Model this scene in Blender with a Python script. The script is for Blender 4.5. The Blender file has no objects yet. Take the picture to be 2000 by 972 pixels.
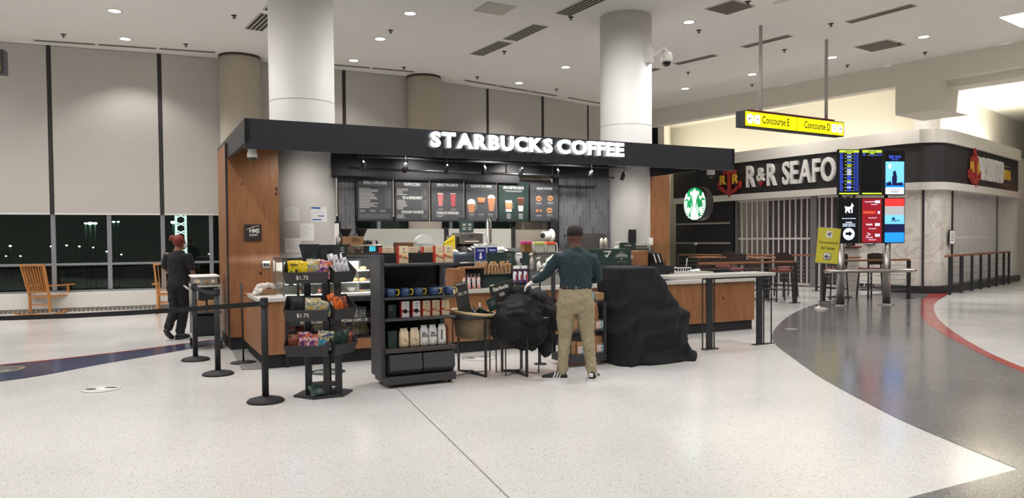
import bpy, bmesh, math, random
from mathutils import Vector, Matrix, Euler, noise
random.seed(7)
SC = bpy.context.scene
COL = SC.collection
PI = math.pi
def s2l(c):
    return tuple(((v/255)/12.92 if v/255 <= .04045 else ((v/255+.055)/1.055)**2.4) for v in c[:3])
# ------------------------------------------------------------------ camera
cam = bpy.data.cameras.new('camera'); co = bpy.data.objects.new('camera', cam); COL.objects.link(co)
PITCH, ROLL = .028, .0075
f0 = Vector((0, math.cos(PITCH), -math.sin(PITCH))); r0 = Vector((1, 0, 0)); u0 = r0.cross(f0)
rr = math.cos(ROLL)*r0 - math.sin(ROLL)*u0; uu = math.cos(ROLL)*u0 + math.sin(ROLL)*r0
m3 = Matrix((rr, uu, -f0)).transposed()
co.matrix_world = Matrix.Translation((0, 0, 1.57)) @ m3.to_4x4()
cam.sensor_width = 36; cam.lens = 1450/2000*36; cam.shift_y = 20/2000; cam.clip_end = 300
SC.camera = co
# ------------------------------------------------------------------ world, exposure
w = bpy.data.worlds.new('night'); SC.world = w; w.use_nodes = True
w.node_tree.nodes['Background'].inputs[0].default_value = (.010, .014, .012, 1)
w.node_tree.nodes['Background'].inputs[1].default_value = .6
SC.view_settings.view_transform = 'Standard'; SC.view_settings.look = 'None'
SC.view_settings.gamma = 1; SC.view_settings.use_curve_mapping = False
SC.view_settings.exposure = 0.84
DOWN_W = 225.0      # watts of every recessed downlight
CEIL = 5.85
# ------------------------------------------------------------------ helpers
_m = {}
def P(name, rgb, rough=.55, metal=0., emit=0., var=.06, scale=18., bump=0., bscale=60., coat=0., alpha=1., spec=.5, trans=0.):
    if name in _m: return _m[name]
    m = bpy.data.materials.new(name); m.use_nodes = True; nt = m.node_tree; b = nt.nodes['Principled BSDF']
    c = s2l(rgb)
    tc = nt.nodes.new('ShaderNodeTexCoord')
    if var > 0:
        n = nt.nodes.new('ShaderNodeTexNoise'); n.inputs['Scale'].default_value = scale; n.inputs['Detail'].default_value = 2
        nt.links.new(tc.outputs['Object'], n.inputs['Vector'])
        mx = nt.nodes.new('ShaderNodeMix'); mx.data_type = 'RGBA'
        mx.inputs[6].default_value = (*[v*(1-var) for v in c], 1); mx.inputs[7].default_value = (*[min(1, v*(1+var)) for v in c], 1)
        nt.links.new(n.outputs['Fac'], mx.inputs[0]); nt.links.new(mx.outputs[2], b.inputs['Base Color'])
        if emit: nt.links.new(mx.outputs[2], b.inputs['Emission Color'])
    else:
        b.inputs['Base Color'].default_value = (*c, 1)
        if emit: b.inputs['Emission Color'].default_value = (*c, 1)
    b.inputs['Roughness'].default_value = rough; b.inputs['Metallic'].default_value = metal
    b.inputs['Specular IOR Level'].default_value = spec
    b.inputs['Emission Strength'].default_value = emit
    b.inputs['Coat Weight'].default_value = coat; b.inputs['Alpha'].default_value = alpha
    b.inputs['Transmission Weight'].default_value = trans
    if bump:
        n2 = nt.nodes.new('ShaderNodeTexNoise'); n2.inputs['Scale'].default_value = bscale; n2.inputs['Detail'].default_value = 3
        nt.links.new(tc.outputs['Object'], n2.inputs['Vector'])
        bp = nt.nodes.new('ShaderNodeBump'); bp.inputs['Strength'].default_value = bump; bp.inputs['Distance'].default_value = .01
        nt.links.new(n2.outputs['Fac'], bp.inputs['Height']); nt.links.new(bp.outputs['Normal'], b.inputs['Normal'])
    _m[name] = m; return m
def ramp(nt, fac, stops, interp='LINEAR'):
    r = nt.nodes.new('ShaderNodeValToRGB'); r.color_ramp.interpolation = interp
    while len(r.color_ramp.elements) < len(stops): r.color_ramp.elements.new(.5)
    for e, (p, c) in zip(r.color_ramp.elements, stops): e.position = p; e.color = (*c, 1)
    nt.links.new(fac, r.inputs[0]); return r.outputs[0]
def custom(name, rough=.5, metal=0., coat=0.):
    m = bpy.data.materials.new(name); m.use_nodes = True; b = m.node_tree.nodes['Principled BSDF']
    b.inputs['Roughness'].default_value = rough; b.inputs['Metallic'].default_value = metal; b.inputs['Coat Weight'].default_value = coat
    tc = m.node_tree.nodes.new('ShaderNodeTexCoord'); return m, m.node_tree, b, tc
def tex(nt, kind, vec, scale, **kw):
    n = nt.nodes.new(kind); n.inputs['Scale'].default_value = scale
    for k, v in kw.items():
        if k in n.inputs: n.inputs[k].default_value = v
        else: setattr(n, k, v)
    nt.links.new(vec, n.inputs['Vector']); return n
def mixc(nt, fac, a, b, typ='MIX'):
    x = nt.nodes.new('ShaderNodeMix'); x.data_type = 'RGBA'; x.blend_type = typ
    for i, v in ((0, fac), (6, a), (7, b)):
        if isinstance(v, bpy.types.NodeSocket): nt.links.new(v, x.inputs[i])
        elif i == 0: x.inputs[0].default_value = v
        else: x.inputs[i].default_value = (*v, 1)
    return x.outputs[2]
def mapping(nt, vec, scale=(1, 1, 1), rot=(0, 0, 0)):
    mp = nt.nodes.new('ShaderNodeMapping'); mp.inputs['Scale'].default_value = scale; mp.inputs['Rotation'].default_value = rot
    nt.links.new(vec, mp.inputs['Vector']); return mp.outputs[0]
def terrazzo(name, base, chips, rough=.15):
    m, nt, b, tc = custom(name, rough)
    v = tex(nt, 'ShaderNodeTexVoronoi', tc.outputs['Object'], 150)
    n = tex(nt, 'ShaderNodeTexNoise', tc.outputs['Object'], .7, Detail=3)
    wn = tex(nt, 'ShaderNodeTexWhiteNoise', tc.outputs['Object'], 1) if False else None
    sep = nt.nodes.new('ShaderNodeSeparateColor'); nt.links.new(v.outputs['Color'], sep.inputs[0])
    ch = ramp(nt, sep.outputs[0], [(0, s2l(chips[0])), (.05, s2l(chips[0])), (.055, s2l(base)), (.80, s2l(base)), (.85, s2l(chips[1]))], 'CONSTANT')
    big = ramp(nt, n.outputs['Fac'], [(.3, (.93, .93, .93)), (.7, (1, 1, 1))])
    nt.links.new(mixc(nt, 1., ch, big, 'MULTIPLY'), b.inputs['Base Color'])
    rn = ramp(nt, n.outputs['Fac'], [(.3, (rough*.8,)*3), (.7, (rough*1.3,)*3)])
    nt.links.new(rn, b.inputs['Roughness'])
    return m
def pine(name, axis=2):
    m, nt, b, tc = custom(name, .42)
    sc = [9, 9, 9]; sc[axis] = .9
    g = tex(nt, 'ShaderNodeTexNoise', mapping(nt, tc.outputs['Object'], tuple(sc)), 1.6, Detail=6, Distortion=1.2)
    col = ramp(nt, g.outputs['Fac'], [(.3, s2l((138, 92, 58))), (.5, s2l((150, 103, 67))), (.72, s2l((158, 111, 75)))])
    k = tex(nt, 'ShaderNodeTexVoronoi', mapping(nt, tc.outputs['Object'], (3.2, 3.2, 2.4)), 1.5)
    kn = ramp(nt, k.outputs['Distance'], [(.0, s2l((50, 26, 14))), (.07, s2l((110, 66, 40))), (.12, (1, 1, 1))])
    ns = tex(nt, 'ShaderNodeTexNoise', tc.outputs['Object'], 1.3, Detail=2)
    t = ramp(nt, ns.outputs['Fac'], [(.3, (.82, .78, .74)), (.7, (1, 1, 1))])
    nt.links.new(mixc(nt, 1., mixc(nt, 1., col, kn, 'MULTIPLY'), t, 'MULTIPLY'), b.inputs['Base Color'])
    return m
def pouch_mat(name, cols, scale=14.):
    m, nt, b, tc = custom(name, .28)
    v = tex(nt, 'ShaderNodeTexNoise', tc.outputs['Object'], scale, Detail=1.5, Distortion=.8)
    n = len(cols); st = [(.34+.32*i/n, s2l(c)) for i, c in enumerate(cols)]
    nt.links.new(ramp(nt, v.outputs['Fac'], st, 'CONSTANT'), b.inputs['Base Color'])
    n2 = tex(nt, 'ShaderNodeTexNoise', tc.outputs['Object'], 30., Detail=2)
    bp = nt.nodes.new('ShaderNodeBump'); bp.inputs['Strength'].default_value = .5; bp.inputs['Distance'].default_value = .01
    nt.links.new(n2.outputs['Fac'], bp.inputs['Height']); nt.links.new(bp.outputs['Normal'], b.inputs['Normal'])
    return m

class MB:
    def __init__(s, mat=None):
        s.bm = bmesh.new(); s.mats = []; s.cur = 0; s.M = Matrix()
        if mat: s.use(mat)
    def use(s, mat):
        if mat not in s.mats: s.mats.append(mat)
        s.cur = s.mats.index(mat); return s
    def raw(s, vs, fs, smooth=False):
        bv = [s.bm.verts.new(s.M @ Vector(v)) for v in vs]; out = []
        for f in fs:
            try: q = s.bm.faces.new([bv[i] for i in f])
            except ValueError: continue
            q.material_index = s.cur; q.smooth = smooth; out.append(q)
        return bv, out
    def box(s, x0, x1, y0, y1, z0, z1, b=0., seg=2):
        vs = [(x, y, z) for x in (x0, x1) for y in (y0, y1) for z in (z0, z1)]
        fs = [(0, 1, 3, 2), (4, 6, 7, 5), (0, 4, 5, 1), (2, 3, 7, 6), (0, 2, 6, 4), (1, 5, 7, 3)]
        bv, fc = s.raw(vs, fs)
        if b:
            es = {e for f in fc for e in f.edges}
            r = bmesh.ops.bevel(s.bm, geom=list(es), offset=b, segments=seg, affect='EDGES', profile=.6)
            for f in r['faces']: f.material_index = s.cur; f.smooth = True
        return s
    def rings(s, rs, smooth=True, cap0=True, cap1=True, close=False):
        n = len(rs[0]); vs = [p for r in rs for p in r]; fs = []
        m = len(rs)
        for i in range(m if close else m-1):
            a, b2 = i*n, ((i+1) % m)*n
            for j in range(n): k = (j+1) % n; fs.append((a+j, a+k, b2+k, b2+j))
        if not close:
            if cap0: fs.append(tuple(range(n-1, -1, -1)))
            if cap1: fs.append(tuple((m-1)*n+j for j in range(n)))
        s.raw(vs, fs, smooth); return s
    def cyl(s, p0, p1, r, r1=None, n=16, smooth=True):
        p0, p1 = Vector(p0), Vector(p1); d = (p1-p0).normalized(); r1 = r if r1 is None else r1
        a = d.orthogonal().normalized(); c = d.cross(a)
        f = lambda p, q: [p+a*q*math.cos(2*PI*i/n)+c*q*math.sin(2*PI*i/n) for i in range(n)]
        return s.rings([f(p0, r), f(p1, r1)], smooth)
    def lathe(s, prof, c=(0, 0, 0), n=24, smooth=True, cap=True):
        c = Vector(c)
        return s.rings([[c+Vector((r*math.cos(2*PI*i/n), r*math.sin(2*PI*i/n), z)) for i in range(n)] for r, z in prof], smooth, cap, cap)
    def tube(s, pts, r, n=8, close=False, rect=None):
        pts = [Vector(p) for p in pts]; m = len(pts); rs = []; up = None
        for i, p in enumerate(pts):
            if close: d = pts[(i+1) % m]-pts[i-1]
            else: d = pts[min(i+1, m-1)]-pts[max(i-1, 0)]
            d.normalize()
            if up is None: up = d.orthogonal() if not rect else (Vector((0, 0, 1)) if abs(d.z) < .9 else Vector((1, 0, 0)))
            a = (up-d*up.dot(d)).normalized(); up = a; c = d.cross(a)
            if rect: rs.append([p+a*rect[1]*y+c*rect[0]*x for x, y in ((-.5, -.5), (.5, -.5), (.5, .5), (-.5, .5))])
            else:
                q = r[i] if isinstance(r, (list, tuple)) else r
                rs.append([p+a*q*math.cos(2*PI*j/n)+c*q*math.sin(2*PI*j/n) for j in range(n)])
        return s.rings(rs, not rect, close=close)
    def prism(s, poly, a0, a1, ax='z', smooth=False):
        f = {'z': lambda p, t: (p[0], p[1], t), 'y': lambda p, t: (p[0], t, p[1]), 'x': lambda p, t: (t, p[0], p[1])}[ax]
        return s.rings([[Vector(f(p, a0)) for p in poly], [Vector(f(p, a1)) for p in poly]], smooth)
    def ell(s, c, r, n=16, m=10, rot=None):
        c = Vector(c); R = rot.to_matrix() if rot else Matrix.Identity(3)
        rs = []
        for i in range(1, m):
            t = PI*i/m
            rs.append([c+R@Vector((r[0]*math.sin(t)*math.cos(2*PI*j/n), r[1]*math.sin(t)*math.sin(2*PI*j/n), -r[2]*math.cos(t))) for j in range(n)])
        return s.rings(rs)
    def text(s, body, size, M, mat=None, bold=0., ext=.002, sx=1., align='CENTER', res=2):
        if mat: s.use(mat)
        cu = bpy.data.curves.new('t', 'FONT'); cu.body = body; cu.size = size; cu.align_x = align; cu.align_y = 'CENTER'
        cu.offset = bold; cu.extrude = ext; cu.resolution_u = res
        o = bpy.data.objects.new('t', cu); COL.objects.link(o)
        me = bpy.data.meshes.new_from_object(o.evaluated_get(bpy.context.evaluated_depsgraph_get()))
        T = s.M @ M @ Matrix.Diagonal((sx, 1, 1, 1))
        bv = [s.bm.verts.new(T @ v.co) for v in me.vertices]
        for p in me.polygons:
            try: q = s.bm.faces.new([bv[i] for i in p.vertices]); q.material_index = s.cur
            except ValueError: pass
        bpy.data.objects.remove(o); bpy.data.meshes.remove(me); bpy.data.curves.remove(cu)
        return s
    def build(s, name, mat=None, parent=None, loc=(0, 0, 0), rot=(0, 0, 0), fixn=True, **props):
        if mat and not s.mats: s.mats.append(mat)
        if fixn: bmesh.ops.recalc_face_normals(s.bm, faces=s.bm.faces)
        me = bpy.data.meshes.new(name); s.bm.to_mesh(me); s.bm.free()
        for m in s.mats: me.materials.append(m)
        o = bpy.data.objects.new(name, me); COL.objects.link(o); o.location = loc; o.rotation_euler = rot
        if parent: o.parent = parent
        for k, v in props.items(): o[k] = v
        return o
def FR(x, y, z, rx=90, rz=0):    # text upright, reading along +x, facing -y
    return Matrix.Translation((x, y, z)) @ Matrix.Rotation(math.radians(rz), 4, 'Z') @ Matrix.Rotation(math.radians(rx), 4, 'X')
def thing(name, label, cat, loc=(0, 0, 0), rz=0., group=None, kind=None):
    o = bpy.data.objects.new(name, None); COL.objects.link(o); o.location = loc; o.rotation_euler = (0, 0, rz); o.empty_display_size = .1
    o['label'] = label; o['category'] = cat
    if group: o['group'] = group
    if kind: o['kind'] = kind
    return o
def tag(o, label, cat, group=None, kind=None):
    o['label'] = label; o['category'] = cat
    if group: o['group'] = group
    if kind: o['kind'] = kind
    return o
def struct(o, label=None):
    o['kind'] = 'structure'
    if label: o['label'] = label
    return o
def dup(root, loc=None, rz=None, label=None, group=None, scale=None):
    kids = [c for c in bpy.data.objects if c.parent == root]
    r = root.copy(); COL.objects.link(r)
    if loc is not None: r.location = loc
    if rz is not None: r.rotation_euler = (0, 0, rz)
    if scale: r.scale = scale
    if label: r['label'] = label
    if group: r['group'] = group
    for c in kids:
        k = c.copy(); COL.objects.link(k); k.parent = r
        for g in [q for q in bpy.data.objects if q.parent == c]:
            h = g.copy(); COL.objects.link(h); h.parent = k
    return r
def remesh(o, vox=.012, smooth=4, disp=0., dscale=.2, fac=.5):
    md = o.modifiers.new('r', 'REMESH'); md.mode = 'VOXEL'; md.voxel_size = vox; md.use_smooth_shade = True
    sm = o.modifiers.new('s', 'SMOOTH'); sm.iterations = smooth; sm.factor = fac
    me = bpy.data.meshes.new_from_object(o.evaluated_get(bpy.context.evaluated_depsgraph_get()))
    mats = list(o.data.materials); o.modifiers.clear(); old = o.data; o.data = me
    me.materials.clear()
    for m in mats: me.materials.append(m)
    for p in me.polygons: p.use_smooth = True; p.material_index = 0
    if disp:
        ns = [v.normal.copy() for v in me.vertices]
        for v, n in zip(me.vertices, ns):
            q = v.co/dscale
            v.co += n*disp*(noise.noise(q)+.6*abs(noise.noise(q*2.3+Vector((5, 3, 1)))))
    return o
# kiosk frame: u runs along the counter front, v away from the camera
K0 = Vector((-2.795, 9.095, 0)); KA = math.atan2(.4522, .892)
KU = Vector((math.cos(KA), math.sin(KA), 0)); KV = Vector((-KU.y, KU.x, 0))
def K(u, v, z=0): return K0+KU*u+KV*v+Vector((0, 0, z))
# ------------------------------------------------------------------ materials
BLK = P('black_powder_coat', (42, 42, 45), .5, var=.1)
BLK2 = P('black_matte', (27, 27, 30), .7)
DARK = P('charcoal_metal', (60, 60, 64), .45, var=.08)
WHT = P('white_paint', (232, 229, 224), .6, var=.02)
STEEL = P('brushed_steel', (176, 172, 168), .3, 1., var=.08, scale=40)
GREYM = P('grey_aluminium', (150, 148, 148), .4, .6)
WOODP = pine('knotty_pine')
WOODH = WOODP
GREEN = P('dark_green_card', (30, 52, 48), .55)
PAPER = P('white_paper', (232, 232, 230), .7, var=.02)
KRAFT = P('kraft_cardboard', (170, 130, 92), .8, var=.08)
CREAM = P('cream_carton', (226, 206, 172), .55, var=.03)
RED = P('red_print', (190, 48, 38), .5)
CHALK = P('chalk_lettering', (225, 222, 212), .8)
GLASS = None
def facing(nt):
    lw = nt.nodes.new('ShaderNodeLayerWeight'); lw.inputs[0].default_value = .5
    p = nt.nodes.new('ShaderNodeMath'); p.operation = 'POWER'; p.inputs[1].default_value = 4.; nt.links.new(lw.outputs['Facing'], p.inputs[0])
    q = nt.nodes.new('ShaderNodeMath'); q.operation = 'MULTIPLY_ADD'; q.inputs[1].default_value = .75; q.inputs[2].default_value = .05; nt.links.new(p.outputs[0], q.inputs[0]); return q.outputs[0]
def mk_glass():
    m = bpy.data.materials.new('clear_glass'); m.use_nodes = True; nt = m.node_tree; nt.nodes.clear()
    o = nt.nodes.new('ShaderNodeOutputMaterial'); t = nt.nodes.new('ShaderNodeBsdfTransparent'); g = nt.nodes.new('ShaderNodeBsdfGlossy')
    g.inputs['Roughness'].default_value = .02; mx = nt.nodes.new('ShaderNodeMixShader'); t.inputs[0].default_value = (.93, .96, .95, 1)
    nt.links.new(facing(nt), mx.inputs[0]); nt.links.new(t.outputs[0], mx.inputs[1]); nt.links.new(g.outputs[0], mx.inputs[2]); nt.links.new(mx.outputs[0], o.inputs[0])
    return m
GLASS = mk_glass()
CLEARP = P('clear_plastic', (215, 218, 216), .2, alpha=.35, var=0)
FROST = P('frosted_plastic', (220, 222, 222), .4, alpha=.75, var=0)
EMW = P('lamp_white', (255, 250, 240), .5, emit=30., var=0)
# ------------------------------------------------------------------ floor, ceiling
mt_white = terrazzo('white_terrazzo', (209, 208, 206), ((160, 156, 150), (216, 214, 212)))
mt_grey = terrazzo('grey_terrazzo', (104, 103, 104), ((60, 58, 58), (140, 138, 138)))
mt_red = terrazzo('red_terrazzo', (168, 66, 66), ((110, 40, 40), (190, 90, 90)))
mt_blue = terrazzo('blue_terrazzo', (66, 68, 92), ((40, 42, 60), (92, 94, 116)))
f = MB(mt_white); f.prism([(-24, -13), (34, -13), (34, 44), (8, 44), (5.7, 27.3), (4.1, 25.5), (2.54, 24.2), (1.0, 22.7), (-.63, 21.5), (-2.6, 19.9), (-4.2, 19.0), (-6.1, 18.05), (-8.0, 17.25), (-18, 13.35), (-24, 11.0)], -.2, 0); struct(f.build('floor'))
def spline(pts, n=6):
    out = []
    for i in range(len(pts)-1):
        p = [Vector((*pts[max(0, min(len(pts)-1, i+k))], 0)) for k in (-1, 0, 1, 2)]
        for j in range(n):
            t = j/n
            q = .5*((2*p[1])+(p[2]-p[0])*t+(2*p[0]-5*p[1]+4*p[2]-p[3])*t*t+(3*p[1]-p[0]-3*p[2]+p[3])*t**3)
            out.append((q.x, q.y))
    out.append(pts[-1]); return out
def inlay(name, poly, mat, z=.003):
    m = MB(mat); vs = [m.bm.verts.new((x, y, z)) for x, y in poly]
    fc = m.bm.faces.new(vs); bmesh.ops.triangulate(m.bm, faces=[fc])
    o = m.build(name, fixn=False)
    me = o.data
    if sum(p.normal.z for p in me.polygons) < 0: me.flip_normals()
    return struct(o)
gl = spline([(11.3, 20.9), (9.6, 19.9), (8.1, 18.35), (6.91, 16.95), (5.9, 15.4), (5.08, 13.88), (4.29, 12.18), (3.85, 10.89), (3.61, 9.5), (3.42, 8.2), (3.33, 7.0), (3.3, 6.1), (3.38, 4.93)])
ro = [(5.35, 4.4), (5.42, 6.3), (5.81, 8.39), (6.29, 10.11), (7.01, 12.22), (7.82, 14.14), (8.93, 16.16), (9.9, 17.9), (11.2, 19.9)]
ri = [(5.6, 4.4), (5.68, 6.6), (6.03, 8.72), (6.62, 10.63), (7.71, 13.29), (8.87, 15.58), (9.93, 17.37), (11.3, 19.3), (11.9, 20.2)]
inlay('trim_1', gl+[(2.36, 4.4), (-6, .9), (-6, -8), (9, -8), (5.35, 4.0)]+spline(ro), mt_grey, .003)
inlay('trim_2', spline(ro)+spline(ri)[::-1], mt_red, .005)
bt = spline([(-14, 6.4), (-11, 6.9), (-8.6, 7.95), (-6.58, 9.48), (-5.72, 10.35), (-4.94, 11.47), (-4.1, 13.2), (-3.4, 15.5)])
bb = spline([(-14, 5.0), (-10, 5.9), (-7.4, 7.1), (-5.78, 8.33), (-5.25, 9.5), (-4.62, 10.95), (-3.95, 12.9), (-3.3, 15.5)])
inlay('trim_3', bt+bb[::-1], mt_blue, .003)
inlay('trim_4', bt+[(x+.02, y-.09) for x, y in bt][::-1], mt_red, .005)
P_seam = P('floor_joint', (130, 126, 120), .4)
m = MB(P_seam); a = Vector((-1.80, 9.4, .004)); b = Vector((0.0, 4.37, .004)); b = b+(b-a)*.8; d = (b-a).normalized(); n_ = Vector((-d.y, d.x, 0))*.0035
m.raw([a-n_, a+n_, b+n_, b-n_], [(0, 1, 2, 3)]); struct(m.build('trim_5'))
MC = P('ceiling_paint', (240, 237, 231), .75, var=.015, scale=3.)
MCOVE = P('cream_wall_paint', (232, 229, 218), .7, var=.02)
m = MB(MC); m.prism([(-24, -13), (34.3, -13.1), (3.06, 27.2), (3.06, 44), (-24, 44)], CEIL, CEIL+.12); struct(m.build('ceiling'))
m = MB(MC); m.prism([(4.82, 13.72), (6.55, 14.84), (8.30, 16.10), (9.34, 14.79), (12.5, 11.2), (9, 8)], CEIL-.05, CEIL-.001); struct(m.build('trim_6'))
# outer walls closing the hall beyond the frame
m = MB(WHT); m.box(-24, 34, -13.2, -13, 0, CEIL); struct(m.build('wall_back'))
m = MB(WHT); m.box(-24.2, -24, -13, 10.9, 0, CEIL); m.prism([(-24.2, 10.8), (-18, 13.25), (-18, 13.45), (-24.2, 11)], 0, CEIL); struct(m.build('wall_left'))
m = MB(MCOVE); m.box(34, 34.2, -13, 44, 0, CEIL); struct(m.build('wall_right'))
# ------------------------------------------------------------------ window wall
G = [(-18.0, 13.25), (-16.0, 14.05), (-14.05, 14.8), (-12.1, 15.58), (-10.1, 16.37), (-8.06, 17.16), (-6.15, 17.95), (-4.25, 18.95), (-2.69, 19.82), (-.71, 21.42), (.92, 22.63), (2.44, 24.17), (4.0, 25.45), (5.6, 27.3)]
MSH = P('roller_blind_fabric', (196, 191, 184), .8, var=.015, scale=2.)
MFR = P('window_frame_grey', (150, 152, 156), .4, .3)
MSILL = P('heater_cover_white', (222, 219, 212), .5, var=.02)
MVEN = P('heater_grille_dark', (120, 112, 104), .6)
MGAP = P('blind_track_dark', (46, 43, 40), .6)
def darkglass():
    m = bpy.data.materials.new('night_window_glass'); m.use_nodes = True; nt = m.node_tree; nt.nodes.clear()
    o = nt.nodes.new('ShaderNodeOutputMaterial'); t = nt.nodes.new('ShaderNodeBsdfTransparent'); g = nt.nodes.new('ShaderNodeBsdfGlossy')
    g.inputs['Roughness'].default_value = .01; g.inputs[0].default_value = (.8, .9, .85, 1); t.inputs[0].default_value = (.6, .66, .63, 1)
    mx = nt.nodes.new('ShaderNodeMixShader'); nt.links.new(facing(nt), mx.inputs[0]); nt.links.new(t.outputs[0], mx.inputs[1]); nt.links.new(g.outputs[0], mx.inputs[2]); nt.links.new(mx.outputs[0], o.inputs[0]); return m
MDG = darkglass()
blind_lab = {2: 'white roller blind cut off by the left edge of the picture', 3: 'white roller blind at the far left, its right edge beside the first dark blind track',
 4: 'wide white roller blind above the rocking chair with a bright pool of light', 5: 'white roller blind right of the second dark track, above the walking worker in black',
 6: 'narrow strip of white roller blind between the slim back column and the big near column', 7: 'white roller blind just right of the big left column, above the menu boards',
 8: 'white roller blind right of the middle back column', 9: 'white roller blind above the middle of the glowing kiosk lettering', 10: 'white roller blind above the end of the glowing kiosk lettering', 11: 'narrow white roller blind touching the big right column'}
for i in range(len(G)-1):
    a, b = Vector((*G[i], 0)), Vector((*G[i+1], 0)); d = b-a; L = d.length; ang = math.atan2(d.y, d.x)
    r = thing('window_%d' % (i+1), 'dark night window bay in light grey frames over a white heater cover', 'window', a, ang, kind='structure'); del r['label'], r['category']
    m = MB(MFR)
    for x in (0, L/2): m.box(x-.045, x+.045, -.03, .06, .5, CEIL, .006)
    for z, h in ((.47, .04), (1.07, .05), (2.6, .05), (4.2, .05)): m.box(0, L, -.02, .05, z-h/2, z+h/2)
    m.build('window_frame', parent=r)
    for x0, x1 in ((.045, L/2-.045), (L/2+.045, L-.045)):
        for z0, z1 in ((.5, 1.045), (1.095, 2.575)):
            MB(MDG).box(x0, x1, .02, .028, z0, z1).build('pane', parent=r)
    m = MB(MSILL); m.box(0, L, -.16, .1, .13, .45, .01); m.box(0, L, -.13, .1, .0, .13)
    m.box(-.004, .004, -.163, -.15, .13, .45)
    m.use(MVEN)
    k = int(L/.085)
    for j in range(k): m.box(.02+j*L/k, .02+j*L/k+.05, -.165, -.13, .03, .115)
    m.use(MSILL); m.box(0, L, -.16, -.1, .0, .028); m.box(0, L, -.163, -.1, .115, .135)
    m.build('heater_cover', parent=r)
    m = MB(MGAP); m.box(-.035, .035, -.075, -.03, 2.18, CEIL); m.build('blind_track', parent=r)
    if 2 <= i <= 11:
        q = thing('roller_blind', blind_lab[i], 'blind', a, ang, 'roller blinds along the window wall')
        MB(MSH).box(.045, L-.045, -.068, -.062, 2.19, CEIL-.01).build('blind_fabric', parent=q)
        m = MB(WHT); m.box(.045, L-.045, -.075, -.055, 2.165, 2.2, .006); m.build('bottom_rail', parent=q)
# night outside: apron, distant lamps and a lit tower block
m = MB(P('night_apron', (34, 36, 34), .6)); m.box(-90, 30, 17.6, 140, -3.2, -3.0)
tag(m.build('apron', loc=(0, 0, 0)), 'dark airport apron outside the windows', 'ground', kind='structure')
EMN = P('apron_lamp_glow', (235, 245, 235), .5, emit=40., var=0)
EMG = P('apron_lamp_green_glow', (180, 255, 225), .5, emit=50., var=0)
def ap(px, py, Y):
    d = f0+rr*(px-1000)/1450-uu*(py-506)/1450; return Vector((0, 0, 1.57))+d*(Y/d.y)
k = 0
for px, py, Y, big in ((20, 480, 90, .16), (100, 481, 90, .13), (130, 479, 95, .13), (155, 481, 95, .13), (182, 483, 95, .12), (208, 491, 95, .12), (237, 497, 80, .10), (40, 500, 80, .1), (12, 500, 80, .1), (176, 436, 60, .22), (186, 436, 60, .16), (167, 436, 60, .12), (222, 433, 60, .12), (231, 433, 60, .1), (338, 434, 60, .2), (355, 487, 80, .1), (408, 496, 80, .08)):
    p = ap(px, py, Y); k += 1
    green = py < 440
    o = MB(EMG if green else EMN); o.ell((0, 0, 0), (big*1.0, big*.6, big*.5), 10, 6)
    lab = ['far apron lamp low in the first dark window pane', 'apron lamp beside the frame left of the second dark pane'][min(k-1, 1)] if k < 3 else ('greenish floodlight glow high in the dark windows' if green else 'small white apron lamp seen through the dark windows')
    t = thing('apron_lamp', lab, 'lamp', (p.x, p.y, -3), group='green floodlights outside' if green else ('small apron lamps outside' if k > 2 else None))
    o.build('lamp_head', parent=t, loc=(0, 0, p.z+3)); MB(BLK2).cyl((0, 0, 0), (0, 0, p.z+3), .06, n=8).build('pole', parent=t)
# lit lattice stair tower
p = ap(353, 434, 34); t = thing('stair_tower', 'white lit lattice tower outside the window behind the worker in black', 'tower', (p.x, p.y, -3))
m = MB(P('lattice_white_glow', (215, 228, 225), .5, emit=1.6))  # emission stands in for light falling on the lattice
for s in (-.22, .22): m.box(s-.04, s+.04, -.04, .04, 0, 7)
for j in range(18): m.tube([(-.22, 0, .3+j*.38), (.22, 0, .3+j*.38+.2)], .03, 6); m.tube([(.22, 0, .3+j*.38), (-.22, 0, .3+j*.38+.2)], .03, 6)
m.build('lattice', parent=t)
# ------------------------------------------------------------------ columns
MCOL = P('column_paint_cool', (232, 230, 228), .55, var=.015, scale=2.)
MCOL2 = P('column_paint_beige', (206, 196, 180), .6, var=.02, scale=2.)
def column(c, r, mat, label, ring=None, dark=False):
    m = MB(mat); m.lathe([(r, 0), (r, CEIL)], (c[0], c[1], 0), 64)
    o = m.build('column'); tag(o, label, 'column', kind='structure'); del o['category']
    if dark: MB(P('column_reveal', (70, 56, 46), .7)).lathe([(r+.012, CEIL-.05), (r+.012, CEIL)], (c[0], c[1], 0), 64).build('reveal_ring', parent=o)
    if ring: MB(P('column_joint', (160, 152, 142), .6)).lathe([(r+.002, ring), (r+.002, ring+.008)], (c[0], c[1], 0), 64).build('joint_ring', parent=o)
c1 = K(.78, 2.67); c2 = K(6.99, 2.63)
column(c1, .50, MCOL, 'big round white column rising through the left half of the kiosk', 3.72)
column(c2, .50, MCOL, 'big round white column rising through the right half of the kiosk', 3.72)
column((-6.32, 17.45), .455, MCOL2, 'round beige column at the windows left of the kiosk', dark=True)
column((-2.30, 19.75), .44, MCOL2, 'round beige column at the windows between the two big columns', dark=True)
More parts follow.
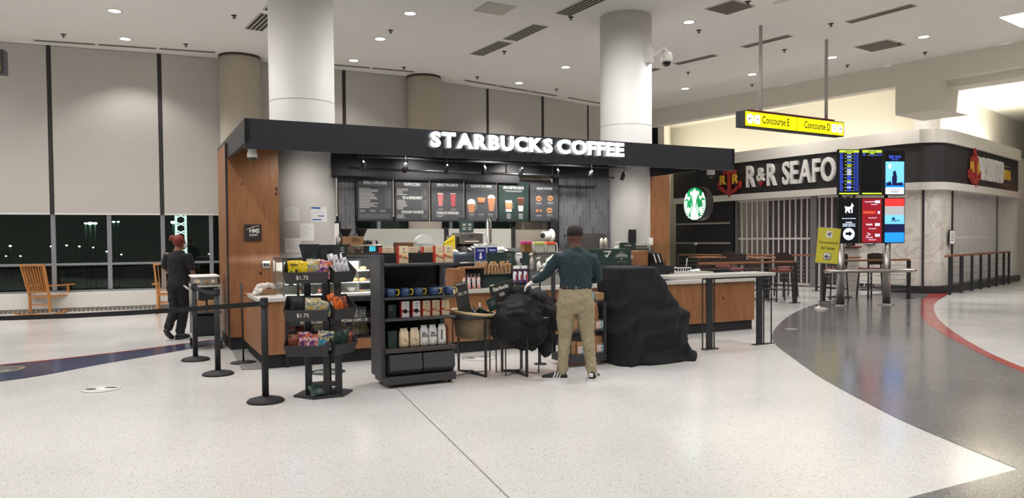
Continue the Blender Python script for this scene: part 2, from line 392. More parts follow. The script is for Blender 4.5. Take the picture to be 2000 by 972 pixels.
# ------------------------------------------------------------------ right hand beam, recess and restaurant
A = Vector((4.9, 24.83)); B_ = Vector((11.45, 16.38)); bd = (B_-A).normalized(); bn = Vector((bd.y, -bd.x))  # bn points towards the hall? (fixed below)
if bn.dot(Vector((0, 10))-A) < 0: bn = -bn
def wq(s, off): p = A+bd*s-bn*off; return (p.x, p.y)
MBEAM = P('beam_paint', (230, 225, 212), .7, var=.02, scale=2.)
m = MB(MBEAM); m.prism([wq(-3, 0), wq(47, 0), wq(47, .35), wq(-3, .35)], 5.30, CEIL-.001); struct(m.build('trim_7'))
sb = (Vector((9.70, 18.75))-A).dot(bd)
m = MB(MBEAM); m.prism([wq(sb, -.02), wq(sb+1.1, -.02), wq(sb+1.1, 1.5), wq(sb, 1.5)], 4.58, 5.6)
m.prism([wq(sb+1.1, .3), wq(sb+9, .3), wq(sb+9, .9), wq(sb+1.1, .9)], 5.12, 5.3); struct(m.build('trim_8'))
m = MB(MCOVE); m.prism([wq(-3, .3), wq(47, .3), (34.3, 44), (3.06, 44)], 6.1, 6.2); struct(m.build('trim_9'))
m = MB(MCOVE)
m.prism([(6.7, 31.2), (12.2, 22.4), (12.45, 22.5), (6.95, 31.4)], 0, 6.1)
m.prism([(12.2, 22.4), (12.45, 22.3), (30.0, 39.2), (29.8, 39.4)], 0, 6.1)
m.prism([(5.6, 27.3), (6.7, 31.2), (6.5, 31.3), (5.4, 27.4)], 0, 6.1)
struct(m.build('wall_recess'))
m = MB(MCOL); m.lathe([(.35, 0), (.35, 6.1)], (11.95, 21.45, 0), 48); o = m.build('column'); tag(o, 'short grey column under the block above the restaurant corner', 'column', kind='structure'); del o['category']
# ------------------------------------------------------------------ restaurant
def offs(path, d):
    out = []
    for i, p in enumerate(path):
        a = Vector(path[max(0, i-1)]); b = Vector(path[min(len(path)-1, i+1)]); t = (b-a).normalized(); n = Vector((t.y, -t.x))
        out.append((p[0]+n.x*d, p[1]+n.y*d))
    return out
FP = [(6.06, 27.76), (7.6, 25.3), (9.2, 22.74), (10.45, 20.74), (10.72, 20.38), (11.02, 20.13), (11.35, 20.05), (11.68, 20.13), (12.05, 20.42), (14.0, 22.2), (17.2, 25.3)]
# outward normal is to the right of travel... n=(t.y,-t.x); travel is towards -y first, so outward needs -d
def band(m, d0, d1, z0, z1, path=FP):
    a, b = offs(path, d0), offs(path, d1)
    for i in range(len(path)-1):
        m.prism([a[i], a[i+1], b[i+1], b[i]], z0, z1)
    return m
MBAND = P('sign_band_charcoal', (46, 45, 46), .5, var=.05)
MPAR = P('parapet_white', (216, 211, 204), .6, var=.02)
OUT = 1
t0_ = (Vector(FP[1])-Vector(FP[0])).normalized(); n0_ = Vector((t0_.y, -t0_.x))
OUT = 1 if n0_.dot(-Vector(FP[0])) > 0 else -1
m = MB(MPAR); band(m, OUT*.10, -OUT*.3, 4.06, 4.42); struct(m.build('trim_10'))
m = MB(MPAR); band(m, OUT*.12, -OUT*.3, 2.80, 3.0); struct(m.build('trim_11'))
m = MB(MBAND); band(m, OUT*.02, -OUT*.3, 3.0, 4.06); o = struct(m.build('trim_12'))
m = MB(P('roof_inner_white', (214, 206, 188), .8)); m.prism([(7.2, 28.5), (9.6, 23.0), (11.35, 20.6), (12.0, 21.0), (17.0, 26.0), (12.9, 22.9)], 3.9, 4.0); struct(m.build('trim_13'))
m = MB(P('curb_black', (44, 44, 46), .45)); band(m, OUT*.12, -OUT*.4, 0, .2, FP[3:]); struct(m.build('trim_14'))
m = MB(P('restaurant_end_pier', (224, 220, 214), .6)); m.prism([(16.75, 24.85), (17.25, 25.35), (16.9, 25.9), (16.3, 25.3)], 0, 4.05); struct(m.build('trim_15'))
# inside: dim brown dining room
m = MB(P('dining_floor', (90, 80, 74), .4)); m.prism([(6.3, 29), (8.2, 25.3), (11.2, 20.6), (12.0, 21.0), (17.0, 26.0), (12.2, 22.4)], .0, .02); struct(m.build('trim_16'))
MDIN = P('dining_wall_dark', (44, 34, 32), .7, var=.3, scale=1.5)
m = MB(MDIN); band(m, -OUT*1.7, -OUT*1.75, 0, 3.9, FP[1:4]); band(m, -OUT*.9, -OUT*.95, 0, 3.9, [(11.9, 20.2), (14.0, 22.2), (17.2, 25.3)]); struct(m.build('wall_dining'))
# dark panelled end with pale strips (behind the round sign)
def seg(i0, s0, s1, off):      # part of a straight facade stretch
    a = Vector(FP[i0]); b = Vector(FP[i0+1]); d = (b-a).normalized(); n = Vector((d.y, -d.x))*OUT
    p = a+d*s0+n*off; q = a+d*s1+n*off; return p, q, math.atan2(d.y, d.x)
LDIR = (Vector((10.45, 20.74))-Vector((6.06, 27.76))); LL = LDIR.length; LDIR.normalize(); LN = Vector((LDIR.y, -LDIR.x))*OUT; LANG = math.atan2(LDIR.y, LDIR.x)
def LF(s, off=0, z=0): p = Vector(FP[0])+LDIR*s+LN*off; return Vector((p.x, p.y, z))
RDIR = (Vector((17.2, 25.3))-Vector((12.05, 20.42))).normalized(); RN = Vector((RDIR.y, -RDIR.x))*OUT; RANG = math.atan2(RDIR.y, RDIR.x)
def RF(s, off=0, z=0): p = Vector((12.05, 20.42))+RDIR*s+RN*off; return Vector((p.x, p.y, z))
r = thing('wall_panelling', 'black panelled wall with thin pale strips behind the round green sign', 'wall', LF(0, -.1), LANG, kind='structure'); del r['category']
MB(P('black_panel', (44, 44, 47), .5)).box(0, 2.75, 0, .1, 0, 2.8).build('panel', parent=r)
m = MB(P('pale_strip', (170, 164, 156), .5))
for z in (2.05, 1.35): m.box(0, 2.6, -.02, .0, z-.03, z+.03)
m.build('pale_strip', parent=r)
# folding grilles
MGR = P('grille_aluminium', (214, 208, 206), .5, .1, var=.04)
MGP = P('grille_smoked_panel', (120, 110, 110), .3, alpha=.22, var=0)
def grille(name, label, base, ang, L, pitch, w_, panels, posts, z1=2.8, z0=.05):
    r = thing(name, label, 'shutter', base, ang, 'folding security grilles of the restaurant')
    m = MB(MGR); n = int(L/pitch)
    for i in range(n+1):
        x = i*L/n; m.box(x-w_/2, x+w_/2, -.02, .02, z0, z1)
    for z in (z0+.02, 1.5, z1-.04): m.box(0, L, -.012, .012, z-.03, z+.03)
    m.build('curtain', parent=r)
    m = MB(GREYM)
    for x, pw in posts: m.box(x-pw/2, x+pw/2, -.05, .05, 0, z1)
    m.build('post', parent=r)
    if panels: MB(MGP).box(0, L, -.006, .006, z0, z1).build('clear_panel', parent=r)
    return r
grille('folding_grille', 'closed aluminium folding grille left of the flight information screens', LF(2.9, -.12), LANG, 5.1, .21, .045, True, [(0, .1), (3.0, .22), (5.1, .2)])
grille('folding_grille', 'closed narrow folding grille stretch behind the flight information screens', LF(8.1, -.12) if LL > 8.2 else LF(LL-.3, -.12), LANG, .2, .1, .045, False, [(0, .1)])
grille('folding_grille', 'closed aluminium folding grille behind the black railing on the right side', RF(.45, -.12), RANG, 4.6, .17, .085, False, [(0, .06), (4.6, .1)])
# marble corner
def marble():
    m, nt, b, tc = custom('veined_marble', .25)
    n = tex(nt, 'ShaderNodeTexNoise', mapping(nt, tc.outputs['Object'], (1, 1, 1), (.5, .8, .3)), 1.1, Detail=3, Distortion=1.6)
    c = ramp(nt, n.outputs['Fac'], [(.44, s2l((224, 219, 212))), (.495, s2l((196, 188, 178))), (.52, s2l((222, 217, 210))), (.62, s2l((212, 206, 198)))])
    nt.links.new(c, b.inputs['Base Color']); return m
MMAR = marble()
m = MB(MMAR); band(m, -OUT*.06, -OUT*.14, .2, 2.8, [tuple(LF(LL-1.0)[:2]), (10.45, 20.74), (10.72, 20.38), (11.02, 20.13), (11.35, 20.05), (11.68, 20.13), (12.05, 20.42), tuple(RF(.3)[:2])])
o = m.build('wall_marble'); struct(o)
m = MB(BLK)
for p in ((LF(LL-1.0, -.05), LANG), (Vector((11.15, 20.14, 0)), -.3), (RF(.32, -.05), RANG)):
    m.M = Matrix.Translation(p[0]) @ Matrix.Rotation(p[1], 4, 'Z'); m.box(-.025, .025, -.03, .03, .2, 2.8)
m.M = Matrix(); struct(m.build('trim_17'))
# letters on the sign band
MRAISE = P('raised_letter_white', (226, 224, 222), .5)
MLSIDE = P('raised_letter_side', (150, 148, 146), .5)
MANC = P('anchor_red', (164, 52, 50), .5); MGOLD = P('letter_gold', (214, 170, 60), .5)
def letter(parent, name, ch, x, z, size, mat, sx=1, bold=.02, ext=.04, y=-.06, res=3):
    m = MB(mat); m.text(ch, size, FR(0, 0, 0), None, bold, ext, sx, 'LEFT', res)
    o = m.build(name, parent=parent, loc=(x, y, z)); return o
def word(parent, s, x, z, size, mat, sx=1., bold=.02, ext=.04, y=-.06, gap=.0, total=None, widths=None, names='letter', res=3):
    objs = []; cx = x
    for ch in s:
        if ch == ' ': cx += size*.33*sx; continue
        o = letter(parent, names, ch, 0, z, size, mat, sx, bold, ext, y, res)
        xs = [v.co.x for v in o.data.vertices]; o.location.x = cx-min(xs); cx += max(xs)-min(xs)+gap; objs.append(o)
    if total:
        k = total/(cx-gap-x)
        for o in objs:
            xs = [v.co.x for v in o.data.vertices]; left = o.location.x+min(xs)
            for v in o.data.vertices: v.co.x = (v.co.x-min(xs))*k
            o.location.x = x+(left-x)*k
    return objs
def anchor(label, base, ang, s=1.):
    r = thing('anchor_emblem', label, 'emblem', base, ang)
    m = MB(MANC)
    m.box(-.045*s, .045*s, -.14, -.03, -.42*s, .36*s)
    m.box(-.17*s, .17*s, -.12, -.03, .17*s, .24*s); m.box(-.22*s, -.15*s, -.12, -.03, .14*s, .27*s); m.box(.15*s, .22*s, -.12, -.03, .14*s, .27*s)
    m.tube([(.07*s*math.cos(a), -.08, .42*s+.07*s*math.sin(a)) for a in [2*PI*i/16 for i in range(16)]], .026*s, 8, close=True)
    arc = [(.37*s*math.cos(a), .37*s*math.sin(a)*.85-.09*s) for a in [PI+.35+(PI-.7)*i/16 for i in range(17)]]
    inn = [(.29*s*math.cos(a), .26*s*math.sin(a)*.85-.09*s) for a in [PI+.35+(PI-.7)*i/16 for i in range(17)]]
    m.prism(arc+inn[::-1], -.13, -.03, 'y')
    for sg in (-1, 1): m.prism([(sg*.30*s, -.06*s), (sg*.42*s, -.05*s), (sg*.40*s, -.26*s), (sg*.36*s, -.16*s)], -.13, -.03, 'y')
    m.prism([(-.07*s, -.36*s), (.07*s, -.36*s), (0, -.5*s)], -.13, -.03, 'y')
    m.build('anchor_body', parent=r)
    letter(r, 'letter', 'R', -.36*s, .0, .36*s, MGOLD, 1, .012, .03, -.1); letter(r, 'letter', 'R', .1*s, .0, .36*s, MGOLD, 1, .012, .03, -.1)
    return r
def lsof(px):  # station on the left band under a picture column
    t = (px-1000)/1450; p = Vector(FP[0]); return (t*(p.y)-p.x)/(LDIR.x-t*LDIR.y)
s_a = lsof(1430); anchor('red anchor emblem with gold letters left of the long white sign lettering', LF(s_a, .04, 3.50), LANG, 1.18)
r = thing('sign_lettering', 'raised white letters on the long black band, partly behind the screens', 'sign', LF(lsof(1462), .03, 3.52), LANG)
wl = lsof(1634)-lsof(1462)
ob = word(r, 'R&R SEAFO', 0, .0, .98, MRAISE, .47, .020, .05, -.05, .035, total=wl)
ob[1].scale = (.8, 1, .62); ob[1].location.z = .06; ob[1].location.x += .03
m = MB(MANC); m.prism([(-.13, 0), (.13, 0), (.06, -.07), (0, -.16), (-.06, -.07)], -.1, -.02, 'y'); m.build('small_red_flourish', parent=r, loc=(ob[1].location.x+.16, 0, -.16))
def rsof(px):
    t = (px-1000)/1450; p = Vector((12.05, 20.42)); return (t*p.y-p.x)/(RDIR.x-t*RDIR.y)
anchor('red anchor emblem with gold letters on the right side band, seen edge on', RF(rsof(1893), .04, 3.5), RANG, 1.15)
r = thing('sign_lettering', 'raised white letters on the right side band, seen at a steep angle', 'sign', RF(rsof(1900), .03, 3.5), RANG)
ob = word(r, 'R&R SEAFOOD', 0, .0, .92, MRAISE, .46, .018, .05, -.05, .03, total=rsof(1951)-rsof(1900))
ob2 = word(r, 'BAR', rsof(1953)-rsof(1900), -.02, .42, MGOLD, .7, .01, .03, -.05, .03, total=rsof(1966)-rsof(1953), names='gold_letter')
m = MB(P('pale_gold_bar', (150, 130, 90), .6)); x0 = rsof(1953)-rsof(1900); x1 = rsof(1966)-rsof(1900); m.box(x0, x1, -.03, 0, .26, .29); m.box(x0, x1, -.03, 0, -.34, -.31); m.build('thin_rule', parent=r)
# framed notices and red pull handle on the marble
def notice(label, p, ang, w_=.27, h=.36, lines=4):
    r = thing('framed_notice', label, 'notice', p, ang)
    m = MB(BLK2); m.box(-w_/2-.02, w_/2+.02, -.03, 0, -.02, h+.02); m.build('frame', parent=r)
    m = MB(PAPER); m.box(-w_/2, w_/2, -.034, -.03, 0, h); m.use(BLK2)
    for i in range(lines): m.box(-w_/4, w_/4, -.036, -.034, h*.75-i*.06, h*.75-i*.06+.018)
    m.build('sheet', parent=r)
notice('black framed notice on the marble, nearer the screens', LF(LL-.5, -.02, 1.33), LANG)
notice('black framed notice on the marble, beside the right folding grille', RF(.08, -.0, 1.33), RANG-.15)
t = thing('pull_handle', 'red horizontal pull handle on the marble beside the screens', 'handle', LF(LL-.85, .0, 1.25), LANG)
MB(P('handle_red', (196, 60, 56), .4)).box(-.18, .14, -.08, -.03, -.03, .03, .01).build('grip', parent=t); MB(BLK2).box(-.2, -.14, -.06, .02, -.05, .09).build('bracket', parent=t)
# railing along the right side
r = thing('side_railing', 'black railing with wooden handrail in front of the right folding grille', 'railing', RF(0, .3), RANG)
for i, s in enumerate((-1.05, -.1, .0, .9, 1.75, 2.6, 3.4, 4.2, 4.8)): MB(BLK).box(s-.03, s+.03, -.03, .03, .0 if i < 1 else .0, 1.0).build('post', parent=r)
m = MB(P('handrail_wood', (128, 78, 48), .5)); m.box(-1.4, 4.9, -.03, .03, 1.0, 1.05, .01); m.build('handrail', parent=r)
m = MB(BLK)
for z in (.3, .5, .7, .85): m.box(-1.05, 4.8, -.004, .004, z-.004, z+.004)
m.build('cable', parent=r)
# end wall right of the restaurant with a door and an exit sign
m = MB(MPAR); m.prism([(17.2, 25.6), (20.2, 28.6), (34, 27.2), (34, 27.5), (20.1, 29.0), (17.0, 26.0)], 0, 4.3); struct(m.build('wall_end'))
MB(WHT).box(-.5, .5, -.06, 0, 0, 2.15).build('door_1', loc=(20.45, 28.55, 0), rot=(0, 0, -.1), kind='structure')
t = thing('exit_sign', 'red glowing exit sign cut off by the right edge of the picture', 'sign', (17.72, 25.2, 2.95), -.75)
m = MB(P('sign_case', (200, 190, 185), .5)); m.box(-.02, .34, -.04, .04, -.06, .26, .01); m.build('case', parent=t)
m = MB(P('exit_red_glow', (255, 50, 70), .5, emit=2., var=0)); m.text('EXIT', .22, FR(.16, -.045, .1), None, .006, .003, .62); m.build('red_lettering', parent=t)
# ------------------------------------------------------------------ flight information screens on steel posts
SA = .10
t = thing('steel_lean_rail', 'rounded steel rail with two posts carrying the six screens', 'stand', (8.06, 16.75, 0), SA)
for x in (-.68, .42):
    m = MB(STEEL); m.lathe([(.17, 0), (.17, .012), (.1, .03), (.1, .035)], (x, 0, 0), 24); m.lathe([(.085, .03), (.085, 1.5)], (x, 0, 0), 24); m.build('post', parent=t)
    MB(BLK).box(x-.03, x+.03, .02, .07, 1.45, 3.4).build('upright', parent=t)
m = MB(STEEL); pts = []
for i in range(24):
    a = 2*PI*i/24; pts.append((.85*(1 if math.cos(a) > 0 else -1)+.2*math.cos(a), -.05+.2*math.sin(a), .78))
m.tube(pts, .035, 8, close=True); m.box(-.9, .9, -.2, .1, .755, .77); m.build('rail_shelf', parent=t)
EB = lambda n, c, e: P(n, c, .4, emit=e*.55, var=0)
S_BLACK = EB('screen_black', (10, 10, 14), .15); S_LIME = EB('screen_lime', (190, 215, 60), 1.0); S_BLUE = EB('screen_blue', (60, 90, 220), 1.2)
S_WHITE = EB('screen_white', (215, 230, 255), 1.2); S_SKY = EB('screen_sky', (110, 190, 240), 1.1); S_DRED = EB('screen_dark_red', (140, 24, 34), .9)
S_RED = EB('screen_red', (235, 52, 48), 1.1); S_GREY = EB('screen_grey', (170, 168, 172), .9); S_NAVY = EB('screen_navy', (20, 26, 70), .8); S_AZ = EB('screen_azure', (30, 135, 240), 1.2)
S_OR = EB('screen_orange', (235, 90, 50), 1.1)
def screen(label, x, z, content, w_=.5, h=1.02):
    r = thing('display_screen', label, 'screen', Vector((8.06, 16.75, z)), SA, 'six portrait screens on steel posts')
    r.location += Matrix.Rotation(SA, 3, 'Z') @ Vector((x, -.09, 0))
    m = MB(BLK2); m.box(-w_/2, w_/2, 0, .07, -h/2, h/2, .006); m.build('housing', parent=r)
    m = MB(S_BLACK); W, Hh = w_-.04, h-.04; m.box(-W/2, W/2, -.004, 0, -Hh/2, Hh/2)
    content(m, W, Hh); m.build('display_panel', parent=r); return r
def rect(m, x0, x1, z0, z1, y=-.006): m.box(x0, x1, y, -.004, z0, z1)
def flights(m, W, H_, rows=24):
    m.use(S_LIME); rect(m, -W/2, W/2, H_/2-.055, H_/2); rect(m, -W/2, W/2, -H_/2, -H_/2+.03)
    m.use(S_NAVY).text('DEPARTURES', .035, FR(-.0, -.007, H_/2-.03), None, .001, .001)
    rd = random.Random(3)
    for i in range(rows):
        z = H_/2-.075-i*(H_-.12)/24
        m.use(S_BLUE); rect(m, -W/2+.01, -W/2+.01+rd.uniform(.05, .10), z-.009, z+.006)
        rect(m, W/2-.06, W/2-.015, z-.008, z+.006); rect(m, W/2-.12, W/2-.08, z-.008, z+.006)
        m.use(rd.choice([S_WHITE, S_LIME, S_WHITE, S_BLUE])); rect(m, -.05, .05, z-.011, z+.008)
        if i % 2: m.use(S_LIME); rect(m, -.1, -.065, z-.006, z+.004); rect(m, .065, .09, z-.006, z+.004)
screen('tall flight information screen full of rows, top left of the six screens', -.54, 2.99, flights)
screen('nearly empty dark flight screen, top middle of the six screens', 0, 2.99, lambda m, W, H_: flights(m, W, H_, 2))
def seesay(m, W, H_):
    m.use(S_BLUE).text('SEE SAY', .09, FR(0, -.007, H_/2-.15), None, .001, .001, .95); m.text('SOMETHING', .03, FR(0, -.007, H_/2-.21), None, .0005, .001)
    m.use(S_SKY); rect(m, -W/2+.01, W/2-.01, -.34, H_/2-.25)
    m.use(S_WHITE); rect(m, -W/2+.01, W/2-.01, -H_/2, -.34); rect(m, -.15, -.09, .08, .18, -.008)
    m.use(S_AZ); rect(m, -W/2+.01, W/2-.01, -.34, -.24, -.008); m.use(S_NAVY)
    m.prism([(-.06, -.3), (-.07, -.12), (-.04, -.06), (-.05, .0), (-.02, .03), (.02, .03), (.03, -.03), (.05, -.1), (.04, -.3)], -.011, -.008, 'y'); m.prism([(.04, -.3), (.04, -.24), (.17, -.22), (.2, -.3)], -.011, -.008, 'y'); m.prism([(-.2, -.3), (-.2, -.24), (-.1, -.2), (-.07, -.3)], -.011, -.008, 'y')
    m.text('call 410-859-7040', .034, FR(0, -.012, -.39), None, .0005, .001, .9); m.box(-.1, .1, -.007, -.006, -.45, -.435)
screen('bright public notice screen showing an officer beside cars, top right of the six', .54, 2.99, seesay)
def dog(m, W, H_):
    m.use(S_WHITE)
    m.prism([(-.1, .3), (-.085, .29), (-.085, .17), (-.06, .17), (-.05, .24), (-.02, .2), (-.0, .17), (.03, .17), (.02, .25), (.055, .26), (.06, .17), (.085, .17), (.085, .3), (.12, .33), (.1, .345), (.07, .40), (.05, .34), (.03, .31), (-.07, .31), (-.09, .33)], -.008, -.004, 'y')
    m.text('Service Animal Relief Area', .032, FR(0, -.007, .05), None, .0005, .001, .95)
    for i, s in enumerate(('OWNERS:', 'PLEASE CLEAN UP', 'AFTER YOUR DOG')): m.text(s, .036, FR(0, -.007, -.04-i*.04), None, .001, .001)
    m.cyl((0, -.004, -.3), (0, -.008, -.3), .135, n=40); m.use(S_BLACK)
    m.prism([(-.08, -.32), (-.08, -.26), (.0, -.26), (.0, -.225), (.085, -.29), (.0, -.355), (.0, -.32)], -.012, -.008, 'y'); m.text('100 FEET', .03, FR(0, -.009, -.4), None, .0005, .001)
screen('black screen with white dog and arrow, bottom left of the six screens', -.54, 1.91, dog)
def food(m, W, H_):
    m.use(S_DRED); rect(m, -W/2, W/2, -H_/2, H_/2)
    m.use(S_WHITE)
    m.text('Firehouse Bar & Grill', .034, FR(-.05, -.008, .42), None, .0005, .001, .8); m.text('Near Gate E3', .026, FR(.05, -.008, .36), None, .0005, .001)
    m.text('Near Gate D10', .03, FR(.02, -.008, .06), None, .0005, .001); m.text('Near Gate D1', .03, FR(.02, -.008, -.18), None, .0005, .001); m.text('Near Gate D1', .03, FR(.02, -.008, -.43), None, .0005, .001)
    m.text('PHILLIPS', .05, FR(-.06, -.008, -.09), None, .001, .001, .8); m.text('THE CLUB', .04, FR(-.06, -.008, -.38), None, .0003, .001, .9)
    m.prism([(-.12, -.35), (-.02, -.31), (-.1, -.27), (-.11, -.28), (-.05, -.31), (-.13, -.34)], -.009, -.006, 'y')
    for z, n in ((.42, 2), (.18, 1), (-.09, 2), (-.33, 2)):
        for i in range(n): rect(m, .19-.06*i-.05, .19-.06*i, z-.03, z+.03, -.008)
    m.use(S_OR).text("DUNKIN'", .075, FR(-.06, -.008, .18), None, .003, .001, .95)
    m.use(S_BLUE)
    for z in (.42, .18, -.09, -.33): m.text('D', .04, FR(.165, -.01, z), None, .001, .001)
screen('dark red dining directory screen, bottom middle of the six screens', 0, 1.91, food)
def stripes(m, W, H_):
    for c, z0, z1 in ((S_RED, .32, .49), (S_GREY, .12, .32), (S_SKY, -.08, .12), (S_NAVY, -.27, -.08), (S_AZ, -.49, -.27)): m.use(c); rect(m, -W/2, W/2, z0, z1)
    m.use(S_NAVY).text('airport', .07, FR(.03, -.008, .0), None, .001, .001)
    m.prism([(-.09, .03), (-.05, .05), (-.03, .09), (-.01, .05), (.03, .06), (-.0, .03), (.01, -.01), (-.03, .02)], -.009, -.006, 'y')
screen('screen with red, grey and blue stripes, bottom right of the six screens', .54, 1.91, stripes)
# ------------------------------------------------------------------ yellow sign on chrome stand
YEL = P('sign_yellow', (204, 196, 62), .5, var=.02)
t = thing('sign_stand', 'yellow direction sign on a chrome pole stand', 'sign', (6.66, 16.0, 0), -.06)
m = MB(STEEL); m.lathe([(.19, 0), (.19, .012), (.12, .04), (.03, .07)], n=28); m.build('base', parent=t)
MB(STEEL).lathe([(.022, .06), (.022, .98), (.035, .98), (.035, 1.0)], n=14).build('pole', parent=t)
m = MB(STEEL); m.M = Matrix.Rotation(.09, 4, 'Y') @ Matrix.Translation((.02, 0, 0)); m.box(-.25, .25, -.015, .012, .98, 1.76, .004)
m.use(YEL); m.box(-.235, .235, -.02, -.015, .995, 1.745); m.use(PAPER); m.box(-.065, .065, -.024, -.02, 1.54, 1.69, .01); m.cyl((0, -.02, 1.14), (0, -.024, 1.14), .085, n=32)
m.use(BLK2); m.text('Concourse E', .085, FR(0, -.022, 1.44), None, .0008, .001, .9); m.text('All Gates', .085, FR(0, -.022, 1.315), None, .0008, .001, .95)
m.prism([(-.05, 1.13), (-.05, 1.15), (.05, 1.15), (.05, 1.13)], -.028, -.024, 'y'); m.prism([(-.065, 1.14), (-.0, 1.2), (.02, 1.2), (-.03, 1.14), (.02, 1.08), (.0, 1.08)], -.029, -.024, 'y')
m.prism([(-.04, 1.59), (-.03, 1.59), (-.0, 1.61), (.0, 1.565), (.015, 1.565), (.02, 1.62), (.05, 1.645), (.055, 1.66), (.04, 1.66), (.01, 1.64), (-.035, 1.645), (-.03, 1.635), (-.01, 1.625), (-.035, 1.605)], -.028, -.024, 'y')
for z in (1.08,): m.tube([(.085*math.cos(2*PI*i/32), -.024, 1.14+.085*math.sin(2*PI*i/32)) for i in range(32)], .004, 5, close=True)
m.build('sign_panel', parent=t)
# ------------------------------------------------------------------ hanging concourse sign
a = math.atan2(16.18-15.06, 6.88-5.06); p0 = Vector((4.63, 14.8, 0)); t = thing('hanging_sign', 'long yellow lit overhead sign hung from the ceiling on two poles', 'sign', (p0.x, p0.y, 3.78), a)
L = (Vector((7.36, 16.48, 0))-p0).length
m = MB(BLK); m.box(0, L, 0, .22, -.02, .30, .004); m.build('case', parent=t)
YE = P('sign_yellow_lit', (255, 236, 0), .5, emit=.62, var=.02); WE = P('sign_white_lit', (255, 255, 250), .5, emit=.7, var=0)
REDB = P('maroon_top_rail', (120, 42, 30), .5)
m = MB(REDB); m.box(.25, L-.25, .06, .16, .30, .345); m.build('top_rail', parent=t)
for x0, x1 in ((.03, L/2-.012), (L/2+.012, L-.03)):
    m = MB(YE); m.box(x0, x1, -.008, 0, .0, .28)
    left = x0 < 1; s = 1 if left else -1; e = x0 if left else x1
    m.use(WE); m.cyl((e+s*.13, -.008, .14), (e+s*.13, -.012, .14), .1, n=30); m.box(min(e+s*.26, e+s*.42), max(e+s*.26, e+s*.42), -.012, -.008, .05, .23, .001)
    m.use(BLK2)
    c = e+s*.13; q = -s if not left else -1
    if left: m.prism([(c-.06, .14), (c-.02, .18), (c-.03, .145), (c+.06, .145), (c+.06, .135), (c-.03, .135), (c-.02, .10)], -.016, -.012, 'y')
    else: m.prism([(c+.06, .14), (c+.02, .18), (c+.03, .145), (c-.06, .145), (c-.06, .135), (c+.03, .135), (c+.02, .10)], -.016, -.012, 'y')
    m.box(e+s*.34-.02, e+s*.34+.02, -.015, -.012, .13, .15)
    if left: m.text('Concourse E', .215, FR(x0+.48, -.011, .14), None, .003, .001, .74, 'LEFT')
    else: m.text('Concourse D', .215, FR(x1-.47, -.011, .14), None, .003, .001, .74, 'RIGHT')
    m.build('lit_panel', parent=t)
for (x, y) in ((5.12, 15.16), (6.93, 16.27)):
    q = Matrix.Rotation(-a, 3, 'Z') @ (Vector((x, y, 0))-p0)
    MB(P('hanging_pole', (188, 182, 176), .5)).cyl((q.x, .11, .34), (q.x, .11, CEIL-3.78), .035, n=14).build('hanging_pole', parent=t)
t = thing('hanging_sign', 'edge of a yellow lit overhead sign at the left edge of the picture', 'sign', (-8.13, 12.0, 4.28), .35)
m = MB(BLK); m.box(-2.4, 0, 0, .22, 0, .38, .004); m.build('case', parent=t); MB(YE).box(-2.35, -.055, -.008, 0, .04, .35).build('lit_panel', parent=t)
for x in (-2.0, -.9): MB(P('hanging_pole', (188, 182, 176))).cyl((x, .11, .38), (x, .11, CEIL-4.28), .035, n=12).build('hanging_pole', parent=t)
# ------------------------------------------------------------------ patio in front of the restaurant
WT = P('patio_wood', (136, 88, 56), .45, var=.15, scale=8); BROWN = P('stool_back_brown', (52, 38, 34), .5); SEATR = P('stool_seat_red', (128, 62, 62), .45)
def railing(label, p, q, n, h=.95, cab=True, slope=False):
    p, q = Vector(p), Vector(q); d = q-p; L = d.length
    t = thing('patio_railing', label, 'railing', p, math.atan2(d.y, d.x))
    m = MB(WT); m.box(0, L, -.05, .05, h, h+.045, .01); m.build('handrail', parent=t)
    for i in range(n+1):
        x = L*i/n; m = MB(BLK); m.box(x-.03, x+.03, -.04, .04, 0, h, .004); m.box(x-.12, x+.12, -.06, .06, 0, .015); m.build('post', parent=t)
    m = MB(BLK if not cab else GREYM)
    for z in (.12, .24, .36, .48, .60, .72, .84): m.box(0, L, -.004, .004, z-.005, z+.005)
    m.build('cable', parent=t)
    return t
railing('front patio railing with wooden handrail and steel cables', (4.2, 16.65, 0), (6.66, 17.45, 0), 1)
railing('short patio railing behind the steel screen posts', (7.45, 17.75, 0), (9.85, 18.42, 0), 1)
railing('rear patio railing running towards the closed grille', (5.2, 23.2, 0), (8.7, 21.2, 0), 3, 1.0)
def pub(label, x, y, z=1.05, w_=.75):
    t = thing('pub_table', label, 'table', (x, y, 0), random.uniform(-.2, .3), 'tall patio tables')
    m = MB(WT); m.box(-w_/2, w_/2, -w_/2, w_/2, z-.035, z, .008); m.build('table_top', parent=t)
    MB(BLK).box(-.045, .045, -.045, .045, .02, z-.035).build('pedestal', parent=t)
    m = MB(BLK); m.box(-.3, .3, -.03, .03, 0, .03, .006); m.box(-.03, .03, -.3, .3, 0, .03, .006); m.build('base', parent=t)
pub('tall patio table right of the yellow sign, behind the screen posts', 8.35, 18.9); pub('tall patio table just left of the yellow sign', 6.35, 18.55)
pub('tall patio table half hidden by the right end of the kiosk', 5.15, 19.6); pub('far tall patio table close to the rear railing', 6.6, 21.6, 1.0)
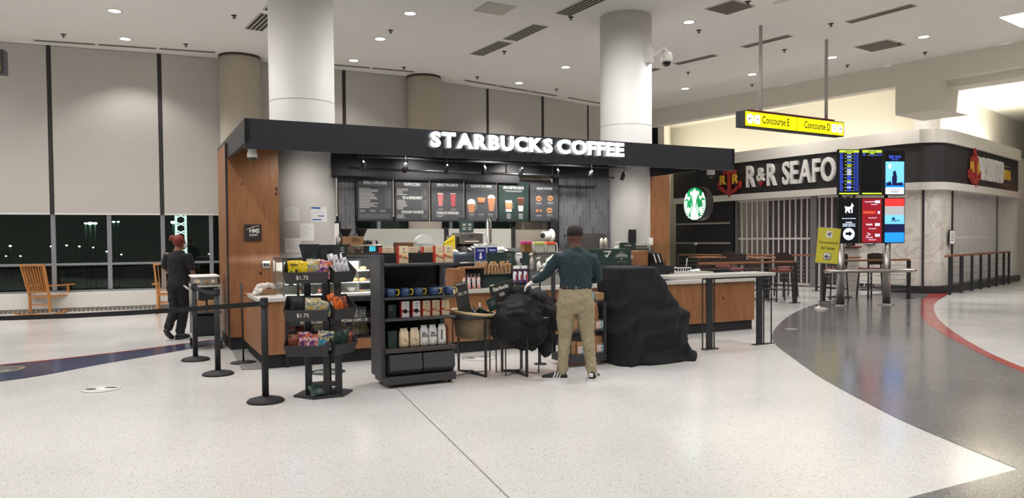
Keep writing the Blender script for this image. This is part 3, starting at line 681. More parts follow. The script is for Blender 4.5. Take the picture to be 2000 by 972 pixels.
def stool(label, x, y, rz, h=.76):
    t = thing('bar_stool', label, 'stool', (x, y, 0), rz, 'red seated bar stools on the patio')
    m = MB(SEATR); m.box(-.2, .2, -.2, .2, h-.05, h+.02, .025); m.build('seat', parent=t)
    m = MB(BROWN); m.prism([(-.2, h+.10), (-.21, h+.36), (-.1, h+.385), (.1, h+.385), (.21, h+.36), (.2, h+.10)], .17, .2, 'y'); m.build('backrest', parent=t)
    for sx in (-1, 1):
        for sy in (-1, 1):
            m = MB(BLK); m.tube([(sx*.17, sy*.17, h+(.15 if sy > 0 else -.05)), (sx*.21, sy*.22, 0)], .016, rect=(.03, .03)); m.build('leg', parent=t)
    m = MB(BLK); m.tube([(-.19, -.2, .28), (.19, -.2, .28), (.19, .2, .28), (-.19, .2, .28)], .01, 6, close=True); m.build('footrest', parent=t)
stool('red seated stool between the steel screen posts', 8.0, 18.3, PI-.1); stool('red seated stool right of the right steel post', 8.9, 18.45, PI+.2)
stool('red seated stool left behind the yellow sign', 6.5, 17.95, PI+.1); stool('red seated stool seen above the right counter end', 5.75, 18.9, PI-.3)
stool('low brown backed stool furthest left on the patio', 4.9, 18.6, .3, .62); stool('stool at the far table near the rear railing', 6.0, 20.9, -.8)
stool('stool with dark back between two tall tables', 7.2, 19.5, .2); stool('stool tucked under the table left of the yellow sign', 5.9, 18.1, 2.6, .64)
t = thing('hostess_stand', 'pale grey hostess stand behind the screen posts', 'stand', (9.0, 19.8, 0), -.6)
MB(P('stand_grey', (176, 172, 166), .5)).box(-.22, .22, -.2, .2, 0, 1.25, .01).build('cabinet', parent=t); MB(BLK).box(-.26, .26, -.24, .24, 1.25, 1.28).build('top', parent=t)
# ------------------------------------------------------------------ ceiling fittings
def spotlamp(o_parent, e=DOWN_W, size=2.5, blend=1.0, col=(1, .975, .95)):
    l = bpy.data.lights.new('downlight_lamp', 'SPOT'); l.energy = e; l.spot_size = size; l.spot_blend = blend; l.shadow_soft_size = .09; l.color = col
    o = bpy.data.objects.new('downlight_lamp', l); COL.objects.link(o); o.parent = o_parent; o.location = (0, 0, -.012); return o
RIM = P('downlight_trim', (236, 232, 226), .5); DISC = P('downlight_lens', (255, 247, 232), .5, emit=4., var=0)
def downlight(x, y, label, e=DOWN_W, z=CEIL, group=None, wide=False):
    t = thing('ceiling_downlight', label, 'ceiling light', (x, y, z), 0, group or 'round downlights in the ceiling')
    m = MB(RIM); m.lathe([(.105, 0), (.135, 0), (.135, -.01), (.105, -.006)], n=28, cap=False); m.build('trim_ring', parent=t)
    m = MB(DISC); m.lathe([(.104, -.002), (.104, -.004)], n=28); m.build('lens', parent=t)
    spotlamp(t, e*(.5 if (x, y) in ((-8.15, 15.84), (-3.75, 17.88), (.23, 20.6)) else 1.), 2.05 if (x, y) in ((-8.15, 15.84), (-3.75, 17.88), (.23, 20.6)) else 2.25, .5 if (x, y) == (-8.15, 15.84) else 1.) if not wide else spotlamp(t, e*1.05, 2.9, 1.)
DL = [(-7.35, 13.92, 'round downlight at the top left, nearer of the two above the left blinds'), (-8.15, 15.84, 'round downlight close to the blinds above the left bright pool of light'),
 (-1.9, 14.21, 'round downlight nearest the top edge, right of the left big column'), (-2.78, 15.99, 'middle one of three round downlights right of the left big column'),
 (-3.75, 17.88, 'farthest of three round downlights, low beside the left big column'), (1.38, 18.74, 'round downlight just left of the right big column'),
 (.23, 20.6, 'round downlight near the windows left of the right big column'), (3.56, 14.92, 'round downlight right of the dome camera near the square ceiling grille'),
 (5.03, 21.55, 'far round downlight low beside the right big column'), (6.37, 19.72, 'round downlight left of the left sign pole'),
 (8.92, 16.15, 'round downlight at the right, beyond the second square grille'), (7.71, 17.93, 'round downlight touching the right sign pole')]
for x, y, l in DL: downlight(x, y, l)
lab = 'round ceiling downlight above and behind the viewer'
for x, y in ((-6.5, 12.0), (-5.6, 10.0), (-4.7, 8.0), (-3.8, 6.0), (-1.0, 12.3), (-.1, 10.4), (.8, 8.5), (1.7, 6.6), (4.4, 13.0), (5.3, 11.1), (6.2, 9.2), (7.1, 7.3), (-11.5, 13.0), (-10.6, 11.0), (-9.7, 9.0),
             (-2.5, 3.5), (2.6, 4.4), (8.2, 4.5), (-8.0, 5.0), (0, 0), (5, 0), (-6, 0), (0, -5), (6, -5), (-7, -6), (10.5, 9), (12.5, 5), (10.8, 12.6), (1.7, 12.4), (14.0, 14.5), (16.0, 17.5), (14.2, 17.2), (17.5, 14.5), (-13, 9), (-14, 12), (-12, 4), (-4.7, 19.0+.6) if False else (-13, -1)):  # ceiling grid continued out of view, some lamps added to brighten columns and restaurant
    downlight(x, y, lab, group='downlights out of the frame', z=6.1 if (x > 13 and y > 14) else CEIL, wide=True)
for s_ in (4., 7., 9.8):  # unseen lamps added behind the beam to brighten the restaurant front
    p = wq(s_, 1.1); downlight(p[0], p[1], 'added fill downlight in the raised ceiling, unseen behind the beam', group='fill downlights added behind the beam', z=6.1, wide=True, e=DOWN_W*1.1)
# extra downlights inside the kiosk bay and towards the windows that the columns hide
for x, y in ((-5.4, 15.6), (2.0, 16.9), (-12.6, 14.4)): pass
t = thing('troffer', 'rectangular lit ceiling panel at the top right corner', 'ceiling light', (10.25, 14.85, CEIL), .65)
m = MB(RIM); m.box(-.62, .62, -.32, .32, -.015, 0); m.build('frame', parent=t)
m = MB(P('troffer_lens', (255, 248, 235), .5, emit=1.5, var=0)); m.box(-.58, -.02, -.28, .28, -.02, -.012); m.box(.02, .58, -.28, .28, -.02, -.012); m.build('lens', parent=t)
def area(loc, rot, sx, sy, e, col=(1, .93, .80), name='cove_lamp'):
    l = bpy.data.lights.new(name, 'AREA'); l.shape = 'RECTANGLE'; l.size = sx; l.size_y = sy; l.energy = e; l.color = col
    o = bpy.data.objects.new(name, l); COL.objects.link(o); o.location = loc; o.rotation_euler = rot; return o
# cove lamps on the restaurant roof
ld = (Vector((12.2, 22.4))-Vector((6.7, 31.2))); la = math.atan2(ld.y, ld.x)
def cove(pos, ang, L, e, label, roll=.5):
    t = thing('cove_light', label, 'ceiling light', (pos[0], pos[1], pos[2]), ang)
    MB(WHT).box(-L/2, L/2, -.06, .06, -.05, .0).build('housing', parent=t)
    l = area((0, 0, .01), (PI-roll, 0, 0), L, .08, e); l.parent = t
rdv = (Vector((19.5, 29.4))-Vector((12.2, 22.4))); ra = math.atan2(rdv.y, rdv.x)
cove((9.0, 26.2, 4.1), la, 9.0, 80, 'cove light washing the cream wall behind the parapet, left stretch', -.35)
cove((15.0, 24.35, 4.1), ra, 6.5, 170, 'cove light washing the wall behind the parapet, right stretch', -.35)
VB = P('vent_slot_dark', (52, 47, 42), .7); VW = P('vent_frame', (196, 190, 178), .6)
def slot(p, q, label, w_=.10, n=2, grp='linear ceiling slots', z=CEIL):
    p, q = Vector((*p, z)), Vector((*q, z)); d = q-p; L = d.length
    t = thing('ceiling_vent', label, 'vent', p, math.atan2(d.y, d.x), grp)
    m = MB(VW); m.box(0, L, -w_/2-.02, w_/2+.02, -.008, 0); m.build('frame', parent=t)
    m = MB(VB); g = w_/n
    for i in range(n): m.box(.02, L-.02, -w_/2+i*g+g*.2, -w_/2+(i+1)*g-g*.2, -.011, -.002)
    m.build('slot', parent=t)
def split(p, q, k, labs, **kw):
    for i in range(k):
        a = (p[0]+(q[0]-p[0])*(i+.01)/k, p[1]+(q[1]-p[1])*(i+.01)/k); b = (p[0]+(q[0]-p[0])*(i+.97)/k, p[1]+(q[1]-p[1])*(i+.97)/k)
        slot(a, b, labs[i], **kw)
split((-10.13, 15.87), (-6.67, 17.01), 3, ['left one of three slots along the far left blinds', 'middle one of three slots along the far left blinds', 'right one of three slots along the far left blinds, near the beige column'])
slot((-12.0, 15.25), (-10.75, 15.72), 'ceiling slot at the very left edge above the blinds')
split((-4.5, 18.2), (-2.43, 19.13), 2, ['slot over the blinds right of the big left column, nearer end', 'slot over the blinds right of the big left column, farther end'])
split((-1.26, 20.15), (1.42, 22.48), 3, ['first of three slots over the blinds above the glowing lettering', 'middle of three slots over the blinds above the glowing lettering', 'last of three slots over the blinds above the glowing lettering'])
slot((1.75, 22.75), (2.95, 23.85), 'slot over the blinds touching the big right column')
slot((-5.22, 15.23), (-4.55, 14.2), 'dark striped vent partly hidden by the big left column', .34, 4)
slot((-4.45, 14.02), (-3.8, 13.0), 'dark striped vent at the top edge beside the big left column', .34, 4)
slot((-.80, 17.42), (-.10, 16.3), 'striped vent farthest down the middle diagonal row', .34, 4); slot((-.02, 16.15), (.62, 15.05), 'striped vent in the middle of the diagonal row', .34, 4); slot((1.0, 14.35), (1.75, 13.1), 'striped vent at the top edge of the diagonal row', .34, 4)
slot((4.09, 18.5), (4.83, 17.6), 'slot vent left of the left sign pole', .2, 3); slot((5.26, 16.9), (5.97, 15.95), 'slot vent behind the left sign pole', .2, 3); slot((6.7, 14.85), (7.42, 13.75), 'slot vent on the lowered ceiling panel', .2, 3, z=CEIL-.05)
slot((3.3, 19.6), (3.75, 18.95), 'slot vent just behind the dome camera', .2, 3)
def grid(x, y, s, a, label):
    t = thing('ceiling_grille', label, 'vent', (x, y, CEIL), a, 'square ceiling grilles')
    m = MB(VW); m.box(-s/2-.03, s/2+.03, -s/2-.03, s/2+.03, -.012, 0); m.build('frame', parent=t)
    m = MB(P('grille_brown', (108, 98, 88), .8, var=.1, scale=60)); m.box(-s/2, s/2, -s/2, s/2, -.016, -.008); m.build('core', parent=t)
grid(4.1, 13.98, .60, .62, 'square brown ceiling grille at the top, left of the sign pole'); grid(8.32, 16.86, .72, .62, 'square brown ceiling grille right of the right sign pole')
t = thing('access_panel', 'faint square access panel in the ceiling near the top middle', 'hatch', (-.27, 13.95, CEIL), .5)
m = MB(VW); m.box(-.3, .3, -.3, .3, -.004, 0); m.build('door_panel', parent=t); m = MB(VB); m.box(-.31, .31, .298, .304, -.006, 0); m.box(-.304, -.298, -.3, .3, -.006, 0); m.build('edge', parent=t)
SPK = [('beside the top edge left of the big left column', 457, 30), ('above the leftmost slot', 124, 67), ('right of the wall slots near the beige column', 363, 86), ('between two downlights near the top middle', 763, 59), ('above the slot right of the big left column', 789, 131), ('beside the farthest striped vent', 985, 100), ('below the striped vent at the top edge', 1115, 33), ('left end of the slots above the lettering', 932, 150), ('right end of the slots above the lettering', 1087, 174), ('below the downlight right of the dome camera', 1365, 59), ('low between the big right column and the sign pole', 1344, 141), ('left of the right sign pole', 1532, 97), ('below the downlight left of the left pole', 1469, 165), ('right of the right sign pole', 1655, 127), ('at the corner of the second square grille', 1755, 84), ('below the rightmost downlight', 1807, 102), ('beside the first square grille', 1461, 3), ('at the edge of the lowered panel', 1623, 46)]
for l, px, py in SPK:
    d = f0+rr*(px-1000)/1450-uu*(py-506)/1450; q = Vector((0, 0, 1.57))+d*((CEIL-1.57)/d.z)
    t = thing('ceiling_sprinkler', 'small dark ceiling sprinkler '+l, 'sprinkler', q, 0, 'ceiling sprinklers')
    m = MB(P('sprinkler_bronze', (70, 62, 54), .5, .3)); m.lathe([(.055, 0), (.05, -.012), (.014, -.014), (.014, -.05), (.03, -.055), (.03, -.06)], n=12); m.build('head', parent=t)
# dome camera on the right column
cp = c2-KV*.5
t = thing('dome_camera', 'white dome camera on a bracket high on the right big column', 'camera', Vector((2.62, 13.9, 0)) if False else (K(7.18, 2.13).x, K(7.18, 2.13).y, 5.0), KA+.25)
m = MB(WHT); m.box(-.11, .05, -.08, .08, -.12, .14, .01); m.build('wall_box', parent=t)
m = MB(WHT); m.tube([(.05, -.05, -.02), (.12, -.08, .08), (.2, -.12, .16), (.28, -.16, .15), (.3, -.17, .08)], [.06, .055, .05, .045, .045], 12); m.build('arm', parent=t)
m = MB(WHT); m.lathe([(.02, .13), (.08, .12), (.115, .06), (.12, -.02), (.1, -.06)], (.3, -.17, -.02), 24); m.build('hood', parent=t)
m = MB(P('camera_dome_black', (24, 22, 22), .1)); m.ell((.3, -.17, -.09), (.085, .085, .075), 20, 12); m.build('dome', parent=t)
# ------------------------------------------------------------------ kiosk canopy
def kt(name, label, cat, u=0, v=0, z=0, a=0., group=None, kind=None): return thing(name, label, cat, K(u, v, z), KA+a, group, kind)
FAS = P('fascia_black', (40, 41, 47), .42, var=.04)
LIT = P('letter_face_lit', (255, 255, 250), .5, emit=2.6, var=0); LSD = P('letter_side_lit', (190, 192, 195), .5, emit=.25, var=0)
t = kt('kiosk_canopy', 'long black flat canopy over the kiosk carrying glowing white lettering', 'canopy')
MB(FAS).box(-.43, 7.30, 0, .06, 2.67, 3.03).build('front_fascia', parent=t)
MB(FAS).box(-.43, -.37, .0, 3.30, 2.74, 3.03).build('side_fascia', parent=t); MB(FAS).box(7.24, 7.30, .0, 3.30, 2.74, 3.03).build('side_fascia', parent=t)
MB(FAS).box(-.43, 7.30, 3.24, 3.30, 2.74, 3.03).build('rear_fascia', parent=t)
MB(BLK2).box(-.40, 7.27, .03, 3.27, 2.955, 3.0).build('roof_deck', parent=t)
m = MB(FAS); m.box(1.15, 4.46, 2.30, 2.36, 2.545, 2.955); m.box(4.46, 5.28, 2.30, 2.36, 2.70, 2.955); m.box(5.28, 6.35, 2.30, 2.36, 2.70, 2.955); m.build('rear_header', parent=t)
m = MB(BLK)
m.tube([(1.3, 1.9, 2.66), (6.2, 1.9, 2.66)], .02, 8); m.tube([(1.3, 1.3, 2.78), (6.2, 1.3, 2.78)], .018, 8)
for u in (1.5, 2.6, 3.7, 4.8, 5.9): m.tube([(u, .1, 2.90), (u, 3.2, 2.90)], .02, 6)
for u in (1.35, 2.25, 3.1, 4.0, 4.9, 5.8): m.tube([(u, 1.9, 2.66), (u, 1.9, 2.95)], .012, 6)
m.build('ceiling_pipes', parent=t)
def kword(s, x, total, size, z, bold):
    objs = []; cx = x
    for ch in s:
        m = MB(LIT); m.text(ch, size, FR(0, 0, 0), None, bold, .03, 1, 'LEFT', 3)
        o = m.build('lit_letter', parent=t); xs = [v.co.x for v in o.data.vertices]
        o.location = (cx-min(xs), -.05, z); cx += max(xs)-min(xs)+.0; objs.append((o, min(xs)))
        o.data.materials.append(LSD)
        for p in o.data.polygons:
            if abs(p.normal.y) < .5: p.material_index = 1
    k = (total-.02*(len(s)-1))/(cx-x); n = 0
    for i, (o, mn) in enumerate(objs):
        left = o.location.x+mn
        for v in o.data.vertices: v.co.x = (v.co.x-mn)*k
        o.location.x = x+(left-x)*k+.02*i
kword('STARBUCKS', 1.90, 1.865, .262, 2.885, .012); kword('COFFEE', 3.845, 1.17, .262, 2.885, .012)
MB(P('letter_rail', (90, 92, 96), .4, .6)).box(1.95, 5.0, -.022, 0, 2.93, 2.945).build('letter_rail', parent=t)
# small spot lamps hung under the canopy
for i, u in enumerate((1.30, 1.93, 2.58, 3.2, 3.85, 4.50, 5.16, 5.82)):
    q = kt('arm_lamp', ['leftmost hook armed spot lamp under the canopy', 'second hook armed spot lamp from the left under the canopy', 'third hook armed spot lamp from the left under the canopy', 'fourth hook armed spot lamp, above the gap after the pink drinks board', 'fourth hook armed spot lamp from the right under the canopy', 'third hook armed spot lamp from the right under the canopy', 'second hook armed spot lamp from the right under the canopy', 'rightmost hook armed spot lamp, tilted, near the grey tiles'][i], 'lamp', u, 1.05, 2.95, group='spot lamps under the canopy')
    m = MB(P('lamp_arm_pale', (225, 225, 228), .5, 0.)); m.tube([(-.3, -.25, -.075), (-.05, -.06, -.06), (0, 0, -.08), (0, 0, -.12)], .010, 8); m.build('arm', parent=q)  # arm colour lightened to stand in for light from the letters
    m = MB(BLK); m.cyl((0, 0, 0), (0, 0, -.02), .05); m.tube([(0, 0, 0), (0, 0, -.3)], .008, 6); m.build('stem', parent=q)
    m = MB(BLK); m.cyl((0, 0, -.28), (.02, .10, -.38), .035); m.build('lamp_head', parent=q)
    if i < 7: MB(P('lamp_dot', (255, 250, 240), .5, emit=3., var=0)).cyl((.0, -.014, -.272), (-.0, -.02, -.27), .012, n=10).build('glint', parent=q)
for u, lab in ((-.30, 'small white dome camera under the left canopy corner'), (7.1, 'small white dome camera under the right canopy corner')):
    q = kt('ceiling_camera', lab, 'camera', u, .35, 2.95); m = MB(WHT); m.lathe([(.06, 0), (.07, -.3), (.06, -.33)] if u > 5 else [(.05, 0), (.055, -.28), (.065, -.31), (.06, -.35)], n=20); m.build('body', parent=q)
    m = MB(P('camera_dome_black', (24, 22, 22), .1)); m.ell((0, 0, -.34), (.05, .05, .05), 16, 10); m.build('dome', parent=q)
# ------------------------------------------------------------------ kiosk walls
t = kt('wood_partition', 'tall knotty pine partition at the left end of the kiosk', 'partition', -.45, 1.9)
MB(WOODP).box(0, .72, 0, .05, .18, 2.955).build('wood_board', parent=t, label='front board of knotty pine')
MB(WOODP).box(0, .04, .05, 1.2, .18, 2.955).build('wood_board', parent=t, label='side board of knotty pine')
MB(BLK2).box(.02, .70, .02, 1.2, 0, .18).build('plinth', parent=t)
MB(BLK2).box(-.008, .012, -.012, .05, .18, 2.955).build('corner_trim', parent=t)
t = kt('wood_partition', 'narrow knotty pine partition right of the right big column', 'partition', 7.15, 2.2)
MB(WOODP).box(0, .56, 0, .05, .18, 2.955).build('wood_board', parent=t); MB(BLK2).box(0, .56, .01, .5, 0, .18).build('plinth', parent=t)
t = kt('hms_plaque', 'small dark square plaque with white lettering on the left pine board', 'plaque', -.22, 1.875, 1.57); t.name = 'wall_plaque'
m = MB(P('plaque_dark', (52, 44, 44), .4)); m.box(0, .235, 0, .02, 0, .23, .004); m.use(PAPER); m.text('HMS', .085, FR(.135, -.003, .135), None, .002, .001, .85); m.text('HOST', .035, FR(.125, -.003, .075), None, .001, .001, 1.3)
m.prism([(.02, .15), (.13, .195), (.2, .205), (.2, .212), (.12, .2), (.02, .155)], -.003, 0, 'y'); m.build('plaque_plate', parent=t)
t = kt('wall_outlet', 'steel double outlet plate low on the left pine board', 'outlet', .02, 1.89, 1.16); m = MB(STEEL); m.box(0, .115, 0, .01, 0, .11, .003); m.build('cover_plate', parent=t)
m = MB(BLK2); m.box(.025, .045, -.004, 0, .035, .075); m.box(.07, .09, -.004, 0, .035, .075); m.build('socket', parent=t)
TILE_C = None
def tilemat():
    m, nt, b, tc = custom('grey_vertical_tile', .35)
    br = nt.nodes.new('ShaderNodeTexBrick'); br.offset = .5; br.inputs['Scale'].default_value = 1
    br.inputs['Color1'].default_value = (*s2l((112, 114, 118)), 1); br.inputs['Color2'].default_value = (*s2l((88, 90, 96)), 1); br.inputs['Mortar'].default_value = (*s2l((140, 140, 142)), 1)
    br.inputs['Mortar Size'].default_value = .003; br.inputs['Brick Width'].default_value = .21; br.inputs['Row Height'].default_value = .07
    sp = nt.nodes.new('ShaderNodeSeparateXYZ'); cb = nt.nodes.new('ShaderNodeCombineXYZ'); nt.links.new(tc.outputs['Object'], sp.inputs[0])
    nt.links.new(sp.outputs[2], cb.inputs[0]); nt.links.new(sp.outputs[0], cb.inputs[1]); nt.links.new(cb.outputs[0], br.inputs['Vector'])
    nt.links.new(br.outputs['Color'], b.inputs['Base Color']); return m
TILE = tilemat()
t = kt('tiled_panel', 'narrow grey vertical tile panel beside the left big column', 'wall panel', 1.285, 2.45); MB(TILE).box(0, .265, 0, .06, 1.38, 2.72).build('tile_face', parent=t); MB(BLK2).box(-.0, .29, .02, .08, .0, 2.955).build('backing', parent=t)
t = kt('tiled_panel', 'wide grey vertical tile panel left of the right big column', 'wall panel', 5.36, 2.45); MB(TILE).box(0, 1.11, 0, .06, .9, 2.74).build('tile_face', parent=t); MB(BLK2).box(-.09, 1.11, .02, .08, .0, 2.955).build('backing', parent=t)
t = kt('rear_partition', 'low pale partition with black posts behind the kiosk back counter', 'partition', 1.55, 2.52)
PALE = P('partition_pale', (182, 184, 176), .5, var=.02)
for x0, x1 in ((.0, 1.56), (1.64, 2.85)): MB(PALE).box(x0, x1, 0, .05, .9, 1.745).build('panel', parent=t)
for x in (1.56, 2.85): MB(BLK2).box(x, x+.075, -.02, .07, .0, 1.80 if x < 2 else 1.88).build('post', parent=t)
MB(BLK2).box(0, 2.9, -.02, .06, .86, .9).build('rail', parent=t)
t = kt('rear_wall', 'taupe panel behind the right menu boards', 'wall panel', 4.46, 2.56); MB(P('taupe_panel', (158, 148, 138), .6)).box(0, .6, 0, .05, .9, 2.72).build('panel', parent=t, label='darker taupe panel'); MB(P('pale_taupe_panel', (188, 180, 168), .6)).box(.6, .78, 0, .05, .9, 2.72).build('panel', parent=t, label='paler narrow panel')
m = MB(BLK2); m.box(0, .78, -.02, .0, 2.60, 2.63); m.box(.1, .14, -.03, .0, 2.52, 2.72); m.build('rail', parent=t)
# ------------------------------------------------------------------ menu boards
MBD = P('menu_board_grey', (72, 74, 80), .45, var=.02); MBG = P('menu_board_green', (28, 52, 48), .45, var=.02); TXT = P('menu_text', (205, 205, 205), .6, var=0); TXD = P('menu_text_dim', (140, 142, 146), .6, var=0)
def sx(x0, x1, z0, z1, m, mat): m.use(mat); m.box(x0, x1, -.026, -.022, z0, z1)
def cup(m, x, z, h, w0, w1, layers, top=None, handle=False):
    zz = z
    for mat, fr in layers:
        a = (zz-z)/h; b = a+fr; wa = w0+(w1-w0)*a; wb = w0+(w1-w0)*b
        m.use(mat); m.prism([(x-wa/2, zz), (x+wa/2, zz), (x+wb/2, z+h*b), (x-wb/2, z+h*b)], -.027, -.022, 'y'); zz = z+h*b
    if top: m.use(top); m.prism([(x-w1/2, zz)]+[(x-w1/2*math.cos(PI*i/8), zz+w1*.42*math.sin(PI*i/8)) for i in range(1, 8)]+[(x+w1/2, zz)], -.028, -.022, 'y')
    if handle: m.tube([(x+w1/2, -.024, z+h*.8), (x+w1/2+.02, -.024, z+h*.7), (x+w1/2+.02, -.024, z+h*.4), (x+w0/2, -.024, z+h*.25)], .003, 5)
PINK = P('drink_pink', (190, 112, 114), .5); PINKD = P('drink_rose', (176, 76, 84), .5); LATTE = P('drink_latte', (176, 122, 88), .5); FOAM = P('drink_foam', (226, 216, 206), .5); DKB = P('drink_brown', (80, 40, 30), .5); BUN = P('food_bun', (196, 140, 96), .5)
def board(i, label, mat, content):
    w_, h = .575, .675
    q = kt('menu_board', label, 'menu board', 1.57+i*.628+w_/2, 2.38, 1.885+h/2, group='six menu boards above the back counter')
    MB(BLK2).box(-w_/2-.009, w_/2+.009, -.015, .03, -h/2-.02, h/2+.02).build('frame', parent=q)
    m = MB(mat); m.box(-w_/2, w_/2, -.022, -.014, -h/2, h/2); content(m); m.build('printed_face', parent=q)
def head(m, s, z, size=.052, x=0, k=.62):
    m.use(TXT); m.text(s, size*1.35, FR(x, -.024, z), None, .0022, .0008, min(.6, .50/(len(s)*size*1.35*.68)))
def rows(m, z, n, wd, seed, price=True, st=.0228):
    rd = random.Random(seed)
    for i in range(n):
        zz = z-i*st; l = wd*rd.uniform(.5, 1); sx(-.265, -.265+l, zz-.005, zz+.004, m, TXT)
        if price: sx(.17, .19, zz-.004, zz+.003, m, TXD); sx(.21, .255, zz-.004, zz+.003, m, TXD)
def b0(m): head(m, 'ESPRESSO, COFFEE & MORE', .265, .054, 0, .62); sx(-.18, .19, .222, .228, m, TXD); rows(m, .172, 14, .34, 1, True, .0238); [sx(x, x+.09, -.19-k*.018, -.183-k*.018, m, TXT if not k else TXD) for x in (-.265, -.09, .08) for k in (0, 1)]; [sx(-.27, .24, -.25-k*.018, -.245-k*.018, m, TXD) for k in range(4)]
def b1(m): head(m, 'FRAPPUCCINO', .25); rows(m, .175, 5, .19, 2); head(m, 'TEA & REFRESHMENT', .03, .045); rows(m, -.012, 7, .21, 3, True, .0235); head(m, 'NONDAIRY FAVORITES', -.205, .045); rows(m, -.25, 3, .2, 4)
def b2(m):
    head(m, 'PERFECT PICK-ME-UP', .255, .05); sx(-.22, .22, .205, .211, m, TXD); cup(m, -.13, -.1, .22, .07, .105, [(PINK, .92), (FOAM, .08)]); cup(m, .1, -.1, .22, .065, .1, [(PINKD, .95), (FOAM, .05)])
    for x in (-.13, .1): sx(x-.04, x+.04, -.15, -.144, m, TXT); sx(x-.05, x+.05, -.168, -.163, m, TXD)
    head(m, 'STARBUCKS REFRESHERS', -.215, .045); sx(-.2, -.06, -.262, -.256, m, TXT); sx(-.2, -.1, -.28, -.274, m, TXT); sx(.16, .24, -.262, -.257, m, TXD)
def b3(m):
    head(m, 'FALLING FOR YOU, PUMPKIN', .25, .048); sx(-.25, .25, .202, .207, m, TXD); sx(-.14, .14, .182, .187, m, TXD)
    cup(m, -.19, -.2, .17, .1, .15, [(LATTE, .85), (FOAM, .15)], FOAM, True); cup(m, 0, -.06, .12, .1, .15, [(DKB, .3), (LATTE, .3), (BUN, .4)]); cup(m, .19, -.17, .22, .09, .15, [(LATTE, 1.)], FOAM)
    for x in (-.18, 0, .17): sx(x-.05, x+.05, -.235, -.228, m, TXT); sx(x-.04, x+.04, -.262, -.256, m, TXD)
def b4(m):
    sx(-.05, .05, .275, .28, m, TXD); head(m, 'APPLE CRISP MACCHIATO', .24, .048); sx(-.18, .18, .19, .195, m, TXT); sx(-.15, .15, .17, .175, m, TXT)
    cup(m, -.1, -.18, .2, .115, .13, [(FOAM, .2), (LATTE, .2), (BUN, .4), (FOAM, .2)], None, True); cup(m, .14, -.17, .24, .085, .13, [(FOAM, .4), (DKB, .55), (BUN, .05)])
    for x in (-.1, .14): [sx(x-.04, x+.04, -.225-k*.025, -.215-k*.025, m, TXT) for k in range(4)]
def b5(m):
    head(m, 'FILLING FAVORITES', .24, .045); sx(-.16, .16, .19, .195, m, TXD); sx(-.11, .11, .17, .175, m, TXD)
    for x, z in ((-.12, .06), (.12, .07), (-.12, -.16), (.1, -.15)):
        if (x, z) == (-.12, -.16): m.use(BUN); m.cyl((x-.035, -.027, z), (x-.035, -.022, z), .03, n=14); m.cyl((x+.035, -.027, z), (x+.035, -.022, z), .03, n=14)
        else: m.use(BUN); m.prism([(x+.06*math.cos(a), z+.05*math.sin(a)) for a in [2*PI*i/14 for i in range(14)]], -.026, -.022, 'y'); m.use(DKB); m.box(x-.04, x+.04, -.028, -.022, z-.012, z+.004)
        sx(x-.06, x+.06, z-.085, z-.077, m, TXT); sx(x-.05, x+.05, z-.107, z-.1, m, TXD)
for i, (lab, mt, fn) in enumerate((('leftmost menu board, a long price list of espresso and coffee', MBD, b0), ('second menu board from the left with three short price lists', MBD, b1), ('menu board picturing two pink iced drinks', MBD, b2),
    ('menu board picturing three cream topped pumpkin drinks', MBD, b3), ('dark green menu board picturing two layered coffees', MBG, b4), ('rightmost menu board picturing four round sandwiches', MBD, b5))): board(i, lab, mt, fn)
# ------------------------------------------------------------------ papers on the left column, plate on the right one
def sheet(label, u, z, w_, h, lines, fn=None, mat=PAPER):
    # curved onto the column
    q = kt('taped_paper', label, 'paper', .78, 2.67, z); R = .503; a0 = math.asin((u-.78)/R)
    m = MB(mat); n = 6; rs = []
    P_ = lambda a, zz, r: Vector((r*math.sin(a), -r*math.cos(a), zz))
    da = w_/R
    def strip(b0_, b1_, z0, z1, r):
        vs = []; fs = []
        for i in range(n+1):
            a = a0+b0_+(b1_-b0_)*i/n; vs += [P_(a, z0, r), P_(a, z1, r)]
        for i in range(n): fs.append((2*i, 2*i+2, 2*i+3, 2*i+1))
        m.raw(vs, fs)
    strip(0, da, 0, h, R+.001); m.use(TXD)
    rd = random.Random(int(u*100))
    for i in range(lines): zz = h*.85-i*h*.7/lines; strip(da*.12, da*rd.uniform(.5, .9), zz, zz+h*.012, R+.003)
    if fn: fn(m, strip, da, h, R)
    m.build('sheet', parent=q)
BLU = P('print_blue', (50, 100, 180), .5)
def bl(m, strip, da, h, R): m.use(BLU); strip(.0, da*.55, h*.86, h*.97, R+.004); strip(da*.05, da*.6, h*.10, h*.18, R+.004); strip(da*.4, da*.8, h*.35, h*.42, R+.004)
sheet('white line drawing sheet at the upper left of the column', .42, 1.86, .24, .21, 5); sheet('paper with blue logo and swoosh at the upper right of the column', .79, 1.85, .27, .23, 3, bl)
sheet('letter sheet with small seal in the middle of the column', .63, 1.56, .2, .26, 8); sheet('faint pale sheet at the lower left of the column', .42, 1.38, .25, .22, 6)
q = kt('outlet_box', 'white outlet box on the right big column', 'outlet', 7.15, 2.13, 1.42, .3); MB(WHT).box(-.04, .08, -.05, .02, 0, .14, .01).build('cover', parent=q)
q = kt('card_dispenser', 'small black upright box on the right big column', 'box', 6.68, 2.13, 1.47); MB(BLK2).box(0, .11, -.1, .0, 0, .25, .006).build('body', parent=q)
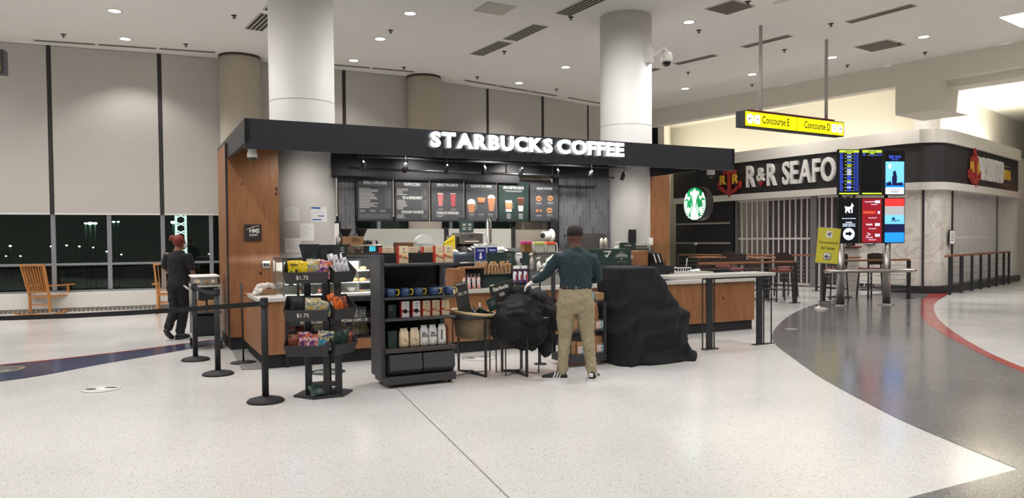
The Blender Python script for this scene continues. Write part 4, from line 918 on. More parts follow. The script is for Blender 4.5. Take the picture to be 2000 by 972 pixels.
# ------------------------------------------------------------------ counters
SLAB = P('worktop_pale_grey', (196, 192, 186), .3, var=.03, scale=60)
t = kt('wood_counter', 'short pine counter block at the kiosk left corner', 'counter', -.28, 0)
MB(WOODP).box(0, .28, 0, 1.75, .17, .82).build('wood_carcass', parent=t); MB(BLK2).box(.06, .28, .05, 1.7, 0, .17).build('plinth', parent=t); MB(SLAB).box(-.03, .29, -.03, 1.0, .82, .865, .004).build('worktop', parent=t); MB(WOODP).box(0, .28, 1.0, 1.75, .80, .83).build('upper_panel', parent=t)
t = kt('snack_cooler', 'black open snack shelving under the pastry case', 'shelving', 0, 0)
m = MB(BLK2); m.box(0, .05, .02, .7, .0, .84); m.box(1.12, 1.17, .02, .7, 0, .84); m.box(.05, 1.12, .65, .7, .0, .84); m.box(0, 1.17, .02, .7, .78, .84); m.build('case', parent=t)
MB(WOODP).box(.0, 1.17, .0, .03, .17, .30).build('wood_kick_panel', parent=t); MB(BLK2).box(0, 1.17, .06, .1, 0, .17).build('plinth', parent=t)
m = MB(BLK); m.box(.05, 1.12, .04, .65, .30, .32); m.box(.05, 1.12, .04, .65, .50, .515); m.build('shelf', parent=t)
m = MB(BLK); m.box(.05, 1.12, .03, .045, .50, .57); m.use(CHALK); m.text('POTATO CHIPS', .05, FR(.33, .026, .535), None, .0005, .001, .8); m.text('POPCORN CHIPS 1.75', .05, FR(.85, .026, .535), None, .0005, .001, .8); m.build('price_rail', parent=t)
m = MB(STEEL)
for z in (.345, .375, .405, .56, .60, .64): m.tube([(.06, .06, z), (1.11, .06, z)], .0025, 5)
for i in range(22): m.tube([(.06+i*.05, .06, .32), (.06+i*.05, .06, .42)], .002, 5); m.tube([(.06+i*.05, .06, .53), (.06+i*.05, .06, .65)], .002, 5)
m.build('wire_basket', parent=t)
t = kt('wood_counter', 'long pine fronted front counter running to the right end', 'counter', 1.17, 0)
for i, (a, b) in enumerate(((0, 1.7), (1.7, 3.4), (3.4, 5.1), (5.1, 6.58))): MB(WOODH).box(a+.002, b-.002, 0, .03, .16, .82).build('wood_front', parent=t)
MB(BLK2).box(0, 6.55, .03, .6, .0, .16).build('plinth', parent=t); MB(P('counter_core', (90, 80, 72))).box(0, 6.57, .03, .75, .16, .82).build('carcass', parent=t)
m = MB(SLAB); m.box(-.0, 6.62, -.05, .8, .82, .875, .005); m.build('worktop', parent=t)
# counter item base plates / display riser
# pastry case
t = kt('pastry_case', 'glass pastry case lit inside with white shelves', 'display case', 0, .1, .845)
MW = P('case_white', (228, 228, 224), .35); 
m = MB(MW); m.box(0, 1.17, 0, .72, 0, .03); m.box(.03, 1.14, .68, .7, .03, .43); m.build('case_body', parent=t, label='white base and back')
m = MB(P('case_frame', (150, 154, 156), .3, .7)); 
for x in (0, 1.15): m.box(x, x+.02, 0, .02, .03, .47); m.box(x, x+.02, .70, .72, .03, .47)
m.box(0, 1.17, 0, .02, .46, .485); m.box(0, 1.17, .7, .72, .46, .485); m.box(0, .02, 0, .72, .46, .485); m.box(1.15, 1.17, 0, .72, .46, .485); m.build('frame', parent=t)
MB(BLK2).box(.17, .2, -.005, .015, .03, .48).build('front_post', parent=t)
for z in (.16, .31): MB(MW).box(.03, 1.14, .15, .68, z, z+.012).build('shelf', parent=t)
for n_, g in (('glass_front', (.02, 1.15, .002, .008, .03, .46)), ('glass_side', (.002, .008, .02, .7, .03, .46))): MB(GLASS).box(*g).build(n_, parent=t)
m = MB(P('case_top_black', (60, 62, 66), .3)); m.box(0, 1.17, .0, .72, .485, .5); m.build('top_panel', parent=t)
l = area((0, 0, 0), (0, 0, 0), 1.0, .06, 11, (1, .97, .92), 'case_lamp'); l.parent = t; l.location = (.58, .06, .44); l.rotation_euler = (.95, 0, 0)
PB = P('pastry_golden', (205, 148, 86), .6, var=.2); PD = P('pastry_chocolate', (84, 44, 34), .6); PW = P('pastry_cream', (232, 222, 205), .6); PPK = P('pastry_pink', (214, 130, 130), .5)
pi = 0
plab = {'bun': 'golden bun', 'bagel': 'golden bagel', 'muffin': 'chocolate muffin', 'pop': 'pink round cake pop', 'loaf': 'brown loaf slice', 'cookie': 'flat golden cookie'}
spots = [('bun', .95, .31), ('bagel', .72, .16), ('bagel', .84, .16), ('bun', .96, .16), ('bun', 1.07, .16), ('muffin', .10, .31-.0), ('muffin', .16, .16), ('pop', .30, .16), ('loaf', .40, .16), ('cookie', .55, .16), ('cookie', .62, .31), ('pop', .5, .03), ('loaf', .6, .03), ('bun', .72, .03), ('cookie', 1.05, .03), ('bun', 1.08, .31), ('loaf', .3, .31), ('bun', .42, .31), ('muffin', .24, .03)]
levs = {.31: 'top shelf', .16: 'middle shelf', .03: 'floor'}
for k, x, z in spots:
    pi += 1
    near = 'left' if x < .35 else ('middle' if x < .75 else 'right')
    same = [s for s in spots if s[0] == k and s[2] == z]; r_ = sorted(s[1] for s in same).index(x)+1
    q = kt('pastry', '%s on the %s of the pastry case, %s part%s' % (plab[k], levs[z], near, '' if len(same) == 1 else ', %s such from left' % ['first', 'second', 'third', 'fourth'][r_-1]), 'pastry', x, .1+.24, .845+z+.012, group='pastries in the glass case')
    if k == 'bun': m = MB(PB); m.ell((0, 0, .024), (.05, .05, .026)); m.build('crust', parent=q)
    elif k == 'bagel': m = MB(PB); m.tube([(.034*math.cos(2*PI*i/14), .034*math.sin(2*PI*i/14), .02) for i in range(14)], .02, 8, close=True); m.build('crust', parent=q)
    elif k == 'muffin': m = MB(KRAFT); m.lathe([(.026, 0), (.036, .05)], n=16); m.build('wrapper', parent=q); m = MB(PD); m.ell((0, 0, .055), (.045, .045, .028)); m.build('crown', parent=q)
    elif k == 'pop': m = MB(PPK); m.ell((0, 0, .025), (.025, .025, .025)); m.build('ball', parent=q); MB(WHT).cyl((0, 0, .045), (0, 0, .09), .003, n=6).build('stick', parent=q)
    elif k == 'loaf': m = MB(PD); m.box(-.05, .05, -.03, .03, 0, .035, .01); m.build('slice', parent=q)
    else: m = MB(PB); m.lathe([(.01, 0), (.05, .002), (.05, .008), (.02, .014)], n=18); m.build('biscuit', parent=q)
for i, (x, z, lab) in enumerate(((.12, .175, 'left'), (.27, .175, 'second'), (.58, .175, 'middle'), (.4, .045, 'low'))):
    q = kt('price_card', 'small black price card in the pastry case, %s one' % lab, 'price card', x, .22, .845+z, group='price cards in the pastry case'); MB(BLK2).box(-.03, .03, 0, .004, -.03, .015).build('card', parent=q)
q = kt('white_bowl', 'white bowl on the pastry case floor, right part', 'bowl', .92, .35, .89); MB(WHT).lathe([(.03, 0), (.06, .05), (.057, .05), (.028, .006)], n=20).build('bowl', parent=q)
q = kt('counter_card', 'small blue card standing in the left of the pastry case', 'card', .1, .16, 1.19); MB(P('card_navy', (52, 60, 120), .5)).box(-.05, .05, 0, .005, 0, .1).build('card', parent=q)
# shelf of the case top carrying equipment
t = kt('top_shelf', 'thin steel shelf above the right of the pastry case', 'shelf', .76, .55, 1.352); MB(STEEL).box(0, .76, 0, .35, 0, .02).build('board', parent=t)
for x in (.02, .72): MB(STEEL).box(x, x+.02, .16, .18, -.1 if x > .1 else -.01, .0).build('bracket', parent=t)
# snack bags under the case
BAGM = {'purple': pouch_mat('pouch_purple', [(110, 50, 110), (225, 195, 215), (200, 110, 70), (120, 60, 120)]), 'blue': pouch_mat('pouch_blue', [(60, 140, 180), (190, 170, 110), (60, 80, 110), (210, 200, 160)]),
        'yellow': pouch_mat('pouch_yellow', [(226, 196, 20), (235, 205, 40), (215, 180, 20)]), 'black': pouch_mat('pouch_black', [(34, 34, 38), (44, 44, 48), (28, 28, 32)]),
        'white': pouch_mat('pouch_white', [(190, 190, 195), (225, 225, 228), (150, 150, 155)]), 'orange': pouch_mat('pouch_orange', [(205, 92, 30), (225, 110, 40), (150, 70, 30)]), 'brown': pouch_mat('pouch_brown', [(110, 60, 40), (140, 70, 45), (60, 36, 30)]),
        'green': pouch_mat('pouch_green', [(28, 48, 42), (36, 58, 50), (60, 80, 70)]), 'gold': pouch_mat('pouch_gold', [(190, 160, 90), (120, 150, 170), (205, 180, 110), (225, 220, 200)]), 'bean': pouch_mat('pouch_cream', [(222, 200, 168), (226, 205, 172), (218, 196, 162)]), 'foil': pouch_mat('pouch_pale', [(228, 226, 222), (220, 218, 214)])}
def pouch(name, label, cat, pos, w_, h, d, mat, rz=0., tilt=0., group=None, seed=0, extra=None, lean=0.):
    rd = random.Random(seed); nx, nz = 9, 11
    m = MB(BAGM[mat] if isinstance(mat, str) else mat); F, Bk = [], []
    for j in range(nz+1):
        for i in range(nx+1):
            s_, t_ = i/nx, j/nz
            th = d/2*(math.sin(PI*s_)**.5)*(math.sin(PI*min(1, max(0, (t_*.93+.03))))**.55)
            cx = (s_-.5)*w_*(1-.05*math.sin(PI*t_)); cr = noise.noise(Vector((s_*4+seed*3.1, t_*5, seed)))*.012
            F.append((cx, -th+cr, t_*h)); Bk.append((cx, th+cr, t_*h))
    N = len(F); fs = []
    for j in range(nz):
        for i in range(nx):
            a = j*(nx+1)+i; b = a+1; c = a+nx+2; e = a+nx+1; fs += [(a, b, c, e), (N+b, N+a, N+e, N+c)]
    m.raw(F+Bk, fs, True); bmesh.ops.remove_doubles(m.bm, verts=m.bm.verts, dist=.0004)
    q = thing(name, label, cat, pos, rz, group)
    q.rotation_euler = (tilt, lean, rz)
    m.build('pouch', parent=q)
    if extra: extra(q, w_, h, d)
    return q
und = [('purple', .10, .325), ('brown', .22, .325), ('purple', .34, .325), ('gold', .46, .325), ('blue', .58, .325), ('purple', .70, .325), ('blue', .82, .325), ('gold', .94, .325), ('purple', .80, .325), ('white', .12, .52), ('gold', .25, .52), ('white', .40, .52), ('white', .55, .52), ('white', .68, .52), ('white', .8, .52), ('white', .92, .52), ('white', 1.04, .52), ('gold', 1.05, .325)]
cnt = {}
for i, (c, x, z) in enumerate(und):
    row = 'lower' if z < .4 else 'upper'; key = (c, row); cnt[key] = cnt.get(key, 0)+1; tot = sum(1 for a in und if a[0] == c and (a[2] < .4) == (z < .4))
    nth = sorted(a[1] for a in und if a[0] == c and (a[2] < .4) == (z < .4)).index(x)+1
    o_ = '' if tot == 1 else ', %s from the left' % ['first', 'second', 'third', 'fourth', 'fifth', 'sixth', 'seventh', 'eighth'][nth-1]
    pouch('snack_bag', '%s snack bag in the %s basket under the pastry case%s' % (c, row, o_), 'snack bag', K(x, .2+(i % 3)*.02, z), .13, .17, .06, c, KA+random.uniform(-.2, .2), -.15, 'snack bags under the pastry case', i)
# ------------------------------------------------------------------ equipment behind and on the counters
CNT = P('back_counter_grey', (92, 92, 94), .5)
t = kt('back_counter', 'grey back counter along the rear partition', 'counter', 1.34, 1.75)
MB(CNT).box(0, 4.0, .04, .7, .0, .9).build('carcass', parent=t); MB(SLAB).box(-.02, 4.04, 0, .72, .9, .94).build('worktop', parent=t); MB(P('ribbed_grey', (98, 98, 100), .5, var=.2, scale=30)).box(0, 4.1, .64, .70, .94, 1.40).build('splashback', parent=t)
t = kt('front_bar', 'grey raised inner bar behind the front counter', 'counter', 2.2, .8)
MB(CNT).box(0, 3.8, .0, .6, .0, 1.08).build('carcass', parent=t); MB(P('bar_top_dark', (70, 70, 72), .4)).box(-.02, 3.82, -.02, .62, 1.08, 1.11).build('worktop', parent=t)
# espresso machine
t = kt('espresso_machine', 'wide slate grey espresso machine behind the baked snack display', 'coffee machine', 2.58, .85, 1.11)
SLT = P('machine_slate', (78, 86, 96), .35, .3)
m = MB(SLT); m.box(0, 1.0, 0, .45, .05, .26, .06, 4); m.build('housing', parent=t)
m = MB(DARK); m.box(.02, .98, .05, .43, 0, .06); m.build('base', parent=t)
m = MB(STEEL); m.tube([(.1, -.02, .1), (.9, -.02, .1)], .012, 8); m.build('rail', parent=t)
m = MB(BLK2); m.ell((.33, .1, .29), (.045, .045, .05)); m.build('knob', parent=t)
# brewer
t = kt('coffee_brewer', 'stainless double coffee brewer under the green price card', 'coffee machine', 3.14, 1.9, .94)
m = MB(STEEL); m.box(0, .42, 0, .35, .55, .73, .01); m.box(.03, .39, .22, .35, 0, .55); m.box(-.02, .44, 0, .38, 0, .04, .01); m.box(-.12, -.02, .1, .3, .0, .68, .005); m.build('body', parent=t)
for x in (.11, .31):
    m = MB(P('server_glass_dark', (90, 84, 82), .15, .3)); m.lathe([(.07, 0), (.095, .1), (.09, .2), (.06, .24)], (x, .12, .29), 20); m.build('server', parent=t)
    m = MB(STEEL); m.lathe([(.05, 0), (.03, .03)], (x, .1, .51), 14); m.build('spout', parent=t)
m = MB(BLK2); m.box(.16, .26, -.006, 0, .655, .68); m.build('badge', parent=t); m = MB(CHALK); m.box(.09, .33, -.006, 0, .58, .595); m.build('label_strip', parent=t)
t = kt('price_card', 'dark green folded price card on top of the coffee brewer', 'price card', 3.18, 2.0, 1.67)
m = MB(GREEN); m.box(0, .25, 0, .02, 0, .21); m.box(-.02, .16, .01, .03, .17, .245); m.use(CHALK)
for x in (.05, .15): [m.box(x, x+.06, -.004, 0, z, z+.008) for z in (.14, .12, .08, .05)]
m.build('card', parent=t)
t = kt('water_tap', 'tall chrome spring rinse tap behind the counter', 'tap', 3.66, 1.95, .94)
m = MB(STEEL); m.tube([(0, 0, 0), (0, 0, .95)], .014, 8); m.tube([(.06, 0, .3), (.06, 0, .9), (.03, 0, .95), (0, 0, .95)], .02, 8); m.tube([(.06+.026*math.cos(i*.9), .026*math.sin(i*.9), .45+i*.006) for i in range(70)], .004, 5); m.build('riser', parent=t)
# items over the pastry case
t = kt('menu_screen_oven', 'beige and black countertop oven with a round knob and blue display', 'oven', 1.0, .62, 1.375)
m = MB(P('oven_taupe', (128, 114, 100), .35, .4)); m.box(0, .44, 0, .3, 0, .125, .02, 3); m.build('housing', parent=t)
m = MB(BLK2); m.box(.17, .43, -.004, .0, .015, .11); m.build('front_panel', parent=t)
m = MB(P('oven_knob', (92, 80, 70), .3, .5)); m.cyl((.09, 0, .06), (.09, -.03, .06), .042, n=24); m.build('knob', parent=t)
m = MB(P('display_cyan', (60, 190, 230), .5, emit=1.3, var=0)); [m.box(.25+i*.03, .25+i*.03+.02, -.008, -.004, z, z+.016) for i in range(3) for z in (.035, .06, .085)]; m.build('display', parent=t)
t.name = 'countertop_oven'
t = kt('cardboard_box', 'kraft cardboard box with dark print on top of the oven', 'box', .96, .72, 1.50, .05)
m = MB(KRAFT); m.box(0, .24, 0, .2, 0, .115, .004); m.use(P('box_print', (96, 66, 46), .8)); [m.box(.07, .07+w_, -.002, .001, z, z+.008) for w_, z in ((.08, .09), (.12, .07), (.13, .055), (.11, .035))]; m.build('carton', parent=t)
for i, (u, v, lab) in enumerate(((1.02, 1.0, 'black coffee grinder with funnel hopper, left one'), (1.24, 1.0, 'black coffee grinder with funnel hopper, right one'))):
    t = kt('coffee_grinder', lab, 'grinder', u, v, 1.35, group='two coffee grinders'); m = MB(BLK2); m.lathe([(.035, .25), (.085, .36), (.09, .37)], n=20, cap=False); m.lathe([(.034, .25), (.034, .18)], n=14); m.build('hopper', parent=t)
    m = MB(DARK); m.box(-.04, .04, -.05, .08, 0, .2, .012); m.build('body', parent=t)
    if i: m = MB(STEEL); m.tube([(-.04, -.06, .02), (-.04, -.06, .2), (0, -.06, .235), (.04, -.06, .2), (.04, -.06, .02)], .012, 8); m.build('chrome_hoop', parent=t)
t = kt('metal_canister', 'small steel canister behind the cardboard box', 'canister', .93, 1.0, 1.35); MB(STEEL).lathe([(.05, 0), (.05, .24), (.03, .26)], n=18).build('can', parent=t); m = MB(STEEL); m.tube([(-.03, 0, .26), (0, 0, .3), (.03, 0, .26)], .005, 6); m.build('handle', parent=t)
t = kt('framed_certificate', 'black framed white paper beside the left column', 'picture frame', 1.10, 2.40, 1.38); m = MB(BLK2); m.box(-.12, .2, 0, .03, 0, .48); m.build('frame', parent=t); m = MB(PAPER); m.box(-.09, .17, -.004, 0, .03, .45); m.build('sheet', parent=t)
t = kt('napkin_dispenser', 'black paper towel dispenser with a white sheet hanging out', 'dispenser', 1.30, .9, 1.36); m = MB(P('dispenser_black', (46, 46, 50), .35)); m.box(0, .16, 0, .15, 0, .2, .02); m.build('body', parent=t); m = MB(PAPER); m.box(.07, .12, -.01, 0, .05, .19, .01); m.build('paper', parent=t)
# shakers
t = kt('steel_shaker', 'steel shaker between grinder and towel dispenser', 'shaker', 1.18, .85, 1.36); MB(STEEL).lathe([(.025, 0), (.025, .08), (.012, .11)], n=14).build('cup', parent=t)
t = kt('cardboard_box', 'open brown cardboard box on the back counter under the pink drinks board', 'box', 2.05, 1.85, 1.25)
m = MB(P('kraft_dark', (134, 98, 72), .8)); m.box(0, .27, 0, .2, 0, .27, .003); m.build('carton', parent=t)
t = kt('equipment_stand', 'dark shelf unit behind the tall merchandise rack', 'stand', 1.75, 1.75, .94); m = MB(BLK2); m.box(0, 1.25, .05, .45, 0, .30); m.build('case', parent=t)
t = kt('dark_tray_box', 'black lidded tray box in front of the brown carton', 'box', 2.2, 1.72, 1.24); m = MB(BLK2); m.box(0, .27, 0, .1, .13, .15); m.box(.14, .27, .0, .1, 0, .13); m.build('box', parent=t); MB(PAPER).box(.16, .25, -.004, 0, .05, .09).build('label', parent=t)
t = kt('coffee_filters', 'fan of white paper coffee filters in a clear holder', 'filters', 2.36, 1.8, 1.25)
m = MB(PAPER); prof = [(-.0, .2)]+[(.14*math.cos(a), .27+.12*math.sin(a)) for a in [PI*i/12 for i in range(13)]]; m.prism([(x+.13, z) for x, z in prof], .0, .12, 'y'); m.build('filter_stack', parent=t)
MB(CLEARP).box(-.02, .3, -.02, .15, 0, .26, .01).build('holder', parent=t)
t = kt('brochure_holder', 'yellow slanted brochure holder beside the filters', 'holder', 2.82, 1.75, 1.25); m = MB(P('holder_yellow', (222, 196, 40), .5)); m.prism([(0, 0), (.17, 0), (.17, .38), (0, .26)], 0, .08, 'y'); m.use(BLK2); [m.box(.03+i*.03, .045+i*.03, -.003, 0, .25+i*.012, .265+i*.012) for i in range(4)]; m.build('holder', parent=t)
t = kt('plush_panda', 'small black and white plush toy beside the yellow holder', 'toy', 2.62, 1.0, 1.27); m = MB(P('plush_white', (225, 222, 218), .9, bump=.4)); m.ell((.06, 0, .09), (.055, .05, .05)); m.ell((.09, .01, .04), (.05, .04, .04)); m.build('plush_body', parent=t); m = MB(BLK2); m.ell((.02, 0, .05), (.03, .03, .03)); m.ell((.04, -.03, .1), (.018, .015, .018)); m.ell((.1, 0, .14), (.018, .012, .018)); m.build('black_patch', parent=t)
# acrylic stands with blue notices
for i, (u, w_, h, lab) in enumerate(((2.87, .17, .19, 'blue glove notice in a clear stand, left one with white crumpled paper behind'), (3.10, .17, .19, 'blue glove notice in a clear stand, right one turned away'))):
    t = kt('acrylic_stand', lab, 'notice', u, .68+i*.06, 1.12, .15*i, 'two blue notices in clear stands'); m = MB(CLEARP); m.box(-.01, w_+.01, .004, .01, 0, .37); m.box(0, w_, -.05, .1, 0, .006); m.build('stand', parent=t)
    m = MB(P('notice_blue', (38, 50, 140), .4)); m.box(0, w_, -.004, .003, .13, .32); m.use(PAPER); m.box(0, w_, -.005, .003, .32, .345); m.box(.03, .14, -.006, 0, .28, .287); m.box(.03, .14, -.006, 0, .265, .272); m.prism([(.06, .15), (.075, .24), (.085, .25), (.095, .24), (.11, .15)], -.006, -.003, 'y'); m.build('notice', parent=t)
t = kt('crumpled_paper', 'white crumpled paper behind the blue notices', 'paper', 2.83, .85, 1.37); m = MB(PAPER)
for i in range(7): m.ell((.03+.05*i, 0, .04+.03*(i % 3)), (.045, .03, .018), 8, 5, Euler((.3*i, .5-.2*i, 0)))
m.build('paper', parent=t)
GRC = GREEN
t = kt('menu_tent', 'dark green card box standing beside the clear cup', 'card', 3.05, .72, 1.11); m = MB(GRC); m.box(.03, .33, 0, .1, 0, .25); m.build('card', parent=t)
t = kt('menu_tent', 'dark green printed card just left of the clear cup', 'card', 3.38, .72, 1.11); m = MB(GRC); m.box(0, .16, 0, .06, 0, .27); m.use(TXD); [m.box(.03, .12, -.003, 0, z, z+.008) for z in (.22, .19, .15, .12)]; m.build('card', parent=t)
t = kt('menu_tent', 'dark green slanted card right of the clear cup', 'card', 3.63, .72, 1.11, .0); m = MB(GRC); m.prism([(0, 0), (.15, 0), (.17, .25), (.03, .25)], 0, .05, 'y'); m.build('card', parent=t)
t = kt('plastic_cup', 'tall clear plastic cup with white lid standing on the bar', 'cup', 3.47, .55, 1.13); t.location = K(3.40, .3, 1.16)
m = MB(FROST); m.lathe([(.033, 0), (.05, .17)], n=20); m.build('cup', parent=t); m = MB(FROST); m.lathe([(.054, .17), (.054, .182), (.04, .186), (.038, .2), (.01, .2)], n=20); m.build('lid', parent=t); MB(BLK2).box(-.006, .03, -.047, -.044, .05, .12).build('print', parent=t)
t = kt('plastic_bag', 'white plastic bag lying over the bar behind the cup', 'bag', 3.3, 1.3, 1.38); m = MB(P('bag_white', (222, 212, 206), .35, alpha=.9)); m.ell((0, 0, 0), (.16, .1, .035)); m.ell((.2, 0, .01), (.18, .1, .045)); m.ell((.32, .02, -.01), (.1, .08, .03)); o = m.build('film', parent=t); remesh(o, .012, 3, .03, .06)
t = kt('upper_bar_shelf', 'thin dark shelf above the inner bar', 'shelf', 3.0, 1.2, 1.33); MB(BLK2).box(0, 1.2, 0, .25, 0, .02).build('board', parent=t); MB(BLK2).box(.0, .02, .1, .12, -.22, 0).build('bracket', parent=t); MB(BLK2).box(1.18, 1.2, .1, .12, -.22, 0).build('bracket', parent=t)
# syrup pumps, jugs, bottles
TEA = P('jug_amber', (132, 92, 50), .25); MAG = P('lid_magenta', (200, 60, 130), .45); ORG = P('lid_orange', (225, 90, 50), .45); LIME = P('lid_lime', (180, 190, 90), .45)
def jug(u, v, z, lid, lab, h=.24, body=TEA):
    t = kt('tea_jug', lab, 'jug', u, v, z, group='square jugs with coloured lids'); m = MB(body); m.box(-.07, .07, -.06, .06, 0, h, .015); m.build('jug_body', parent=t); m = MB(lid); m.box(-.075, .075, -.065, .065, h, h+.045, .008); m.build('lid', parent=t)
    m = MB(WHT); m.tube([(.07, -.02, h+.02), (.11, -.03, h+.02), (.12, -.03, h-.02), (.12, -.03, h-.2)], .009, 8); m.build('handle', parent=t)
t = kt('ice_bin', 'grey metal ice bin with drinks jugs beside the cashier', 'bin', 4.0, .82, 1.11); MB(P('bin_grey', (120, 120, 118), .4, .4)).box(0, .8, 0, .42, 0, .22, .006).build('body', parent=t); MB(STEEL).box(-.01, .81, -.01, .43, .22, .235).build('rim', parent=t)
jug(3.92, 1.05, 1.24, MAG, 'square jug with a magenta lid behind the counter'); jug(4.14, 1.05, 1.345, LIME, 'square jug with a lime green lid', .12, PALE); jug(4.35, 1.05, 1.345, ORG, 'square jug with an orange lid', .12, PALE)
def pump(u, v, z, lab, h=.14, mat=WHT, name='syrup_bottle', cat='bottle', grp='pump bottles on the counter'):
    t = kt(name, lab, cat, u, v, z, group=grp); m = MB(mat); m.lathe([(.03, 0), (.032, h*.75), (.014, h)], n=14); m.build('bottle', parent=t); m = MB(WHT); m.tube([(0, 0, h), (0, 0, h+.05), (-.04, -.01, h+.05), (-.045, -.01, h+.035)], .009, 6); m.lathe([(.022, h+.045), (.026, h+.065)], n=12); m.build('pump_head', parent=t)
pump(3.72, .5, 1.1, 'tall white pump bottle beside the plastic bag', .18, P('bottle_clear', (170, 165, 160), .2)); pump(3.80, .42, 1.08, 'shorter white pump bottle next to the white bag', .14); pump(3.79, .3, 1.0, 'low front white pump bottle near the white bag', .1)
t = kt('plastic_bag', 'white crumpled plastic bag on the counter left of the man', 'bag', 4.0, .35, 1.0); m = MB(P('bag_clear_white', (215, 222, 218), .3, alpha=.85)); m.ell((0, 0, .16), (.15, .1, .12)); m.ell((.1, 0, .25), (.12, .08, .07)); o = m.build('film', parent=t); remesh(o, .012, 2, .06, .06)
t = kt('bar_tray', 'pale grey metal counter shield left of the man', 'tray', 3.52, .12, .875); m = MB(P('shield_grey', (160, 158, 154), .4, .3)); m.box(0, .95, .0, .02, 0, .16); m.box(0, .95, 0, .4, .0, .01); m.build('shield', parent=t)
t = kt('milk_pitcher_set', 'dark spouted pitchers on the inner bar', 'pitcher', 3.66, .9, 1.11); m = MB(P('pitcher_grey', (120, 118, 118), .3, .5)); m.box(0, .12, 0, .1, 0, .13, .01); m.build('pitcher', parent=t)
for i, (u, lab) in enumerate(((5.32, 'left slim squeeze bottle behind the man'), (5.40, 'right slim squeeze bottle behind the man'))):
    t = kt('squeeze_bottle', lab, 'bottle', u, 1.0, 1.39, group='two squeeze bottles'); m = MB(P('bottle_milky', (205, 200, 190), .35)); m.lathe([(.03, 0), (.03, .15), (.01, .18)], n=14); m.build('bottle', parent=t); MB(BLK2).tube([(0, 0, .18), (.01, 0, .215)], .006, 6).build('nozzle', parent=t)
t = kt('drinks_machine', 'dark grey rounded machine head beside the squeeze bottles', 'machine', 5.40, 1.85, .94); m = MB(P('machine_dark_taupe', (78, 72, 70), .4)); m.prism([(0, 0), (.62, 0), (.62, .6), (.58, .68), (.5, .71), (.0, .71)], 0, .4, 'y'); m.build('housing', parent=t)
for i, (u, lab) in enumerate(((5.55, 'left white topped pump jar on the green box'), (5.62, 'right white topped pump jar on the green box'))): pump(u, .9, 1.375, lab, .06)
t = kt('folded_cloths', 'pile of grey cloths on the counter under the right column', 'cloth', 5.85, .95, 1.35); m = MB(P('cloth_grey', (96, 92, 86), .9)); m.box(-.05, .42, 0, .2, 0, .06, .02); m.box(0, .38, .01, .18, .06, .085, .01); m.build('pile', parent=t)
t = kt('plinth_shelf', 'grey support block below the cloths and squeeze bottles', 'shelf', 5.2, .85, 1.11); t.name = 'bar_riser'; MB(CNT).box(0, 1.1, 0, .3, 0, .24).build('block', parent=t)
# green counter box
t = kt('display_box', 'large dark green promotional box behind the covered object', 'box', 4.68, .15, 1.115)
MB(GREEN).box(0, .62, 0, .35, 0, .28, .004).build('box_body', parent=t)
m = MB(CHALK); m.prism([(.10, .25), (.25, .255), (.17, .15), (.13, .17), (.15, .20), (.17, .18), (.21, .235), (.12, .235)], -.003, 0, 'y'); m.use(P('card_mint', (60, 140, 100), .5)); m.prism([(.11, .205), (.16, .2), (.13, .18)], -.004, 0, 'y'); m.build('arrow_mark', parent=t)
m = MB(CHALK); m.text("WE'RE READY TO", .02, FR(.44, -.002, .195), None, .0005, .001); m.text('BREW FOR YOU HERE', .022, FR(.44, -.002, .17), None, .0006, .001); m.box(.40, .47, -.002, 0, .225, .23); m.box(.31, .56, -.002, 0, .15, .152); m.box(.43, .45, -.002, 0, .115, .135); m.box(.35, .53, -.002, 0, .08, .082); m.build('lettering', parent=t)
t = kt('stand_base', 'base block under the dark green promotional box', 'box', 4.68, .12, .875); t.name = 'counter_riser'; MB(BLK2).box(0, 1.45, 0, .4, 0, .238).build('block', parent=t)
t = kt('price_card', 'green sign card leaning above the pine box', 'price card', 5.34, .5, 1.38); m = MB(GREEN); m.box(0, .31, 0, .02, -.02, .11); m.use(CHALK); m.text('FLAVORED', .02, FR(.155, -.002, .06), None, .0006, .001, 1.5); m.box(.13, .19, -.002, 0, .09, .093); m.build('card', parent=t)
MB(BLK2).box(.1, .2, .02, .05, -.25, .0).build('support', parent=t)
t = kt('condiment_box', 'small pine box with steel side and knob on the counter', 'box', 5.2, .2, 1.115)
MB(WOODH).box(.14, .47, 0, .3, 0, .245, .012).build('pine_body', parent=t); MB(STEEL).box(0, .14, 0, .3, 0, .26).build('steel_side', parent=t); m = MB(CLEARP); m.ell((.12, -.03, .15), (.035, .03, .035)); m.build('knob', parent=t)
t = kt('lid_organiser', 'black slanted organiser with two white card slots', 'organiser', 5.70, .2, 1.115)
m = MB(BLK2); m.box(0, .3, -.02, .2, 0, .035)
for x in (.02, .1, .17): m.prism([(x+.08, .035), (x+.11, .035), (x+.05, .2), (x+.02, .2)], 0, .18, 'y')
m.build('organiser', parent=t); m = MB(PAPER)
for x in (.065, .15): m.prism([(x+.055, .05), (x+.075, .05), (x+.02, .19), (x+.0, .19)], -.004, .1, 'y')
m.build('card_slot', parent=t)
